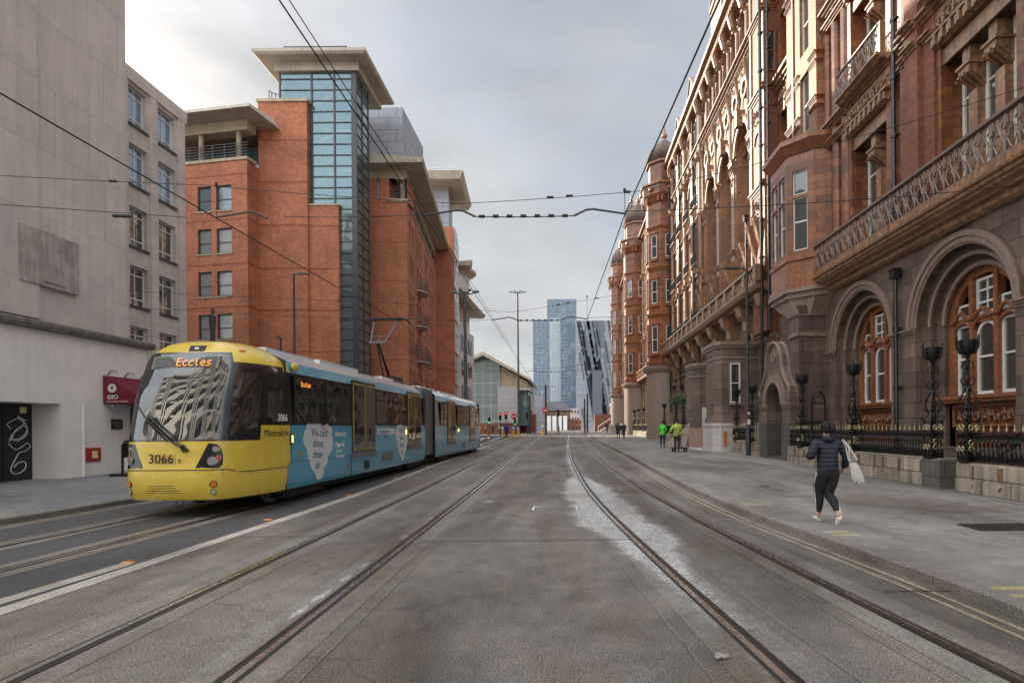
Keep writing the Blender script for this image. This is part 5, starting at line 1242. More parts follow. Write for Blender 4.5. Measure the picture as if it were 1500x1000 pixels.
bld('pale_house', 'small pale gabled building right of the warehouse', 1.8, 5.2, 230, 12, 9, 'white_clad', wins=(3, 3, 'glass')); bld('brick_house', 'small orange brick building below the pale gabled building', 1.0, 5.6, 222, 6, 4.6, 'red_brick', wins=(4, 2, 'glass'))
bw_ = bld('brick_wall', 'low red brick wall building beyond the hotel corner', 6.2, 24, 128, 3, 4.4, 'hotel_brick', 'wall')
hut = empty('brick_hut', (13, 135, 0), 'small brick hut with slate roof above the wall beyond the hotel', 'building'); w = MB(); w.box(10.5, 14, 134, 139, 4, 6.5); w.build('wall', M['hotel_brick'], hut); w = MB(); w.prism([(10.2, 133.6, 6.5), (14.3, 133.6, 6.5), (14.3, 139.5, 6.5), (10.2, 139.5, 6.5)], [(10.9, 135, 7.6), (13.6, 135, 7.6), (13.6, 138, 7.6), (10.9, 138, 7.6)]); w.build('roof', M['slate'], hut)
st_ = empty('outdoor_stair', (9, 126, 0), 'ramped outdoor stair climbing to the right in front of the far brick wall', 'stair')
w = MB()
for i in range(12): w.box(7.0+i*.42, 7.46+i*.42, 124, 127, .3, .75+i*.27)
w.build('steps', M['buff_stone'], st_); w = MB(); w.tube([(6.8, 124, 1.7), (12.1, 124, 5.0)], .08, 6); w.tube([(6.8, 124, .6), (6.8, 124, 1.7)], .06, 6); w.tube([(12.1, 124, 4), (12.1, 124, 5.0)], .06, 6); w.build('handrail', M['white_paint'], st_)
# skyscrapers: facade of floor bands and vertical fins
def panel_mat(name, cols, pw, ph, rough=.2, metal=.3, slant=0, dens=(.5, .5)):
    m, n, l, b = newmat(name); tcn = n.new('ShaderNodeTexCoord'); sp = n.new('ShaderNodeSeparateXYZ'); l.new(tcn.outputs['Object'], sp.inputs[0])
    ad = n.new('ShaderNodeMath'); ad.operation = 'ADD'; l.new(sp.outputs[0], ad.inputs[0]); l.new(sp.outputs[1], ad.inputs[1])
    sk = n.new('ShaderNodeMath'); sk.operation = 'MULTIPLY_ADD'; l.new(sp.outputs[2], sk.inputs[0]); sk.inputs[1].default_value = slant; l.new(ad.outputs[0], sk.inputs[2])
    fx = n.new('ShaderNodeMath'); fx.operation = 'DIVIDE'; l.new(sk.outputs[0], fx.inputs[0]); fx.inputs[1].default_value = pw
    fl_ = n.new('ShaderNodeMath'); fl_.operation = 'FLOOR'; l.new(fx.outputs[0], fl_.inputs[0])
    # stagger rows by column
    wn = n.new('ShaderNodeTexWhiteNoise'); wn.noise_dimensions = '1D'; l.new(fl_.outputs[0], wn.inputs['W'])
    fz_ = n.new('ShaderNodeMath'); fz_.operation = 'DIVIDE'; l.new(sp.outputs[2], fz_.inputs[0]); fz_.inputs[1].default_value = ph
    az = n.new('ShaderNodeMath'); az.operation = 'ADD'; l.new(fz_.outputs[0], az.inputs[0]); l.new(wn.outputs['Value'], az.inputs[1])
    fz2 = n.new('ShaderNodeMath'); fz2.operation = 'FLOOR'; l.new(az.outputs[0] if slant else fz_.outputs[0], fz2.inputs[0])
    cb = n.new('ShaderNodeCombineXYZ'); l.new(fl_.outputs[0], cb.inputs[0]); l.new(fz2.outputs[0], cb.inputs[1])
    w2 = n.new('ShaderNodeTexWhiteNoise'); w2.noise_dimensions = '2D'; l.new(cb.outputs[0], w2.inputs['Vector'])
    r = n.new('ShaderNodeValToRGB'); r.color_ramp.interpolation = 'CONSTANT'; e = r.color_ramp.elements
    while len(e) < len(cols): e.new(.5)
    for i, (p, c) in enumerate(cols): e[i].position = p; e[i].color = C4(c)
    l.new(w2.outputs['Value'], r.inputs[0]); l.new(r.outputs[0], b.inputs['Base Color']); b.inputs['Roughness'].default_value = rough; b.inputs['Metallic'].default_value = metal
    return m
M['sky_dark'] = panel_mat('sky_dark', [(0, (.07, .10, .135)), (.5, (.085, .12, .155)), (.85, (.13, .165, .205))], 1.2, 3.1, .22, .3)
M['sky_glass'] = panel_mat('sky_glass', [(0, (.10, .135, .175)), (.5, (.12, .155, .20)), (.9, (.17, .21, .26))], 1.2, 3.1, .2, .3)
M['sky_pale'] = panel_mat('sky_pale', [(0, (.33, .37, .41)), (.5, (.36, .395, .43)), (.85, (.30, .345, .39))], 1.5, 3.1, .3, .2)
M['slant_panel'] = panel_mat('slant_panel', [(0, (.50, .51, .53)), (.40, (.05, .07, .11)), (.50, (.16, .25, .38)), (.60, (.48, .48, .49)), (.9, (.26, .31, .36))], .9, 9.0, .35, .1, .15)
M['slant_dark'] = panel_mat('slant_dark', [(0, (.035, .045, .06)), (.55, (.07, .09, .12)), (.80, (.42, .43, .44))], .9, 9.0, .35, .1, .15)
M['band_blue'] = plain('band_blue', (.27, .31, .35), .4, .1)
def tower_(name, label, x0, x1, y, d, z, mat, fins, side=None):
    r = empty(name, ((x0+x1)/2, y, 0), label, 'skyscraper'); w = MB(); w.box(x0, x1, y, y+d, -5, z); w.build('glass_wall', M[mat], r)
    w = MB()
    k = 0
    while 3.1*k < z: w.box(x0-.1, x1+.1, y-.12, y+.1, 3.1*k, 3.1*k+.25); k += 1
    w.build('floor_band', M['band_blue'], r)
    w = MB(); n = int((x1-x0)/fins)
    for i in range(n+1): xx = x0+(x1-x0)*i/n; w.box(xx-.14, xx+.14, y-.35, y+.1, -2, z)
    w.build('fin', M['band_blue'], r); return r
YS = 520; s_ = YS/845
tower_('skyscraper', 'tall blue glass skyscraper, the highest of the far group', -29*s_, 17*s_, YS+40, 30, CH+(625-438)*(YS+40)/845, 'sky_glass', 3.4)
tower_('skyscraper', 'left glass skyscraper of the far group, lower than the highest one behind it', -48*s_, -24*s_, YS, 20, CH+(625-468)*s_, 'sky_glass', 3.0)
tower_('skyscraper', 'pale middle shaft of the far skyscraper group, between the two blue ones', -23.9*s_, -8*s_, YS-2, 20, CH+(625-466)*s_, 'sky_pale', 2.4)
tower_('skyscraper', 'darker blue front slab of the far skyscraper group next to the striped white building', -7.9*s_, 3*s_, YS-6, 20, CH+(625-470)*s_, 'sky_dark', 2.6)  # darker panel colours than the other slabs
YT = 330; q = YT/845
M['pale_panel'] = masonry('pale_panel', (.27, .295, .33), (.23, .255, .29), (.18, .2, .23), 1.4, 3.0, .06, .45, .2, 10, .05, .1, .1)
sb = empty('striped_building', (40*q, YT, 0), 'grey office building with slanting dark, blue and pale stripes beside the skyscrapers', 'building')
w = MB(); zt = CH+(625-470)*q
w.prism([(14*q, YT, -3), (100*q, YT, -3), (100*q, YT+30, -3), (14*q, YT+30, -3)], [(14*q, YT, zt), (78*q, YT, zt), (78*q, YT+30, zt), (14*q, YT+30, zt)]); w.build('striped_wall', M['pale_panel'], sb)
M['stripe_dark'] = plain('stripe_dark', (.085, .10, .125), .3); M['stripe_blue'] = plain('stripe_blue', (.20, .27, .35), .25, .2)
rd = random.Random(12)
def stripes_(n, dens, mat, name, lo, hi, wd, y):
    w = MB()
    for i in range(n):
        x = lo+(hi-lo)*(i+rd.random()*.6)/n; z = rd.uniform(-5, 8)
        while z < zt-4:
            L0 = rd.uniform(9, 26); z2 = min(z+L0, zt)
            if rd.random() < dens(x/q):
                f = lambda zz: x-(zz-0)*.16
                if f(z) > 15*q and f(z2) > 15*q: w.prism([(f(z), y, z), (f(z)+wd, y, z), (f(z2)+wd, y, z2), (f(z2), y, z2)], [(f(z), YT, z), (f(z)+wd, YT, z), (f(z2)+wd, YT, z2), (f(z2), YT, z2)])
            z = z2+rd.uniform(.3, 3)
    w.build(name, M[mat], sb)
stripes_(60, lambda x: .85 if 40 < x < 66 else .22, 'stripe_dark', 'dark_stripe', 18*q, 98*q, .95, YT-.5)
stripes_(40, lambda x: .4, 'stripe_blue', 'blue_stripe', 18*q, 98*q, .8, YT-.35)
M['dark_panel'] = plain('dark_panel', (.10, .105, .12), .5)
w = MB(); w.box(38*q, 52*q, YT-3, YT, 20*q, 86*q); w.build('dark_core', M['dark_panel'], sb)
w = MB(); w.box(2*q, 13.9*q, YT+1, YT+25, -3, zt-2*q); w.build('glass_wall', M['sky_dark'], sb)
w = MB()
for k in range(22): w.box(13.9*q, 80*q+ (1-k/22)*20*q, YT-.15, YT+.1, k*3.0, k*3.0+.16)
w.build('floor_band', M['galv'], sb)

rbl = empty('sun_blocker', (-49, 60, 0), 'unseen plain block added behind the left-hand buildings to stop low sun', 'building')  # added mass out of view, keeps low sun off street and hotel base
w = MB(); w.box(-54, -44, 24, 95, -.1, 30); w.build('wall', M['ashlar_plain'], rbl)
w = MB(); w.box(-54.3, -43.7, 23.7, 95.3, 30, 30.6); w.build('roof', M['ledge'], rbl)
# pale ribbed building across the square behind the camera: it shows in the tram's windscreen
rbk = empty('ribbed_building', (-6, -18, 0), 'pale ribbed building behind the camera, mirrored in the tram windscreen', 'building')
w = MB(); w.box(-48, 14, -24, -20, -.1, 40); w.build('wall', M['glass'], rbk)
for i in range(32):
    w = MB(); w.box(-48+i*1.96, -47.1+i*1.96, -20, -19.3, -.1, 40); w.build('rib', M['white_paint'], rbk)
for z in (6, 12, 18, 24, 30, 36): w = MB(); w.box(-48, 14, -20, -19.5, z, z+.9); w.build('floor_band', M['white_paint'], rbk)
w = MB(); w.box(-48.5, 14.5, -24, -19, 40, 41); w.build('roof', M['white_paint'], rbk)
# ================================================================== THE TRAM
M['tram_yellow'] = plain('tram_yellow', (.68, .50, .065), .26, 0, .04, 1, coat=.5, streak=.05)
M['tram_teal'] = plain('tram_teal', (.06, .325, .49), .24, 0, .05, 1, coat=.6, streak=.03)
M['tram_roof'] = plain('tram_roof', (.62, .68, .70), .18, 0, .06, 1, coat=.8, streak=.08)
M['tram_black'] = plain('tram_black', (.012, .013, .015), .18, 0, .2, 3, coat=.6)
M['tram_grey'] = plain('tram_grey', (.16, .165, .17), .35, .3, .15, 4)
M['screen_glass'] = glassm('screen_glass', (.012, .016, .02), .015, 1, .05, .8, 0, 1.6)
M['tram_glass'] = glassm('tram_glass', (.02, .018, .016), .02, 1, .05, .7, 0, 1.9)
M['rubber'] = plain('rubber', (.015, .015, .015), .7)
M['bubble'] = plain('bubble', (.60, .63, .66), .35, 0, .04, 3, coat=.3)
M['text_teal'] = plain('text_teal', (.03, .15, .22), .5); M['text_white'] = plain('text_white', (.75, .78, .80), .5)
M['text_black'] = plain('text_black', (.012, .012, .012), .4); M['amber_lens'] = plain('amber_lens', (.65, .20, .02), .25); M['clear_lens'] = plain('clear_lens', (.55, .56, .58), .12, .6)
M['red_lens'] = plain('red_lens', (.6, .08, .08), .25)
def emis(name, c, s):
    m, n, l, b = newmat(name); b.inputs['Base Color'].default_value = C4(tuple(x*.3 for x in c)); b.inputs['Emission Color'].default_value = C4(c); b.inputs['Emission Strength'].default_value = s; return m
M['door_yellow'] = plain('door_yellow', (.34, .27, .07), .4)
M['led'] = emis('led', (1, .38, .05), .85); M['amber_lit'] = emis('amber_lit', (1, .50, .12), 1.8)
ANG = R(-1.0); TL_ = 28.4; HW = 1.325
tram = empty('tram', (-7.42, 10.72, .05), 'yellow and blue two-car tram with a pantograph, coming towards the camera in the left lane', 'tram')
# outline right half from the nose centre to the flank (x, y)
OUT = [(0, 0), (.2, .0), (.4, .008), (.6, .03), (.76, .07), (.86, .13), (.95, .24), (1.06, .42), (1.18, .75), (1.25, 1.1), (1.30, 1.45), (1.325, 1.8)]
SB = lerp([(.30, .10), (.42, .03), (.86, .0), (.95, .03), (1.40, .06), (2.2, .22), (3.14, .62), (3.32, .78), (3.42, 1.05), (3.46, 1.6)])
IN = lerp([(.30, .05), (.5, .0), (1.7, .0), (2.9, .05), (3.1, .12), (3.3, .42), (3.42, .75), (3.46, 1.1)])
def wgt(y): return max(0, 1-y/1.8)
def TP_(i, z, end=0, off=0):
    """point on the nose skin: i fractional index along OUT (negative = left side)"""
    s = 1 if i >= 0 else -1; i = abs(i); k = min(int(i), len(OUT)-2); t = i-k
    x = OUT[k][0]+(OUT[k+1][0]-OUT[k][0])*t; y = OUT[k][1]+(OUT[k+1][1]-OUT[k][1])*t
    tx, ty = OUT[k+1][0]-OUT[k][0], OUT[k+1][1]-OUT[k][1]; q = math.hypot(tx, ty); nx, ny = ty/q, -tx/q
    yy = y+SB(z)*wgt(y); xx = x*(HW-IN(z))/HW
    xx += nx*off; yy += ny*off
    if end: yy = TL_-yy
    return (s*xx, yy, z)
def grid(mb, pts):
    rows_ = [mb.vs(r) for r in pts]; n = len(pts[0])
    for a, b in zip(rows_, rows_[1:]):
        for i in range(n-1): mb.face(a+i, a+i+1, b+i+1, b+i)
ZL = [.30, .42, .60, .86, .95, 1.15, 1.40, 1.7, 2.2, 2.7, 2.95, 3.14, 3.25, 3.32, 3.38, 3.42, 3.46]
NI = len(OUT)-1
def nose(mats, end, name):
    mb = MB()
    II = [x/2 for x in range(-NI*2, NI*2+1)]
    rows_ = [mb.vs([TP_(i, z, end) for i in II]) for z in ZL]
    for r in range(len(ZL)-1):
        zm = (ZL[r]+ZL[r+1])/2
        for c in range(len(II)-1):
            im = (II[c]+II[c+1])/2; a = abs(im)
            if zm > 3.14: sl = 0 if zm < 3.30 or a < 9 else 0
            elif zm > 1.40: sl = 1 if zm < 2.95 or a < 5 else 0
            else: sl = 0
            if a > 5 and 1.4 < zm < 1.7: sl = 0 if end == 0 else 1
            if end: sl = 1 if 1.4 < zm < 3.14 else 0
            mb.slot = sl; mb.face(rows_[r]+c, rows_[r]+c+1, rows_[r+1]+c+1, rows_[r+1]+c)
    mb.slot = 0; n = len(II); mb.face(*[rows_[-1]+i for i in range(n)]); mb.face(*[rows_[0]+i for i in range(n)])
    return mb.build(name, mats, tram, smooth=True)
def loc(mb_pts): return mb_pts
# everything below is modelled in tram space, then shifted by the builder: add tram origin and turn
def W(p): 
    c, s = cos(ANG), sin(ANG); x, y, z = p
    return (tram.location.x+x*c-y*s, tram.location.y+x*s+y*c, tram.location.z+z)
class TB_(MB):
    def build(s, name, mats, parent=tram, **k): s.v = [W(p) for p in s.v]; return MB.build(s, name, mats, parent, **k)
_MB = MB
def nose(mats, end, name):
    mb = TB_(); II = [x/2 for x in range(-NI*2, NI*2+1)]
    rows_ = [mb.vs([TP_(i, z, end) for i in II]) for z in ZL]
    for r in range(len(ZL)-1):
        zm = (ZL[r]+ZL[r+1])/2
        for c in range(len(II)-1):
            a = abs((II[c]+II[c+1])/2); sl = 0
            if 1.40 < zm < 2.95: sl = 1
            elif 2.95 < zm < 3.14 and a < 5.5: sl = 1
            if a > 5.5 and 1.40 < zm < 1.70 and not end and a > 8.4: sl = 0
            mb.slot = sl; mb.face(rows_[r]+c, rows_[r]+c+1, rows_[r+1]+c+1, rows_[r+1]+c)
    n = len(II); mb.slot = 2; mb.face(*[rows_[-1]+i for i in range(n)]); mb.slot = 0; mb.face(*[rows_[0]+i for i in range(n)])
    return mb.build(name, mats, smooth=True)
cab = nose([M['tram_yellow'], M['tram_black'], M['tram_roof']], 0, 'cab')
nose([M['tram_teal'], M['tram_black'], M['tram_roof']], 1, 'rear_cab')
# side bodies: cross-section swept along y
def car(ya, yb, name='car_body'):
    mb = TB_(); sec = [(z, HW-IN(z)) for z in (.30, .42, .9, 1.70, 1.701, 2.86, 2.861, 3.1, 3.2, 3.3, 3.38, 3.42, 3.46)]
    for s in (-1, 1):
        for k, ((z0, x0), (z1, x1)) in enumerate(zip(sec, sec[1:])):
            mb.slot = 1 if 1.70 <= z0 and z1 <= 2.861 else (2 if z0 >= 3.1 else 0)
            mb.poly([(s*x0, ya, z0), (s*x0, yb, z0), (s*x1, yb, z1), (s*x1, ya, z1)])
    x = sec[-1][1]; mb.slot = 2; mb.poly([(-x, ya, 3.46), (x, ya, 3.46), (x, yb, 3.46), (-x, yb, 3.46)]); mb.slot = 0; mb.poly([(-1.27, ya, .3), (1.27, ya, .3), (1.27, yb, .3), (-1.27, yb, .3)])
    for y in (ya, yb): mb.slot = 1; mb.poly([(-HW, y, .3), (HW, y, .3), (HW, y, 3.1), (.5, y, 3.46), (-.5, y, 3.46), (-HW, y, 3.1)])
    return mb.build(name, [M['tram_teal'], M['tram_black'], M['tram_roof']], smooth=True)
body1 = car(1.8, 13.2); body2 = car(14.9, TL_-1.8)
g = TB_()
for k in range(9): y = 13.2+k*.19; g.box(-1.22+.04*(k % 2), 1.22-.04*(k % 2), y, y+.18, .45, 3.28-.05*(k % 2))
g.build('gangway', M['tram_grey'])
g = TB_(); g.box(-1.0, 1.0, 2, 26.5, .12, .32)
for y in (2.0, 11.2, 16.2, 24.4): g.box(-1.15, 1.15, y, y+2.0, .1, .31)
g.build('underframe', M['rubber'])
for y in (2.1, 3.8, 11.4, 13.1, 15.4, 17.1, 24.6, 26.3):
    for s in (-1, 1): g = TB_(); g.tube([(s*.72, y, .31), (s*.84, y, .31)], .31, 18); g.tube([(s*.84, y, .31), (s*.87, y, .31)], .18, 14); g.build('wheel', M['tram_grey'])
# yellow flank of the cab reaching back, yellow upper band
fl_ = lambda y, z, off: (HW-IN(z)+off, y, z)
g = TB_(); g.prism([fl_(1.8, .31, .004), fl_(1.62, .31, .004), fl_(1.8, 1.70, .004), fl_(1.8, 1.70, .004)], [fl_(2.0, .31, .004), fl_(1.6, .31, .0), fl_(1.9, 1.70, .0), fl_(1.9, 1.70, .004)])
y_ = TB_()
def side_panel(ya, yb, za, zb, off, name, mat, zs=None, parent=tram, side=1, pts=None):
    g = TB_(); zz = zs or [za, zb]
    rows_ = [g.vs([(side*(HW-IN(z)+off), ya, z), (side*(HW-IN(z)+off), yb, z)]) for z in zz]
    for a, b in zip(rows_, rows_[1:]): g.face(a, a+1, b+1, b)
    for a, b in zip(rows_, rows_[1:]):                                  # closing edges, so the panel has a thickness
        pass
    r2 = [g.vs([(side*(HW-IN(z)-.01), ya, z), (side*(HW-IN(z)-.01), yb, z)]) for z in zz]
    for i in range(len(zz)-1):
        for k in (0, 1): g.face(rows_[i]+k, rows_[i+1]+k, r2[i+1]+k, r2[i]+k)
    for i in (0, -1): g.face(rows_[i], rows_[i]+1, r2[i]+1, r2[i])
    return g.build(name, mat, parent)
side_panel(1.78, 1.95, .86, 1.70, .004, 'side_panel', M['tram_yellow']); side_panel(1.78, 2.02, 2.86, 3.12, .004, 'side_panel', M['tram_yellow'], [2.86, 2.95, 3.04, 3.12])
side_panel(1.78, 1.87, .32, .86, .004, 'side_panel', M['tram_yellow'])
# seam lines
def seam(pts, r=.008, mat='text_black'):
    g = TB_(); g.tube(pts, r, 5); return g.build('seam', M[mat])
seam([TP_(i/4, .865, 0, .0) for i in range(-44, 25)]+[TP_(6.6, .84, 0, 0), TP_(7.2, .80, 0, 0)]+[TP_(i/2, .80, 0, 0) for i in range(15, 23)]+[(HW, 1.95, .86)], .009)
seam([TP_(7.9, .32, 0, 0), TP_(7.9, .80, 0, 0)]); seam([(HW+.002, 1.98, .86), (HW+.002, 1.98, 1.7)]); seam([(HW+.002, 1.8, .9), (HW+.002, 5.0, .86), (HW+.002, 13, .86)], .005)
seam([TP_(5.6, .32, 0, 0), TP_(5.6, .86, 0, 0)]); seam([TP_(5.6, 1.40, 0, 0), TP_(5.4, 3.14, 0, 0)], .01)
# windscreen
g = TB_(); zz = [1.43, 1.7, 2.2, 2.7, 2.95, 3.11]; II = [x/4 for x in range(-21, 22)]
grid(g, [[TP_(i*(1 if z < 2.9 else .985), z, 0, .008) for i in II] for z in zz]); g.build('windscreen', M['screen_glass'], smooth=True)
# destination box
g = TB_(); sy = lambda z: SB(z)
g.prism([(-.66, SB(2.86)-.02, 2.80), (.66, SB(2.86)-.02, 2.80), (.66, SB(3.1)-.02, 3.06), (-.66, SB(3.1)-.02, 3.06)], [(-.66, SB(2.86)+.1, 2.80), (.66, SB(2.86)+.1, 2.80), (.66, SB(3.1)+.1, 3.06), (-.66, SB(3.1)+.1, 3.06)])
M['dest_panel'] = plain('dest_panel', (.13, .135, .12), .4); dp = g.build('destination_display', M['dest_panel'])
g = TB_(); g.prism([(-.60, SB(2.86)-.024, 2.83), (.58, SB(2.86)-.024, 2.83), (.58, SB(3.08)-.026, 3.03), (-.60, SB(3.08)-.026, 3.03)], [(-.60, SB(2.86)+.08, 2.83), (.58, SB(2.86)+.08, 2.83), (.58, SB(3.08)+.08, 3.03), (-.60, SB(3.08)+.08, 3.03)])
M['dest_dark'] = plain('dest_dark', (.03, .033, .03), .3); g.build('display_panel', M['dest_dark'], dp)
slp = (SB(3.08)-SB(2.86))/.22
def ttext(s, size, o, mat, parent, xd=(1, 0, 0), yd=(0, 0, 1), **k):
    O = Vector(W(o)); c, sn = cos(ANG), sin(ANG)
    r_ = lambda v: (v[0]*c-v[1]*sn, v[0]*sn+v[1]*c, v[2])
    return text(s, size, O, r_(xd), r_(yd), M[mat], parent, **k)
# dot-matrix word
FONT = {'E': ['1111', '1000', '1000', '1110', '1000', '1000', '1111'], 'c': ['0000', '0000', '0111', '1000', '1000', '1000', '0111'], 'l': ['0100', '0100', '0100', '0100', '0100', '0100', '0010'], 'e': ['0000', '0000', '0110', '1001', '1111', '1000', '0111'], 's': ['0000', '0000', '0111', '1000', '0110', '0001', '1110']}
def matrix(word, T_, pitch, name, parent):
    g = MB(); x = 0
    for ch in word:
        for r, row in enumerate(FONT[ch]):
            for c_, b in enumerate(row):
                if b == '1':
                    a = [Vector(T_(x+c_*pitch+dx, (6-r)*pitch+dz, d)) for dx, dz, d in ((0, 0, 0), (pitch*.82, 0, 0), (pitch*.82, pitch*.82, 0), (0, pitch*.82, 0))]; bb = [Vector(T_(x+c_*pitch+dx, (6-r)*pitch+dz, .004)) for dx, dz in ((0, 0), (pitch*.82, 0), (pitch*.82, pitch*.82), (0, pitch*.82))]
                    g.prism(a, bb)
        x += pitch*5
    return g.build(name, M['led'], parent)
matrix('Eccles', lambda x, z, d: W((-.16+x, SB(2.86)-.028+z*slp-d, 2.86+z)), .0235, 'lettering', dp)
# wiper, badge, lights
g = TB_(); P = lambda i, z, o=.04: TP_(i, z, 0, o)
g.tube([P(1.0, 1.32, .06), P(.2, 1.42, .06), P(-2.5, 1.85, .05)], .018, 6); g.tube([P(1.6, 1.25, .05), P(.3, 1.5, .07), P(-2.3, 1.9, .06)], .014, 6); g.tube([P(-.3, 1.42, .03), P(-2, 1.72, .03), P(-4.2, 2.12, .025)], .012, 5)
g.tube([P(1.6, 1.24, .0), P(1.6, 1.24, .09)], .04, 8); g.ball(P(1.3, 1.3, .03), .05, 8, 5); g.build('wiper', M['text_black'])
def nose_patch(pts, name, mat, off=.006, parent=tram):
    g = TB_(); q = [TP_(i, z, 0, off) for i, z in pts]; cx = sum(p[0] for p in q)/len(q); cy = sum(p[1] for p in q)/len(q)-.0; cz = sum(p[2] for p in q)/len(q)
    q2 = [TP_(i, z, 0, -.01) for i, z in pts]
    b = g.vs(q); b2 = g.vs(q2); g.face(*range(b, b+len(q)))
    for i in range(len(q)): j = (i+1) % len(q); g.face(b+i, b+j, b2+j, b2+i)
    return g.build(name, M[mat], parent)
for s in (-1, 1):
    pts = [(s*2.4, .90), (s*5.35, .895), (s*5.5, 1.0), (s*5.45, 1.15), (s*5.2, 1.28), (s*4.7, 1.35), (s*3.6, 1.36)]
    for k in range(1):
        h = nose_patch([(s*x, z) for x, z in ((2.5, .905), (4.0, .90), (4.0, 1.36), (3.6, 1.36))], 'headlight', 'tram_black')
        nose_patch([(s*x, z) for x, z in ((4.0, .90), (5.0, .895), (5.45, .96), (5.5, 1.12), (5.2, 1.27), (4.7, 1.34), (4.0, 1.36))], 'headlight_cover', 'tram_black', .006, h)
    for (i, z, r, mt) in ((4.15, 1.03, .075, 'clear_lens'), (4.5, 1.25, .045, 'clear_lens'), (4.95, 1.09, .04, 'red_lens')):
        g = TB_(); a = Vector(TP_(s*i, z, 0, .004)); b = Vector(TP_(s*i, z, 0, .022)); g.tube([a, b], r, 16); l_ = g.build('lens', M[mt], h)
        g = TB_(); g.tube([a, a+(b-a)*.8], r*1.18, 16); g.build('lens_ring', M['galv'], h)
for s in (-1, 1):
    for z, mt, r in ((.60, 'amber_lens', .05), (.45, 'clear_lens', .04)):
        g = TB_(); g.tube([TP_(s*4.3, z, 0, .0), TP_(s*4.3, z, 0, .018)], r, 14); l_ = g.build('marker_light', M[mt]); g = TB_(); g.tube([TP_(s*4.3, z, 0, .0), TP_(s*4.3, z, 0, .010)], r*1.3, 14); g.build('marker_rim', M['text_black'], l_)
for k in range(4): seam([TP_(-2.3+i*.3+ (k*.15 if i == 0 else 0), .44+k*.045, 0, .002) for i in range(13-k)], .005, 'tram_black')
g = TB_(); g.prism([(-.02, .62, 3.2), (.36, .62, 3.2), (.30, .66, 3.27), (.04, .66, 3.27)][:], [(-.02, .85, 3.2), (.36, .85, 3.2), (.30, .85, 3.30), (.04, .85, 3.30)]); 
nose_patch([(-.7+.6, 3.16), (1.1+.6, 3.16), (1.4+.6, 3.29), (-1.0+.6, 3.29)], 'roof_badge', 'text_black'); 
g = TB_(); g.ball(TP_(.75, 3.22, 0, .01), .04, 8, 5, (1.3, .4, .8)); g.build('badge_light', M['text_white'])
g = TB_(); g.ball(TP_(7.2, 3.20, 0, -.02), .06, 8, 5, (1, 1.8, .6)); g.build('roof_light', M['amber_lens']); 
ttext('3066', .24, (-.36, -.008, 1.0), 'text_black', cab, off=.003); ttext('B', .12, (.20, -.008, 1.0), 'text_black', cab)
g = TB_(); g.tube([(.1, .12, .30), (.1, .05, .2), (.16, .04, .16), (.22, .05, .2), (.22, .12, .30)], .012, 5); g.build('coupling_loop', M['rubber'])
# cab side windows
def skinpoly(fr, name, mat, off=.006):
    g = TB_(); rows_ = []
    for z, i0, i1 in fr: rows_.append(g.vs([TP_(i0+(i1-i0)*k/6, z, 0, off) for k in range(7)]))
    for a, b in zip(rows_, rows_[1:]):
        for i in range(6): g.face(a+i, a+i+1, b+i+1, b+i)
    return g.build(name, M[mat], smooth=True)
nose_patch([(5.65, 1.40), (5.9, 1.44), (8.6, 1.70), (5.9, 1.7)], 'side_panel', 'tram_black', .004)
skinpoly([(1.50, 6.0, 6.3), (1.66, 6.0, 8.3), (1.9, 6.0, 8.4), (2.3, 6.0, 8.4), (2.75, 6.0, 8.4)], 'cab_window', 'tram_glass')
skinpoly([(1.76, 9.0, 10.6), (2.1, 9.0, 10.6), (2.42, 9.0, 10.6)], 'cab_window', 'tram_glass'); skinpoly([(2.48, 9.0, 10.6), (2.6, 9.0, 10.6), (2.72, 9.0, 10.6)], 'cab_window', 'tram_glass')
ttext('3066', .21, (HW+.004, 1.42, 1.79), 'text_white', cab, (.02, 1, 0), off=.003, sx=.95)
a_, b_ = Vector(TP_(8.5, 1.47, 0, .085)), Vector(TP_(10.9, 1.47, 0, .06)); ttext('Metrolink', .215, tuple(a_), 'text_black', cab, tuple(b_-a_), (0, 0, 1), off=.0, sx=1.0)
g = TB_(); g.tbox(lambda u, z, d: (HW+d, u, z), 1.93, 2.02, 1.28, 1.52, .0, .035); ml = g.build('side_marker', M['tram_black']); g = TB_(); g.tbox(lambda u, z, d: (HW+d, u, z), 1.95, 2.0, 1.32, 1.48, .035, .045); g.build('marker_lamp', M['amber_lit'], ml)
g = TB_(); g.ball((HW-.02, 2.22, 3.0), .13, 10, 6, (.45, 1.1, .75)); g.build('camera_housing', M['tram_yellow'])
g = TB_(); g.tbox(lambda u, z, d: (HW-IN(2.97)+d, u, z), 1.84, 1.96, 2.9, 3.06, .003, .02); g.build('warning_label', M['sign_yellow'])
TQ = lambda u, z, d: (HW+d, u, z)
def swin(a, b, name='side_window', split=2.5, side=1):
    q = (lambda u, z, d: (side*(HW+d-.012), u, z))
    g = TB_(); z0, z1 = 1.76, 2.80
    g.tbox(q, a, b, z0, z1, .012, .022); f = g.build(name, M['tram_glass'])
    g = TB_(); g.tbox(q, a, b, z1-.012, z1+.012, .012, .04); g.tbox(q, a, b, z0-.015, z0+.01, .012, .04); g.tbox(q, a-.02, a+.015, z0, z1, .012, .038); g.tbox(q, b-.015, b+.02, z0, z1, .012, .038)
    if split: g.tbox(q, a+.1, b-.1, split-.015, split+.015, .02, .036)
    g.build('window_seal', M['rubber'], f); return f
for a, b in ((2.15, 3.65), (3.75, 5.35), (7.35, 10.6), (12.95-.0, 13.15)): swin(a, b)
for a, b in ((15.9, 17.2), (19.6, 23.0), (25.2, 26.4)): swin(a, b)
for a, b in ((2.15, 5.35), (7.35, 10.6), (15.9, 17.2), (19.6, 23.0), (25.2, 26.4)): swin(a, b, side=-1)
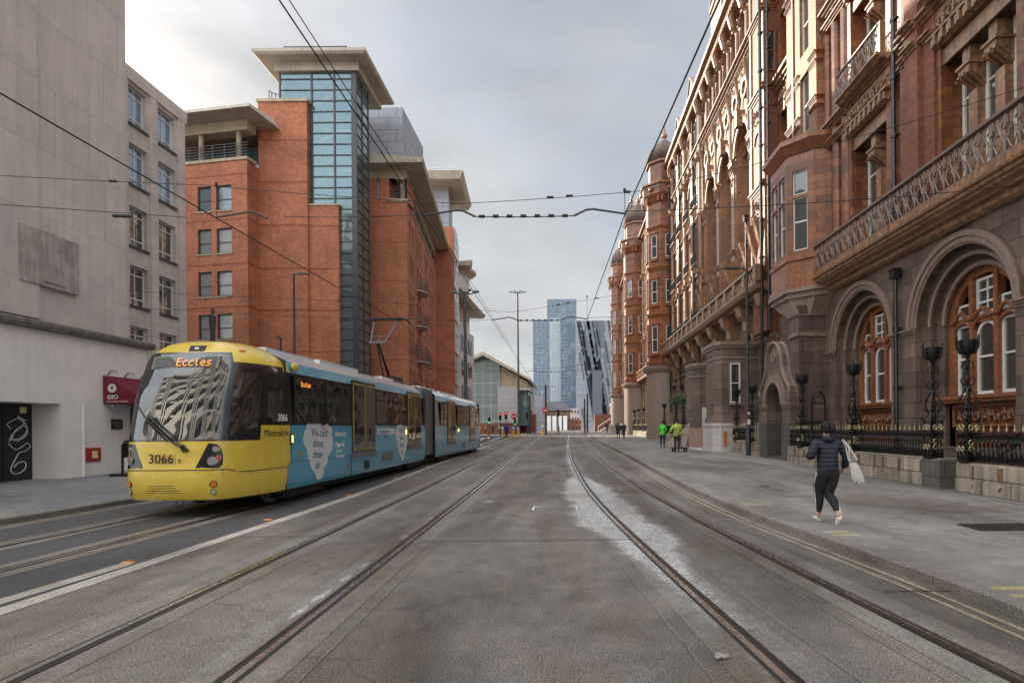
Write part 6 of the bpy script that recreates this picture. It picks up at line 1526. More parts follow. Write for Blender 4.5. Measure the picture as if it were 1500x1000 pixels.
matrix('Eccles', lambda x, z, d: W((HW+.012+d, 2.45+x, 2.58+z)), .016, 'lettering', body1)
for ya in (5.42, 10.7, 17.3, 23.15):
    f = None
    for side in (1, -1):
        q = (lambda u, z, d: (side*(HW+d), u, z)); yb = ya+1.85
        g = TB_(); g.tbox(q, ya, yb, .92, 2.98, -.02, .018); f = g.build('door', M['tram_black'])
        for a, b in ((ya+.06, ya+.88), (ya+.97, yb-.06)):
            g = TB_(); g.tbox(q, a, b, 1.0, 2.9, .018, .03); lf = g.build('door_leaf', M['door_yellow'], f)
            g = TB_(); g.tbox(q, a+.045, b-.045, 1.05, 2.85, .03, .042); g.build('door_glass', M['tram_glass'], lf)
        g = TB_(); g.tbox(q, ya-.02, yb+.02, .80, .92, -.01, .06); g.build('door_step', M['tram_grey'], f)
# skirt details
for a, b, z0, z1, mt in ((7.9, 9.0, .56, .80, 'tram_grey'), (6.4, 6.75, .42, .66, 'text_black'), (21, 22, .56, .8, 'tram_grey'), (2.35, 2.5, 1.02, 1.08, 'orange'), (5.0, 5.1, 1.04, 1.1, 'orange'), (5.15, 5.25, .55, .61, 'red_lens'), (8.2, 8.3, 1.3, 1.36, 'text_black'), (10.45, 10.55, 1.4, 1.56, 'amber_lit'), (19.9, 20, 1.4, 1.56, 'amber_lit')):
    g = TB_(); g.tbox(TQ, a, b, z0, z1, -.005, .012 if mt != 'amber_lit' else .03); g.build('skirt_panel' if mt in ('tram_grey', 'text_black') else 'side_reflector', M[mt])
seam([(HW+.002, 5.38, .32), (HW+.002, 5.38, .9)], .006)
# speech-cloud posters
def cloud(y0, sy, z0, sz, name='poster'):
    P = [(.50, 0), (.60, .03), (.64, .10), (.62, .16), (.72, .20), (.80, .28), (.80, .36), (.90, .40), (.98, .50), (1.0, .60), (.96, .68), (.98, .76), (.88, .84), (.74, .86), (.64, .80), (.60, .76), (.58, .86), (.50, .95), (.38, 1.0), (.24, .98), (.12, .90), (.10, .80), (.02, .72), (0, .60), (.06, .52), (.12, .48), (.12, .38), (.20, .30), (.22, .20), (.30, .14), (.36, .10), (.38, .03)]
    n = len(P); Q = []
    for i in range(n):                                             # bulge each side outward into small lobes
        a, b = P[i], P[(i+1) % n]; dx, dy = b[0]-a[0], b[1]-a[1]
        for k in range(4): t = k/4; bl = .22*sin(PI*t); Q.append((a[0]+dx*t+dy*bl, a[1]+dy*t-dx*bl))
    g = TB_(); f = [TQ(y0+x*sy, z0+z*sz, .008) for x, z in Q]; b = [TQ(y0+x*sy, z0+z*sz, -.002) for x, z in Q]; g.prism(b, f); return g.build(name, M['bubble'])
p1_ = cloud(2.58, 1.55, .40, 1.52)
for i, (s_, y) in enumerate((('We care', 2.95), ('about', 3.02), ('clean', 3.02), ('air', 3.14))): ttext(s_, .27, (HW+.010, y, 1.45-.26*i), 'text_teal', p1_, (0, 1, -.04), (0, 0, 1), off=.001, sx=.9)
p2_ = cloud(9.35, 1.45, .45, 1.45)
for i, (s_, y) in enumerate((('We care', 9.65), ('about', 9.75), ('clean', 9.75), ('air', 9.9))): ttext(s_, .24, (HW+.010, y, 1.45-.25*i), 'text_teal', p2_, (0, 1, 0), (0, 0, 1), off=.001, sx=.9)
p3_ = cloud(12.0, 1.1, .5, 1.7) if False else None
ttext('#cleanairgm', .19, (HW+.006, 4.28, 1.42), 'text_white', body1, (0, 1, 0), sx=.78); ttext('Clean Air', .17, (HW+.006, 4.32, 1.14), 'text_white', body1, (0, 1, 0), sx=.85, off=.004)
ttext('Greater', .15, (HW+.006, 4.32, .99), 'text_white', body1, (0, 1, 0), sx=.8); ttext('Manchester', .15, (HW+.006, 4.32, .85), 'text_white', body1, (0, 1, 0), sx=.8)
g = TB_(); g.tbox(TQ, 7.5, 9.2, 1.42, 1.62, -.002, .006); lb = g.build('banner', M['bubble']); ttext('cleanairgm.com', .17, (HW+.008, 7.58, 1.47), 'text_teal', lb, (0, 1, 0), sx=.95)
# roof gear and pantograph
for a, b, h in ((2.6, 5.0, .12), (5.4, 8.2, .2), (10.5, 12.8, .16), (15.6, 18.5, .2), (19.5, 23.5, .16)): g = TB_(); g.box(-.45, .45, a, b, 3.45, 3.45+h*.5); g.build('roof_box', M['tram_roof'])
pg = TB_(); y0 = 12.2
pg.box(-.45, .45, y0-.3, y0+.9, 3.46, 3.66)
for s in (-.12, .0): pg.tube([(s*2, y0+.6, 3.66), (s*.5, y0-.75, 4.9)], .05 if s == 0 else .025, 8)
pan = pg.build('pantograph', M['iron'])
g = TB_(); g.tube([(-.32, y0-.78, 4.9), (.32, y0-.78, 4.9)], .05, 8)
for s in (-1, 1): g.tube([(s*.28, y0-.78, 4.9), (s*.5, y0+.35, 6.0)], .035, 8)
g.tube([(-.36, y0-.45, 5.2), (.36, y0-.45, 5.2)], .02, 6); g.tube([(0, y0-.7, 4.95), (0, y0-.45, 5.2)], .02, 6); g.build('upper_arm', M['arm_grey'], pan)
g = TB_()
for yy in (-.12, .12):
    g.tube([(-.95, y0+.35+yy, 5.78), (-.82, y0+.35+yy, 5.96), (-.6, y0+.35+yy, 6.03), (.6, y0+.35+yy, 6.03), (.82, y0+.35+yy, 5.96), (.95, y0+.35+yy, 5.78)], .025, 6)
g.box(-.62, .62, y0+.2, y0+.5, 5.98, 6.02); g.build('collector_head', M['iron'], pan)
# driver, seen dimly, is left to the dark glass
# ================================================================== WIRES AND POLES
CW = 6.06
def wire(name, pts, r, label, group=None, mat='wire'):
    m = MB(); m.tube(pts, r, 5); return tag(m.build(name, M[mat]), label, 'overhead wire', group)
def pull(a, b, n=16, sag=.0): a, b = Vector(a), Vector(b); return [tuple(a+(b-a)*i/n-Vector((0, 0, sag*4*(i/n)*(1-i/n)))) for i in range(n+1)]
xs_l = [(-12, -2.85), (0, -2.9), (12, -2.92), (24, -3.05), (48, -3.4), (90, -3.9)]
for k, (nm, lab) in enumerate((('contact_wire', 'thick contact wire over the middle track, the lower one of the pair'), ('contact_wire', 'second contact wire over the middle track, beside the lower one'))):
    wire(nm, [(x+.07*k, y, CW+.05*k+GZ(y)) for y, x in xs_l], .009 if k == 0 else .006, lab)
wire('contact_wire', [(tramC(y)+.15, y, CW+GZ(y)) for y in (-12, 0, 12, 24, 48)], .013, 'contact wire over the tram in the left lane')
wire('contact_wire', [(x, y, CW+GZ(y)) for y, x in ((-12, 2.6), (0, 2.0), (6, 1.62), (12, 1.25), (24, .9), (48, .9), (90, 1.1))], .012, 'contact wire over the curving track by the right pavement')
def insul(m, p, q, k=3):
    p, q = Vector(p), Vector(q)
    for i in range(k): c = p+(q-p)*(i+.5)/k; m.tube([c-(q-p).normalized()*.06, c+(q-p).normalized()*.06], .035, 6)
def span(y, xl, zl, xr, zr, up, label, arms=True, g=0):
    z = CW+.02+GZ(y); m = MB(); aL, aM, aR = tramC(y)+.15, lerp(xs_l)(y), lerp([(6, 1.62), (12, 1.25), (24, .9), (48, .9)])(y)
    m.tube(pull((xl, y, zl), (aL-.6, y, z)), .008, 4); insul(m, (-9.0-.4, y, z+.05), (-9.0, y, z+.03))
    m.tube(pull((aL+1.4, y, z), (aM, y, z+.02), 8, .03), .008, 4)
    m.tube(pull((aM+1.0, y, z-.03), (aR-1.0, y, z-.03), 8, .02), .012, 4); insul(m, (aM+1.05, y, z-.03), (aR-1.1, y, z-.03), 7)
    m.tube(pull((aR, y, z+.05), (xr, y, zr), 8, .1), .008, 4)
    r = m.build('span_wire', M['wire']); tag(r, label, 'overhead wire')
    a = MB()
    for x, s in ((aM, 1), (aR, -1), (aL, 1)):
        a.tube([(x, y, z+.0), (x+s*.65, y, z+.1), (x+s*.80, y, z+.09), (x+s*1.05, y, z-.03)], .022, 6)
    a.build('steady_arm', M['arm_grey' if g else 'pole'], r)
    u = MB(); u.tube(pull((xl, y, up[0]), (-7.5, y, up[1]), 8, .05), .007, 4); u.tube(pull((-7.5, y, up[1]), (-2.2, y, up[2]), 8, .03), .007, 4); u.tube(pull((-2.2, y, up[2]), (1.6, y, up[3]), 8, .02), .007, 4); u.tube(pull((1.6, y, up[3]), (xr, y, up[4]), 8, .12), .007, 4)
    for x in (-9.4, -.3, .1, 1.3): u.tube([(x-.07, y, lerp([(-7.5, up[1]), (-2.2, up[2]), (1.6, up[3])])(x) if x > -7.5 else up[1]+.1), (x+.07, y, lerp([(-7.5, up[1]), (-2.2, up[2]), (1.6, up[3])])(x) if x > -7.5 else up[1]+.1)], .028, 6)
    for x, zz in ((aR, up[3]), (aL, up[1])): u.tube([(x, y, zz), (x, y, z)], .006, 4); u.tube([(x, y, zz-.02), (x, y, zz+.05)], .03, 6)
    u.build('carrier_wire', M['wire'], r)
span(12, -16.4, 6.75, 10.6, 6.7, (7.35, 6.75, 6.32, 6.55, 8.95), 'nearest cross-span of wires with bent steady arms between the stone wall and the hotel')
span(24, -20.0, 6.9, 10.6, 6.9, (7.6, 6.9, 6.45, 7.05, 8.6), 'second cross-span of wires above the rear half of the tram')
span(48, -13.4, 6.9, 10.6, 6.9, (7.4, 6.9, 6.5, 6.8, 8.2), 'farthest cross-span of wires in front of the glass hall')
# street lamps: pole > head
def lamp(name, x, y, h, arm, label, base=.11, r=(.085, .055), dz=None, cat='street lamp'):
    g = GZ(y)+.1; e = empty(name, (x, y, g), label, cat)
    m = MB(); m.lathe([(r[0]*1.5, 0), (r[0]*1.5, 1.1), (r[0], 1.2), (r[1], h)], x, y, 14, g); m.build('pole', M['pole'], e, smooth=True)
    m = MB(); m.tube([(x, y, g+h-.05), (x+arm*.3, y, g+h+.02), (x+arm*.45, y, g+h+.0)], .035, 8); m.build('arm', M['pole'], e)
    m = MB(); s = 1 if arm > 0 else -1; m.prism([(x+s*abs(arm)*.35, y-.13, g+h-.04), (x+arm, y-.13, g+h-.02), (x+arm, y+.13, g+h-.02), (x+s*abs(arm)*.35, y+.13, g+h-.04)], [(x+s*abs(arm)*.35, y-.09, g+h+.08), (x+arm, y-.09, g+h+.03), (x+arm, y+.09, g+h+.03), (x+s*abs(arm)*.35, y+.09, g+h+.08)]); m.build('lamp_head', M['pole'], e)
    return e
e = lamp('street_lamp', 8.87, 28.2, 9.25-.1, -1.15, 'tall grey lamp post on the right pavement in front of the granite porch bay')
m = MB(); m.box(8.80, 8.94, 28.05, 28.1, 1.7, 1.95); m.box(8.82, 8.93, 28.05, 28.1, 2.2, 2.3); m.build('sticker', M['white_paint'], e)
e2 = lamp('street_lamp', -16.0, 34, 10.6, .9, 'tall dark lamp post in front of the orange brick block behind the tram')
e3 = lamp('street_lamp', -16.3, 33, 6.7, -.35, 'short dark lamp post just left of the tall one behind the tram')
e4 = empty('camera_mast', (-15.3, 25, .1), 'stubby dark mast top showing above the cab of the tram', 'mast'); m = MB(); m.lathe([(.1, 0), (.1, 6.0), (.13, 6.0), (.13, 6.5), (.06, 6.55), (.05, 6.8)], -15.3, 25, 12, .1); m.build('pole', M['pole'], e4)
def mast(x, y, h, label, arms, br=.13):
    g = GZ(y); e = empty('lighting_mast', (x, y, g), label, 'street lamp'); m = MB(); m.lathe([(br*1.3, 0), (br*1.2, .9), (br, 1.0), (br*.55, h)], x, y, 12, g); m.build('pole', M['pole'], e, smooth=True)
    for k, (dx, dz) in enumerate(arms):
        m = MB(); s = 1 if dx > 0 else -1; m.tube([(x, y, g+h-.15), (x+dx*.5, y, g+h-.2+dz), (x+dx*.6, y, g+h-.1+dz)], br*.3, 6); m.prism([(x+dx*.55, y-.2, g+h-.12+dz), (x+dx, y-.2, g+h-.06+dz), (x+dx, y+.2, g+h-.06+dz), (x+dx*.55, y+.2, g+h-.12+dz)], [(x+dx*.55, y-.15, g+h+.02+dz), (x+dx, y-.15, g+h+.04+dz), (x+dx, y+.15, g+h+.04+dz), (x+dx*.55, y+.15, g+h+.02+dz)]); m.build('lamp_head', M['pole'], e)
    return e
mast(-7.85, 45, 12.1, 'tall mast with four lamp arms just behind the rear of the tram', ((-1.1, 0), (1.1, 0), (-.5, .15), (.5, .15)), .17)
mast(-8.3, 100, 24.6, 'very tall thin mast with four lamps in the middle of the junction', ((-1.5, 0), (1.4, 0), (-.7, .2), (.7, .2)), .22)
def post(name, px, y, ztop, label, r=.07, top=None):
    x = (px-830)/845*y; m = MB(); m.tube([(x, y, GZ(y)), (x, y, ztop)], r, 8)
    if top == 'bracket': m.tube([(x-1.0, y, ztop-.25), (x+1.6, y, ztop-.2)], .035, 5)
    return tag(m.build(name, M['pole']), label, 'pole')
post('traction_pole', 776, 95, 6.9, 'dark pole in front of the grey tower, between the tall mast and the no-entry sign', .17)
post('traction_pole', 799.5, 90, 8.2, 'dark traction pole with a top bracket left of the no-entry sign', .16, 'bracket')
post('traction_pole', 856.5, 100, 6.5, 'shorter of the two dark poles in front of the striped building', .14)
post('traction_pole', 860.5, 105, 7.7, 'taller of the two dark poles in front of the striped building', .17)
# traffic lights and signs
TLM = {'r': emis('tl_red', (1, .06, .04), 1.3), 'g': emis('tl_green', (.05, .9, .45), 1.1), 'd': M['text_black']}
def at(px, y): return (px-830)/845*y
def signal(px, y, zt, lit, label, w=.2):
    x = at(px, y); g = GZ(y); e = empty('traffic_light', (x, y, g), label, 'traffic light')
    m = MB(); m.tube([(x, y, g), (x, y, zt)], .06, 8); m.build('post', M['pole'], e)
    m = MB(); m.box(x-w, x+w, y-.25, y-.06, zt-.95, zt+.08); h = m.build('signal_head', M['text_black'], e)
    for i, c in enumerate('rad'.replace('a', 'd')):
        k = {'r': 0, 'g': 2}.get(lit); z = zt-.13-.31*i
        m = MB(); m.tube([(x, y-.27, z), (x, y-.25, z)], .125, 12); m.build('signal_lamp', TLM[lit] if i == k else TLM['d'], h)
        m = MB(); m.tube([(x-.13, y-.27, z+.0), (x-.1, y-.4, z+.1), (x, y-.42, z+.14), (x+.1, y-.4, z+.1), (x+.13, y-.27, z)], .015, 4); m.build('hood', M['text_black'], h)
signal(717, 92, 3.2, 'g', 'green traffic light farthest left, just right of the rear of the tram'); signal(733, 84, 3.7, 'r', 'left one of the two red traffic lights'); signal(741.5, 78, 3.7, 'r', 'right one of the two red traffic lights')
signal(754.5, 90, 2.9, 'g', 'green traffic light below the left no-entry sign'); signal(772.5, 88, 3.9, 'd', 'unlit backwards traffic light beside the dark pole'); signal(818, 92, 4.3, 'd', 'unlit slim traffic light right of the warehouse screens')
M['sign_red'] = plain('sign_red', (.55, .03, .04), .5)
def noentry(px, y, z, label):
    x = at(px, y); e = empty('no_entry_sign', (x, y, GZ(y)), label, 'road sign')
    m = MB(); m.tube([(x+.05, y+.1, GZ(y)), (x+.05, y+.1, z+.3)], .05, 6); m.build('post', M['pole'], e)
    m = MB(); m.tube([(x, y-.02, z), (x, y+.03, z)], .46, 20); m.build('disc', M['sign_red'], e); m = MB(); m.box(x-.32, x+.32, y-.04, y-.02, z-.09, z+.09); m.build('bar', M['white_paint'], e)
noentry(753, 88, 3.35, 'round red no-entry sign just left of the very tall mast'); noentry(798.5, 88, 4.2, 'round red no-entry sign in front of the brick warehouse')
M['bollard_yellow'] = plain('bollard_yellow', (.75, .42, .05), .5); M['sign_blue2'] = plain('sign_blue2', (.05, .25, .55), .5)
def bollard(px, y, h, label):
    x = at(px, y); g = GZ(y); e = empty('bollard', (x, y, g), label, 'bollard', 'lit yellow bollards on the junction islands'); r = .17*y/80
    m = MB(); m.lathe([(r*1.1, 0), (r*1.1, .1), (r, .12), (r, h*.55), (r*.9, h*.58)], x, y, 12, g); m.build('body', M['bollard_yellow'], e)
    m = MB(); m.lathe([(r*.9, 0), (r*.95, h*.30), (r*.5, h*.42)], x, y, 12, g+h*.58); m.build('top', M['white_paint'], e)
    m = MB(); m.box(x-r*.6, x+r*.6, y-r*1.15, y-r*.85, g+h*.62, g+h*.84); m.build('arrow_plate', M['sign_blue2'], e)
bollard(735.5, 78, 1.35, 'yellow bollard left of the person in blue at the junction'); bollard(752, 76, 1.35, 'yellow bollard below the left no-entry sign'); bollard(759, 79, 1.2, 'yellow bollard touching the foot of the very tall mast')
bollard(795, 84, 1.5, 'yellow bollard below the right no-entry sign'); bollard(818, 95, 1.5, 'slim yellow bollard below the unlit slim traffic light')
M['cone_orange'] = plain('cone_orange', (.70, .08, .03), .5)
x, y = at(715.3, 58), 58; c = empty('traffic_cone', (x, y, GZ(y)), 'orange and white traffic cone on the road right of the tram rear', 'traffic cone')
m = MB(); m.lathe([(.19, .03), (.13, .3)], x, y, 12, GZ(y)); m.lathe([(.10, .48), (.05, .8)], x, y, 12, GZ(y)); m.build('cone', M['cone_orange'], c); m = MB(); m.lathe([(.132, .3), (.10, .48)], x, y, 12, GZ(y)); m.build('sleeve', M['white_paint'], c); m = MB(); m.box(x-.25, x+.25, y-.25, y+.25, GZ(y), GZ(y)+.035); m.build('base', M['rubber'], c)
m = MB(); m.box(-6.9-.5, -6.9+.5, 99.5, 100.5, .5, 1.55); 
M['cabinet'] = plain('cabinet', (.06, .07, .06), .5)
# ================================================================== FENCES AND CRESSETS
M['plinth_stone'] = masonry('plinth_stone', (.50, .43, .345), (.40, .34, .275), (.16, .12, .095), .82, .34, .016, .8, .6, 50, .3, .45, .5)
M['rust_stain'] = plain('rust_stain', (.20, .095, .045), .8, 0, .4, 5, streak=.5)
FX = 9.0
def iron_fence(u0, u1, label, gates=False, gold=True, xf=FX, plinth=True, fine=True, zb=.72, seed=1):
    e = empty('iron_fence', (xf, (u0+u1)/2, .1), label, 'fence'); Tf = TX(xf); g = GZ((u0+u1)/2)
    if plinth:
        m = MB(); m.tbox(Tf, u0, u1, .05+g, .40+g, -.55, .02); m.tbox(Tf, u0+.012, u1-.012, .403+g, zb+g, -.55, .0)
        m.ext(Tf, [(-.55, zb+g), (.0, zb+g), (.0, zb+.03+g), (-.08, zb+.07+g), (-.55, zb+.07+g)], u0+.01, u1-.01); p = m.build('plinth', M['plinth_stone'], e)
        rd = random.Random(seed); m = MB(); u = u0+.3
        while u < u1-.3:
            w_ = rd.uniform(.06, .2); zt = zb+g-.005; zl = zb-rd.uniform(.3, .6)+g
            m.poly([Tf(u, zt, .003), Tf(u+w_, zt, .003), Tf(u+w_*.8, zl, .003 if zl > .41 else .024), Tf(u+w_*.2, zl+.05, .003 if zl > .41 else .024)]); u += rd.uniform(.35, 1.1)
        m.build('rust_stain', M['rust_stain'], p)
    d = -.12; z0 = zb+.07+g; zt = z0+.66
    m = MB()
    for z, h in ((z0+.02, .025), (z0+.14, .02), (zt-.17, .02), (zt-.02, .03)): m.tbox(Tf, u0+.05, u1-.05, z, z+h, d-.025, d+.025)
    n = int((u1-u0-.1)/.125)
    for i in range(n+1):
        u = u0+.05+(u1-u0-.1)*i/n
        if fine: m.tube([Tf(u, z0+.14, d), Tf(u-.04, z0+.22, d+.07), Tf(u+.06, z0+.36, d-.0), Tf(u+.0, z0+.46, d+.05), Tf(u, zt-.15, d)], .021, 5); ring(m, Tf, u+.06, zt-.09, .025, .06, d-.015, d+.015, 6, 0, 2*PI); ring(m, Tf, u+.06, z0+.09, .02, .055, d-.015, d+.015, 6, 0, 2*PI)
        else: m.tbox(Tf, u-.012, u+.012, z0, zt, d-.012, d+.012)
    m.build('iron_bars', M['iron'], e)
    m = MB()
    k = max(1, int((u1-u0)/.22))
    for i in range(k+1):
        u = u0+.08+(u1-u0-.16)*i/k; a = Tf(u, zt, d); m.lathe([(.010, 0), (.022, .04), (.026, .06), (.014, .10), (.004, .19)], a[0], a[1], 6, zt)
    m.build('gilt_finials', M['gold'], e)
    return e
iron_fence(13.95, 23.5, 'black iron fence with gilt spikes on a stone plinth, behind the walking person', seed=2)
iron_fence(7.5, 13.35, 'black iron fence with gilt spikes right of the gap, at the photo edge', seed=3)
iron_fence(28.1, 31.6, 'short black iron fence between the porch and the granite bay', seed=4)
iron_fence(42.2, 56.5, 'black iron fence with plinth behind the men in hi-vis jackets', fine=False, seed=5)
iron_fence(60.5, 78, 'sunlit iron fence with plinth between the first and second turret', fine=False, seed=6)
iron_fence(82, 104, 'farthest iron fence with plinth along the hotel', fine=False, seed=7)
# granite block at the gap, stair railing at right edge
m = MB(); m.tbox(TX(FX), 13.9, 14.6, .05, .8, -.6, .03); M['grey_block'] = masonry('grey_block', (.26, .245, .22), (.20, .19, .175), (.1, .1, .09), 1.0, .36, .014, .8, .6, 40, .35, .4, .3); tag(m.build('gate_pier', M['grey_block']), 'weathered grey granite block ending the fence plinth beside the gap', 'pier')
sr = empty('stair_railing', (9.9, 12.2, .1), 'sloping black iron hand railing rising behind the right-hand fence', 'railing')
m = MB()
for k in (0, .2): m.tube([(9.9, 13.2, 1.1-k), (9.9, 11.0, 2.3-k)], .03, 6)
for i in range(12): t = i/11; m.tube([(9.9, 13.2-2.2*t, .1), (9.9, 13.2-2.2*t, 1.1+1.2*t)], .014, 4)
m.build('bars', M['iron'], sr)
# torch standards
def cresset():
    e = empty('torch_standard', (0, 0, 0), 'black wrought iron torch standard with open basket top', 'torch standard', 'iron torch standards along the hotel fence')
    m = MB(); m.box(-.16, .16, -.16, .16, 0, .05); 
    for x in (-.14, .14):
        for y in (-.14, .14): m.tube([(x, y, 0), (x, y, .92)], .018, 5)
    for z in (.1, .62, .9): m.box(-.16, .16, -.16, .16, z, z+.03)
    m.lathe([(.07, 0), (.065, 1.0), (.08, 1.05), (.05, 1.15), (.045, 1.6), (.075, 1.65), (.045, 1.72), (.038, 2.35), (.07, 2.4), (.04, 2.46)], 0, 0, 8, 0); m.build('shaft', M['iron'], e)
    m = MB()
    for k in range(4):
        a = PI/2*k+PI/4; c, s = cos(a), sin(a); f = lambda r, z: (c*r, s*r, z)
        m.tube([f(.16, .93), f(.24, .98), f(.22, 1.08), f(.12, 1.05), f(.1, 1.15), f(.17, 1.3), f(.15, 1.45), f(.05, 1.65)], .021, 5)
        m.tube([f(.03, 1.72), f(.1, 1.75), f(.14, 1.85), f(.08, 1.93), f(.05, 1.86)], .018, 5); m.tube([f(.03, 2.3), f(.09, 2.25), f(.12, 2.15), f(.07, 2.1)], .016, 5)
        m.tube([f(.05, 1.2), f(.13, 1.15), f(.2, 1.22), f(.14, 1.28)], .018, 5)
    m.build('scrolls', M['iron'], e)
    m = MB(); m.lathe([(.05, 2.44), (.14, 2.5), (.17, 2.6), (.18, 2.76), (.165, 2.76), (.15, 2.6)], 0, 0, 12); b = m.build('basket', M['iron'], e)
    m = MB()
    for k in range(6): a = PI/3*k; c, s = cos(a), sin(a); m.tube([(c*.03, s*.03, 2.44), (c*.17, s*.17, 2.47), (c*.23, s*.23, 2.6), (c*.235, s*.235, 2.84)], .018, 5); m.ball((c*.235, s*.235, 2.85), .018, 5, 4)
    m.tube([(.225*cos(a), .225*sin(a), 2.66) for a in [2*PI*i/16 for i in range(16)]], .01, 4, closed=True); m.build('basket_cage', M['iron'], b)
    m = MB()
    for x, y in ((-.17, -.05), (-.17, .08)):
        for z in (.78, .3): m.tube([(x, y+.045*cos(t), z+.055*sin(t)) for t in [2*PI*i/10 for i in range(10)]], .012, 4, closed=True)
    for x, y in ((-.06, -.17), (.08, -.17)):
        for z in (.78, .3, .44): m.tube([(x+.045*cos(t), y, z+.055*sin(t)) for t in [2*PI*i/10 for i in range(10)]], .012, 4, closed=True)
    m.build('gilt_rings', M['gold'], e); return e
c0 = cresset(); zf_ = .79
c0.location = (FX+.12, 14.35, zf_); c0['label'] = 'black torch standard at the grey block left of the gap in the fence'
for x, y, z, lab in ((FX+.12, 13.1, zf_, 'black torch standard right of the gap, in front of the large arched window'), (FX+.12, 18.3, zf_, 'black torch standard in front of the left arched window, right of the walking person'),
                  (FX+.12, 22.3, zf_, 'black torch standard just right of the granite porch'), (FX+.12, 28.3, zf_, 'black torch standard close to the left flank of the granite porch'), (FX+.12, 30.9, zf_, 'black torch standard in front of the granite bay with the small window'),
                  (FX-.1, 52.5, .9, 'black torch standard in front of the sunlit round turret base'), (FX, 44.3, .9, 'torch standard carrying flowers, nearer the granite bay'), (FX, 47.4, .9, 'torch standard carrying flowers, left of the other flowered one'),
                  (FX+.1, 63, 1.0, 'small dark torch standard by the sunlit fence, nearest of the far ones'), (FX+.1, 68, 1.0, 'small dark torch standard by the sunlit fence, second of the far ones'), (FX+.1, 73, 1.05, 'small dark torch standard by the sunlit fence, third of the far ones'), (FX+.1, 78, 1.05, 'small dark torch standard by the sunlit fence, fourth of the far ones')):
    dup(c0, (x, y, z), 0, lab)
M['leaf'] = plain('leaf', (.06, .12, .03), .6, 0, .5, 20); M['petal'] = plain('petal', (.5, .42, .3), .6)
for (x, y, z, lab) in ((FX, 44.3, 3.85, 'ball of green plants in the basket of the torch standard nearer the granite bay'), (FX, 47.4, 3.85, 'ball of green plants on the torch standard farther from the granite bay')):
    rd = random.Random(int(y)); m = MB()
    for i in range(420):
        v = Vector((rd.gauss(0, 1), rd.gauss(0, 1), rd.gauss(0, .8))).normalized()*rd.uniform(.3, .62); v.z = v.z*.7-(.55*rd.random() if rd.random() < .3 else 0); v.x *= 1.15; s = rd.uniform(.05, .1); c = Vector((x, y, z))+v
        a = Vector((rd.uniform(-1, 1), rd.uniform(-1, 1), rd.uniform(-1, 1))).normalized()*s; b = a.orthogonal().normalized()*s*.5; m.poly([c-a, c+b, c+a, c-b])
    f_ = tag(m.build('hanging_plant', M['leaf']), lab, 'plant')
# iron overthrow near the porch
ov = empty('iron_overthrow', (9.35, 21.4, .79), 'black iron arch frame with pointed top rising behind the fence near the porch', 'ironwork')
m = MB()
for x in (9.1, 9.6): m.tube([(x, 21.4, .3), (x, 21.4, 2.55)], .03, 6); m.tube([(x, 21.4, 1.5), (x+(.25 if x > 9.3 else -.1), 21.3, .9)], .02, 5)
m.tube([(9.1, 21.4, 2.5), (9.16, 21.4, 2.75), (9.35, 21.4, 2.9), (9.54, 21.4, 2.75), (9.6, 21.4, 2.5)], .035, 6); m.tube([(9.1, 21.4, 2.45), (9.6, 21.4, 2.45)], .03, 6)
for k in (-.1, .1): m.tube([(9.35+k, 21.4, 2.5), (9.35+k*1.5, 21.4, 2.62), (9.35+k*.4, 21.4, 2.72)], .02, 5)
for z in (1.1, 1.3, 1.5): m.tube([(9.1, 21.4, z), (9.6, 21.4, z)], .025, 5)
m.build('frame', M['iron'], ov)
# boards, pole pile, trolley, signs
M['board'] = plain('board', (.33, .22, .175), .7, 0, .1, 3); M['board_pale'] = plain('board_pale', (.50, .41, .35), .7, 0, .1, 3)
m = MB(); m.prism([(7.75, 36.5, .23), (9.35, 36.7, .23), (9.35, 36.75, .23), (7.75, 36.55, .23)], [(7.75, 36.95, 1.55), (9.35, 37.15, 1.5), (9.35, 37.2, 1.5), (7.75, 37.0, 1.55)]); tag(m.build('plywood_sheet', M['board']), 'large upright brown plywood sheet leaning beside the white door panel', 'board')
for i, (lab, mt) in enumerate((('pale front sheet of the stack leaning behind the man in green', 'board_pale'), ('middle brown sheet of the leaning stack behind the men in hi-vis', 'board'), ('rearmost brown sheet of the leaning stack behind the men in hi-vis', 'board'))):
    y = 40.0+i*.5; m = MB(); m.prism([(6.7+i*.25, y, .25), (8.3+i*.25, y+.1, .25), (8.6+i*.2, y+.1, 1.9)], [(6.7+i*.25, y+.05, .25), (8.3+i*.25, y+.15, .25), (8.6+i*.2, y+.15, 1.9)]); tag(m.build('leaning_board', M[mt]), lab, 'board')
rd = random.Random(9)
where = ['longest one at the left end', 'second from the left', 'third from the left', 'fourth from the left', 'near the middle', 'just right of the middle', 'fourth from the right', 'third from the right', 'second from the right', 'at the right end']
for i in range(10):
    x0 = 7.5+i*.17; a = R(35-i*9); L0 = 1.5; y = 34.6+rd.uniform(-.15, .25)
    cx, cy = 7.9+i*.19, y; p = (cx-sin(a)*L0*.5, cy+cos(a)*.3*L0, .2+.04*i % .2+.1); q_ = (cx+sin(a)*L0*.5, cy-cos(a)*.3*L0, .16)
    if i > 6: p = (8.6+.1*i, 35.2+.1*i, .2+.03*(i-6)); q_ = (9.6+.05*i, 34.0+.12*i, .2+.03*(i-6))
    m = MB(); m.tube([p, q_], .045, 8); tag(m.build('metal_pole', M['galv']), 'galvanised pole of the heap on the pavement, '+where[i], 'metal pole', 'galvanised poles heaped on the pavement')
tr = empty('trolley', (6.35, 32.6, .2), 'low dark trolley with red wheels at the feet of the man in the yellow jacket', 'trolley')
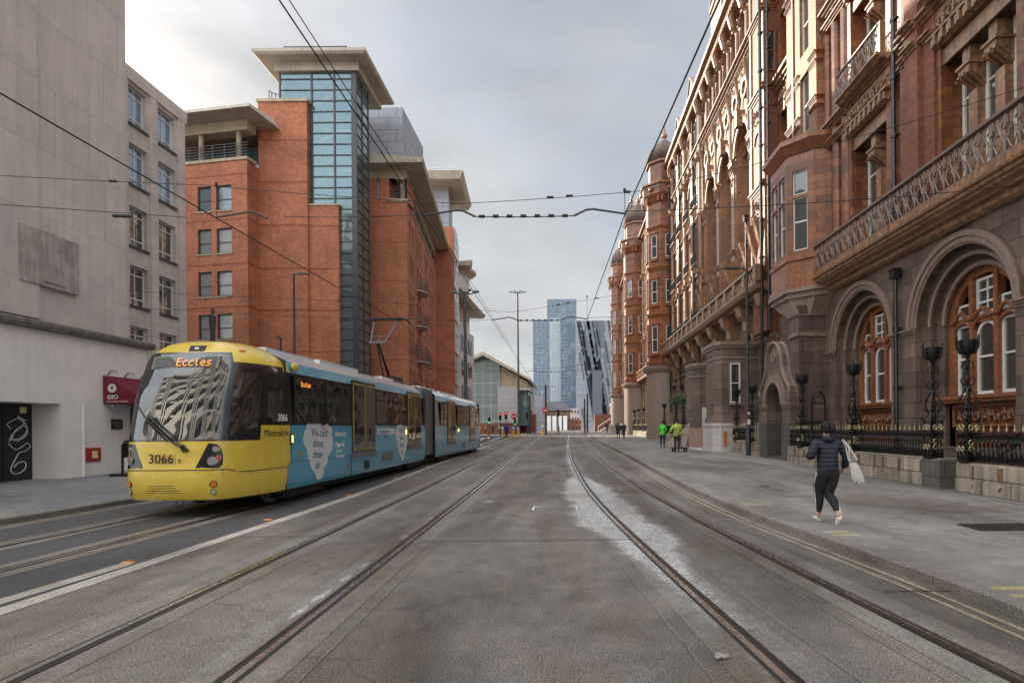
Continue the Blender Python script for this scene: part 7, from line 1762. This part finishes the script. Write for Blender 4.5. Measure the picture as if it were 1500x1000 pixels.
m = MB(); m.box(5.95, 6.8, 32.3, 33.0, .38, .44); m.tube([(6.4, 32.4, .4), (6.4, 32.3, 1.15)], .025, 6); m.tube([(6.2, 32.3, 1.15), (6.6, 32.3, 1.15)], .025, 6); m.build('deck', M['text_black'], tr)
for x, y in ((6.05, 32.35), (6.7, 32.35), (6.05, 32.95), (6.7, 32.95)): m = MB(); m.tube([(x-.04, y, .29), (x+.04, y, .29)], .085, 14); w_ = m.build('wheel', M['rubber'], tr); m = MB(); m.tube([(x-.045, y, .29), (x+.045, y, .29)], .05, 12); m.build('wheel_hub', M['sign_red'], w_)
m = MB(); m.tbox(TX(8.06), 32.0-.0, 32.25, .45, 1.25, .0, .03)
m = MB(); m.box(8.62, 8.80, 31.66, 31.69, .55, 1.35); rs_ = tag(m.build('fire_notice', plain('notice_orange', (.50, .16, .06), .5)), 'narrow orange-red notice plate on the plinth of the granite bay', 'sign')
m = MB(); m.box(9.95, 10.2, 31.86, 31.89, 1.95, 2.2); hs = tag(m.build('hydrant_sign', plain('hyd', (.75, .62, .06), .5)), 'small yellow hydrant sign with a black H on the granite bay', 'sign'); text('H', .2, (10.0, 31.852, 2.0), (1, 0, 0), (0, 0, 1), M['text_black'], hs)
m = MB(); m.box(9.3, 9.6, 38.76, 38.79, 1.9, 2.15); n1 = tag(m.build('door_notice', M['sign_blue']), 'small blue and red notice on the white door panel', 'sign'); m = MB(); m.box(9.3, 9.6, 38.76, 38.79, 1.7, 1.88); m.build('notice_panel', M['sign_red'], n1)
# clutter by the white wall: chair-like stand with a sign board
ss = empty('sign_stand', (-14.6, 19.6, .1), 'black frame stand with a small white board beside the tram front', 'stand')
m = MB(); m.tube([(-15.1, 19.6, .15), (-15.1, 19.6, 1.15), (-15.0, 19.6, 1.3), (-14.2, 19.6, 1.3)], .035, 8); m.box(-15.4, -14.1, 19.4, 19.8, .1, .2); m.build('frame', M['iron'], ss); m = MB(); m.box(-14.95, -14.2, 19.5, 19.53, .3, .75); m.build('board', M['white_paint'], ss); m = MB(); m.box(-15.0, -14.15, 19.52, 19.56, .75, 1.25); m.build('panel', M['text_black'], ss)
# ================================================================== PEOPLE
M['skin'] = plain('skin', (.50, .30, .22), .5, 0, .08, 20)
def cloth(name, c, rough=.8, quilt=0, var=.15):
    m, n, l, b = newmat(name); v = coord(n, l); col = rgbramp(n, l, noise(n, l, v, 12, 4), tuple(x*(1-var) for x in c), tuple(min(1, x*(1+var)) for x in c)); l.new(col, b.inputs['Base Color']); b.inputs['Roughness'].default_value = rough
    p = bumpn(n, l, b, noise(n, l, v, 9, 5), .5, .02)
    if quilt:
        wv = n.new('ShaderNodeTexWave'); wv.bands_direction = 'Z'; wv.wave_profile = 'SIN'; wv.inputs['Scale'].default_value = quilt; wv.inputs['Distortion'].default_value = .8; l.new(v, wv.inputs['Vector']); bumpn(n, l, b, wv.outputs['Fac'], .35, .02, p)
    return m
def skin(name, mat, verts, edges, parent, sub=2, root=0, taper=None):
    """one continuous surface grown round a skeleton; verts are (x,y,z,r or (rx,ry))"""
    bm = bmesh.new(); lay = bm.verts.layers.skin.verify(); vs = []
    for v in verts:
        q = bm.verts.new(v[:3]); r = v[3]; q[lay].radius = (r, r) if isinstance(r, (int, float)) else r; vs.append(q)
    vs[root][lay].use_root = True
    for a, b in edges: bm.edges.new((vs[a], vs[b]))
    me = bpy.data.meshes.new(name); bm.to_mesh(me); bm.free()
    t = bpy.data.objects.new('tmp', me); COL.objects.link(t); s = t.modifiers.new('s', 'SKIN'); s.use_smooth_shade = True; s.branch_smoothing = .6
    u = t.modifiers.new('u', 'SUBSURF'); u.levels = sub; u.render_levels = sub
    dg = bpy.context.evaluated_depsgraph_get(); ev = t.evaluated_get(dg); m2 = bpy.data.meshes.new_from_object(ev)
    bpy.data.objects.remove(t); bpy.data.meshes.remove(me)
    for p in m2.polygons: p.use_smooth = True
    m2.materials.clear(); m2.materials.append(mat); m2.name = name
    o = bpy.data.objects.new(name, m2); COL.objects.link(o); o.parent = parent; return o
def chain(n0, n): return [(n0+i, n0+i+1) for i in range(n-1)]
def person(loc, rz, label, H=1.7, top=(.02, .02, .03), bot=(.02, .02, .025), shoe=(.02, .02, .02), hair=(.02, .015, .012), legs=None, arms=None, bulk=1.0, coat=0, quilt=0, cat='person', group=None, lean=0, stripes=None, hairlong=0, topmat=None, hood=False, fine=True, skirt=False):
    """legs: per side (knee dy, knee dz, ankle dx, dy, dz, toe pitch); arms: per side elbow and wrist offsets from the shoulder"""
    e = empty('person', loc, label, cat, group); k = H/1.7; e.rotation_euler = (0, 0, rz)
    e.scale = (k, k, k)
    hip = .93; B = bulk
    legs = legs or (((-.10, 0, .52), (-.10, -.02, .09), 0), ((.10, .02, .52), (.10, .0, .09), 0))
    arms = arms or (((-.05, -.02, -.29), (-.05, .05, -.53)), ((.05, -.02, -.29), (.05, .05, -.53)))
    L = lean; ty = lambda z: L*(z-hip)
    V = [(0, 0, hip, .10), (0, ty(1.1), 1.10, .10), (0, ty(1.30), 1.30, .11), (0, ty(1.45)+.0, 1.45, .06), (0, ty(1.52)+.01, 1.53, .052)]; E = chain(0, 5)
    V += [(0, ty(1.6)+.02, 1.585, (.068, .075)), (0, ty(1.64)+.01, 1.63, (.078, .092)), (0, ty(1.68), 1.675, (.06, .07))]; E += [(4, 5), (5, 6), (6, 7)]
    V += [(0, ty(1.6)+.105, 1.605, .013)]; E += [(6, 8)]
    def leg(s, i, r=(.085, .058, .036), foot=True):
        (kx, ky, kz), (ax, ay, az), pit = legs[i]; b = len(V)
        V.extend([(s*.095, 0, hip-.06, r[0]), ((s*.10+kx)/2, ky*.5, (hip+kz)/2, r[0]*.88), (kx, ky, kz, r[1]), ((kx+ax)/2, (ky+ay)/2-.02, (kz+az)/2+.04, r[1]*.95), (ax, ay, az, r[2]), (ax, ay+.12*cos(pit), az-.05+.12*sin(-pit), .03)])
        E.append((0, b)); E.extend(chain(b, 6))
    leg(-1, 0); leg(1, 1)
    hands = []
    for s, i in ((-1, 0), (1, 1)):
        el, wr = arms[i]; b = len(V); sh = Vector((s*.17*min(B, 1.15), ty(1.42), 1.41)); elv = sh+Vector(el); wv = sh+Vector(wr); d = (wv-elv).normalized(); pm = wv+d*.07
        V.extend([(sh.x, sh.y, sh.z, .05), (*((sh+elv)/2), .045), (*elv, .038), (*((wv+elv)/2), .034), (*wv, .024), (*pm, (.034, .018))])
        E.append((2, b)); E.extend(chain(b, 6)); pi = b+5
        if fine:
            side = d.cross(Vector((1, 0, 0))); side = side.normalized() if side.length > .1 else Vector((0, 1, 0)); curl = d.cross(side).normalized()*(-s)
            for f in range(4):
                o = pm+side*(.026-.0175*f)+d*.012; l = (.038, .044, .042, .034)[f]; c = len(V)
                V.extend([(*(o+d*.01), .0085), (*(o+d*(.01+l*.7)+curl*.008), .008), (*(o+d*(l*1.2)+curl*.026), .0068)]); E.append((pi, c)); E.extend(chain(c, 3))
            c = len(V); V.extend([(*(wv+d*.03+side*.03), .010), (*(wv+d*.062+side*.05+curl*.012), .0085)]); E.append((pi-0, c)); E.append((c, c+1))
    body = skin('body', M['skin'], V, E, e, 1)
    # trousers
    tm = cloth('trousers', bot); V2 = [(0, 0, hip+.15, (.13*B, .10*B)), (0, 0, hip-.02, (.15*B, .12*B))]; E2 = [(0, 1)]
    for s, i in ((-1, 0), (1, 1)):
        (kx, ky, kz), (ax, ay, az), pit = legs[i]; b = len(V2)
        V2 += [(s*.095*B, 0, hip-.10, .105*B), ((s*.10+kx)/2, ky*.5, (hip+kz)/2, .098*B), (kx, ky, kz, .068*B), ((kx+ax)/2, (ky+ay)/2-.025, (kz+az)/2+.05, .062*B), (ax+(kx-ax)*.1, ay+(ky-ay)*.1, az+.05, .045)]
        E2 += [(1, b)]+chain(b, 5)
    tr_ = skin('trousers', tm, V2, E2, e, 2, 1)
    if stripes:
        for s, i in ((-1, 0), (1, 1)):
            (kx, ky, kz), (ax, ay, az), pit = legs[i]; g = MB()
            P = [Vector((s*.155*B, 0, hip-.06)), Vector(((s*.10+kx)/2+s*.078*B, ky*.5-.01, (hip+kz)/2)), Vector((kx+s*.054*B, ky-.01, kz)), Vector(((kx+ax)/2+s*.048*B, (ky+ay)/2-.03, (kz+az)/2+.05)), Vector((ax+s*.032, ay, az+.06))]
            Q = []
            for a, b in zip(P, P[1:]):
                for t in range(4): Q.append(a+(b-a)*t/4)
            Q.append(P[-1]); g.tube(Q, .017, 6); o = g.build('stripe', stripes, None); o.parent = tr_
    # shoes
    sm = cloth('shoes', shoe, .6)
    for i in (0, 1):
        (kx, ky, kz), (ax, ay, az), pit = legs[i]; c, s_ = cos(pit), sin(pit); R_ = lambda y, z: (ax, ay+y*c+z*s_, az+z*c-y*s_)
        V3 = [(*R_(-.055, -.035), (.04, .045)), (*R_(.03, -.035), (.042, .045)), (*R_(.12, -.052), (.045, .032)), (*R_(.185, -.058), (.036, .024)), (*R_(-.03, .01), (.04, .045))]
        sh = skin('shoe', sm, V3, [(0, 1), (1, 2), (2, 3), (0, 4)], e, 2)
    # jacket or coat
    jm = topmat or cloth('jacket', top, .6, quilt)
    w = .15*B; V4 = [(0, ty(.86), hip-.16, (w*1.26, .145*B)), (0, ty(1.15), 1.12, (w*1.0, .12*B)), (0, ty(1.3), 1.30, (w*1.12, .125*B)), (0, ty(1.42), 1.43, (.11, .085)), (0, ty(1.49), 1.495, (.075, .07))]; E4 = chain(0, 5)
    if coat: V4 += [(0, -.01, hip-.12, (w*1.2, .14*B)), (0, -.01, hip-coat, (w*1.3, .15*B))]; E4 += [(0, 5), (5, 6)]
    for s, i in ((-1, 0), (1, 1)):
        el, wr = arms[i]; b = len(V4); sh = Vector((s*.165*min(B, 1.2), ty(1.42), 1.395)); elv = sh+Vector(el); wv = sh+Vector(wr); d = (wv-elv)
        V4 += [(sh.x, sh.y, sh.z, .078*B), (*((sh+elv)/2), .068*B), (*elv, .062*B), (*(elv+d*.5), .056*B), (*(elv+d*.93), .046*B)]; E4 += [(2, b)]+chain(b, 5)
    jk = skin('jacket', jm, V4, E4, e, 2, 2)
    if hood: skin('hood', jm, [(-.1, ty(1.5)-.02, 1.47, .05), (-.04, ty(1.5)-.10, 1.45, .06), (.04, ty(1.5)-.10, 1.45, .06), (.1, ty(1.5)-.02, 1.47, .05)], chain(0, 4), e, 2)
    hm = cloth('hair', hair, .6, 0, .4)
    V5 = [(0, ty(1.6)-.055, 1.575, (.075, .055)), (0, ty(1.64)-.03, 1.645, (.104, .108)), (0, ty(1.68)-.015, 1.715, (.08, .085))]; E5 = chain(0, 3)
    if hairlong: V5 += [(0, ty(1.6)-.08, 1.60-hairlong, (.07, .03))]; E5 += [(0, 3)]
    skin('hair', hm, V5, E5, e, 2)
    g = MB()
    for s in (-1, 1): g.ball((s*.030, ty(1.6)+.092, 1.635), .011, 6, 4)
    o = g.build('eyes', M['text_white'], None); o.parent = e
    g = MB(); g.tube([(-.022, ty(1.6)+.093, 1.568), (0, ty(1.6)+.099, 1.565), (.022, ty(1.6)+.093, 1.568)], .006, 5); o = g.build('mouth', M['red_lens'], None); o.parent = e
    for s in (-1, 1): g = MB(); g.ball((s*.082, ty(1.62)+.005, 1.615), .03, 6, 5, (.35, .7, 1)); o = g.build('ear', M['skin'], None); o.parent = e
    return e
# the walking woman: left foot ahead, right foot pushing off
gz = .1
wm = person((4.14, 9.15, gz), R(4), 'person walking away in a dark quilted jacket and black leggings with white side stripes', 1.56,
    top=(.008, .010, .026), bot=(.014, .014, .016), shoe=(.68, .64, .58), hair=(.015, .011, .010), bulk=1.3, quilt=4.2, lean=.06, hood=True,
    legs=(((-.08, .17, .53), (-.07, .20, .09), -.1), ((.05, .10, .49), (.05, -.24, .16), .85)),
    arms=(((-.12, -.04, -.26), (-.02, .22, -.22)), ((.13, -.08, -.27), (.12, .06, -.47))), stripes=cloth('stripe_white', (.55, .58, .62)))
g = MB(); rd = random.Random(3)
for i in range(150):
    v = Vector((rd.gauss(0, 1), rd.gauss(0, 1)-.35, rd.gauss(0, 1)+.25)).normalized()
    g.ball((v.x*.108, .012+v.y*.115-.02, 1.655+v.z*.095), rd.uniform(.014, .028), 5, 4)
o = g.build('curls', [c for c in bpy.data.objects if c.parent == wm and c.name.startswith('hair')][0].data.materials[0], None); o.parent = [c for c in bpy.data.objects if c.parent == wm and c.name.startswith('hair')][0]
# tote bag held at her right side
bg = empty('tote_bag', (4.46, 9.12, .75), 'white cotton tote bag hanging from the shoulder of the person in the dark quilted jacket', 'bag')
M['canvas'] = cloth('canvas', (.55, .52, .50), .9)
g = MB(); n = 9
rows_ = []
for (z, wx, dy) in ((1.06, .06, .03), (.98, .075, .05), (.88, .09, .06), (.79, .095, .05), (.74, .075, .03)):
    x0 = 4.47+(1.10-z)*.30; rows_.append(g.vs([(x0+wx*cos(2*PI*i/16)*(1+.04*sin(i*3)), 9.04+dy*sin(2*PI*i/16), z+.015*sin(i*2.1)) for i in range(16)]))
for a, b in zip(rows_, rows_[1:]):
    for i in range(16): g.face(a+i, a+(i+1) % 16, b+(i+1) % 16, b+i)
g.face(*[rows_[-1]+i for i in range(16)]); g.build('bag_body', M['canvas'], bg, smooth=True)
g = MB()
for dy in (-.05, .04): g.tube([(4.42, 9.02+dy*.5, 1.08), (4.40, 9.06+dy, 1.3), (4.36, 9.12+dy*.4, 1.42), (4.44, 9.12+dy*.5, 1.33), (4.54, 9.04+dy*.5, 1.1)], .011, 6)
g.build('strap', M['canvas'], bg)
# men in hi-vis
person((6.22, 37.4, .1+GZ(37)), R(-25), 'person in a bright green jacket and dark trousers standing with hands in front', 1.76, top=(.07, .62, .05), bot=(.02, .025, .04), arms=(((-.06, .05, -.27), (.06, .2, -.42)), ((.06, .05, -.27), (-.06, .2, -.42))))
hv = person((6.42, 33.6, .1+GZ(33)), R(5), 'person in a yellow hi-vis jacket with grey bands, seen from behind at the trolley', 1.80, top=(.52, .72, .03), bot=(.02, .022, .035), bulk=1.1, arms=(((-.14, .02, -.24), (-.2, .18, -.36)), ((.1, .05, -.26), (.05, .22, -.38))))
g = MB()
for z, rx, ry in ((1.0, .20, .165), (1.17, .19, .16)): g.tube([(rx*cos(a), ry*sin(a), z) for a in [2*PI*i/20 for i in range(20)]], .022, 5, closed=True)
for s in (-1, 1): g.tube([(s*.10, -.145, 1.18), (s*.10, -.14, 1.35), (s*.1, -.03, 1.47), (s*.1, .12, 1.38)], .02, 5)
o = g.build('reflective_band', M['galv'], None); o.parent = hv
walkA = (((-.09, .2, .53), (-.09, .24, .09), 0), ((.09, .0, .5), (.09, -.3, .15), .6)); walkB = (((-.09, .02, .5), (-.09, -.28, .14), .6), ((.09, .2, .53), (.09, .25, .09), 0))
person((5.55, 62, .1+GZ(62)), R(0), 'person in a black coat walking away on the pavement, left of a pair', 1.62, legs=walkA, coat=.35, hairlong=.15, hair=(.05, .03, .02), fine=False)
person((6.15, 62.2, .1+GZ(62)), R(3), 'person in a long black coat walking away on the pavement, right of a pair', 1.74, legs=walkB, coat=.4, bulk=1.15, fine=False)
person((7.7, 88, .1+GZ(88)), R(0), 'distant person in dark clothes on the sunlit pavement, right of another', 1.74, legs=walkA, coat=.1, fine=False)
person((6.3, 90, .1+GZ(90)), R(180), 'distant person in a dark jacket and blue jeans nearest the kerb', 1.76, legs=walkB, bot=(.08, .12, .25), fine=False)
person((8.2, 80, .1+GZ(80)), R(0), 'distant person in black standing close to the hotel fence', 1.7, fine=False)
person(((742-830)/845*80, 80, GZ(80)), R(10), 'person in a blue top at the junction between the yellow bollards', 1.8, top=(.02, .06, .28), bulk=1.4, fine=False)
for i, (px, c, lab) in enumerate(((702, (.6, .18, .04), 'person in an orange jacket far off beside the concert hall'), (711, (.4, .6, .05), 'person in a pale green hi-vis jacket far off beside the concert hall'), (722, (.03, .03, .04), 'person in dark clothes far off beside the concert hall'), (731, (.35, .55, .08), 'person in a yellow-green vest just left of the two bollards'))):
    person(((px-830)/845*103, 103, .5), R(90*i), lab, 1.75, top=c, fine=False)
person((-15.0, 21.5, .1), R(-60), 'person in black bending over a stand by the white wall, mostly hidden by the tram', 1.7, lean=.25, arms=(((-.15, .12, -.12), (-.05, .35, -.14)), ((.15, .12, -.12), (.05, .35, -.14))), fine=True)
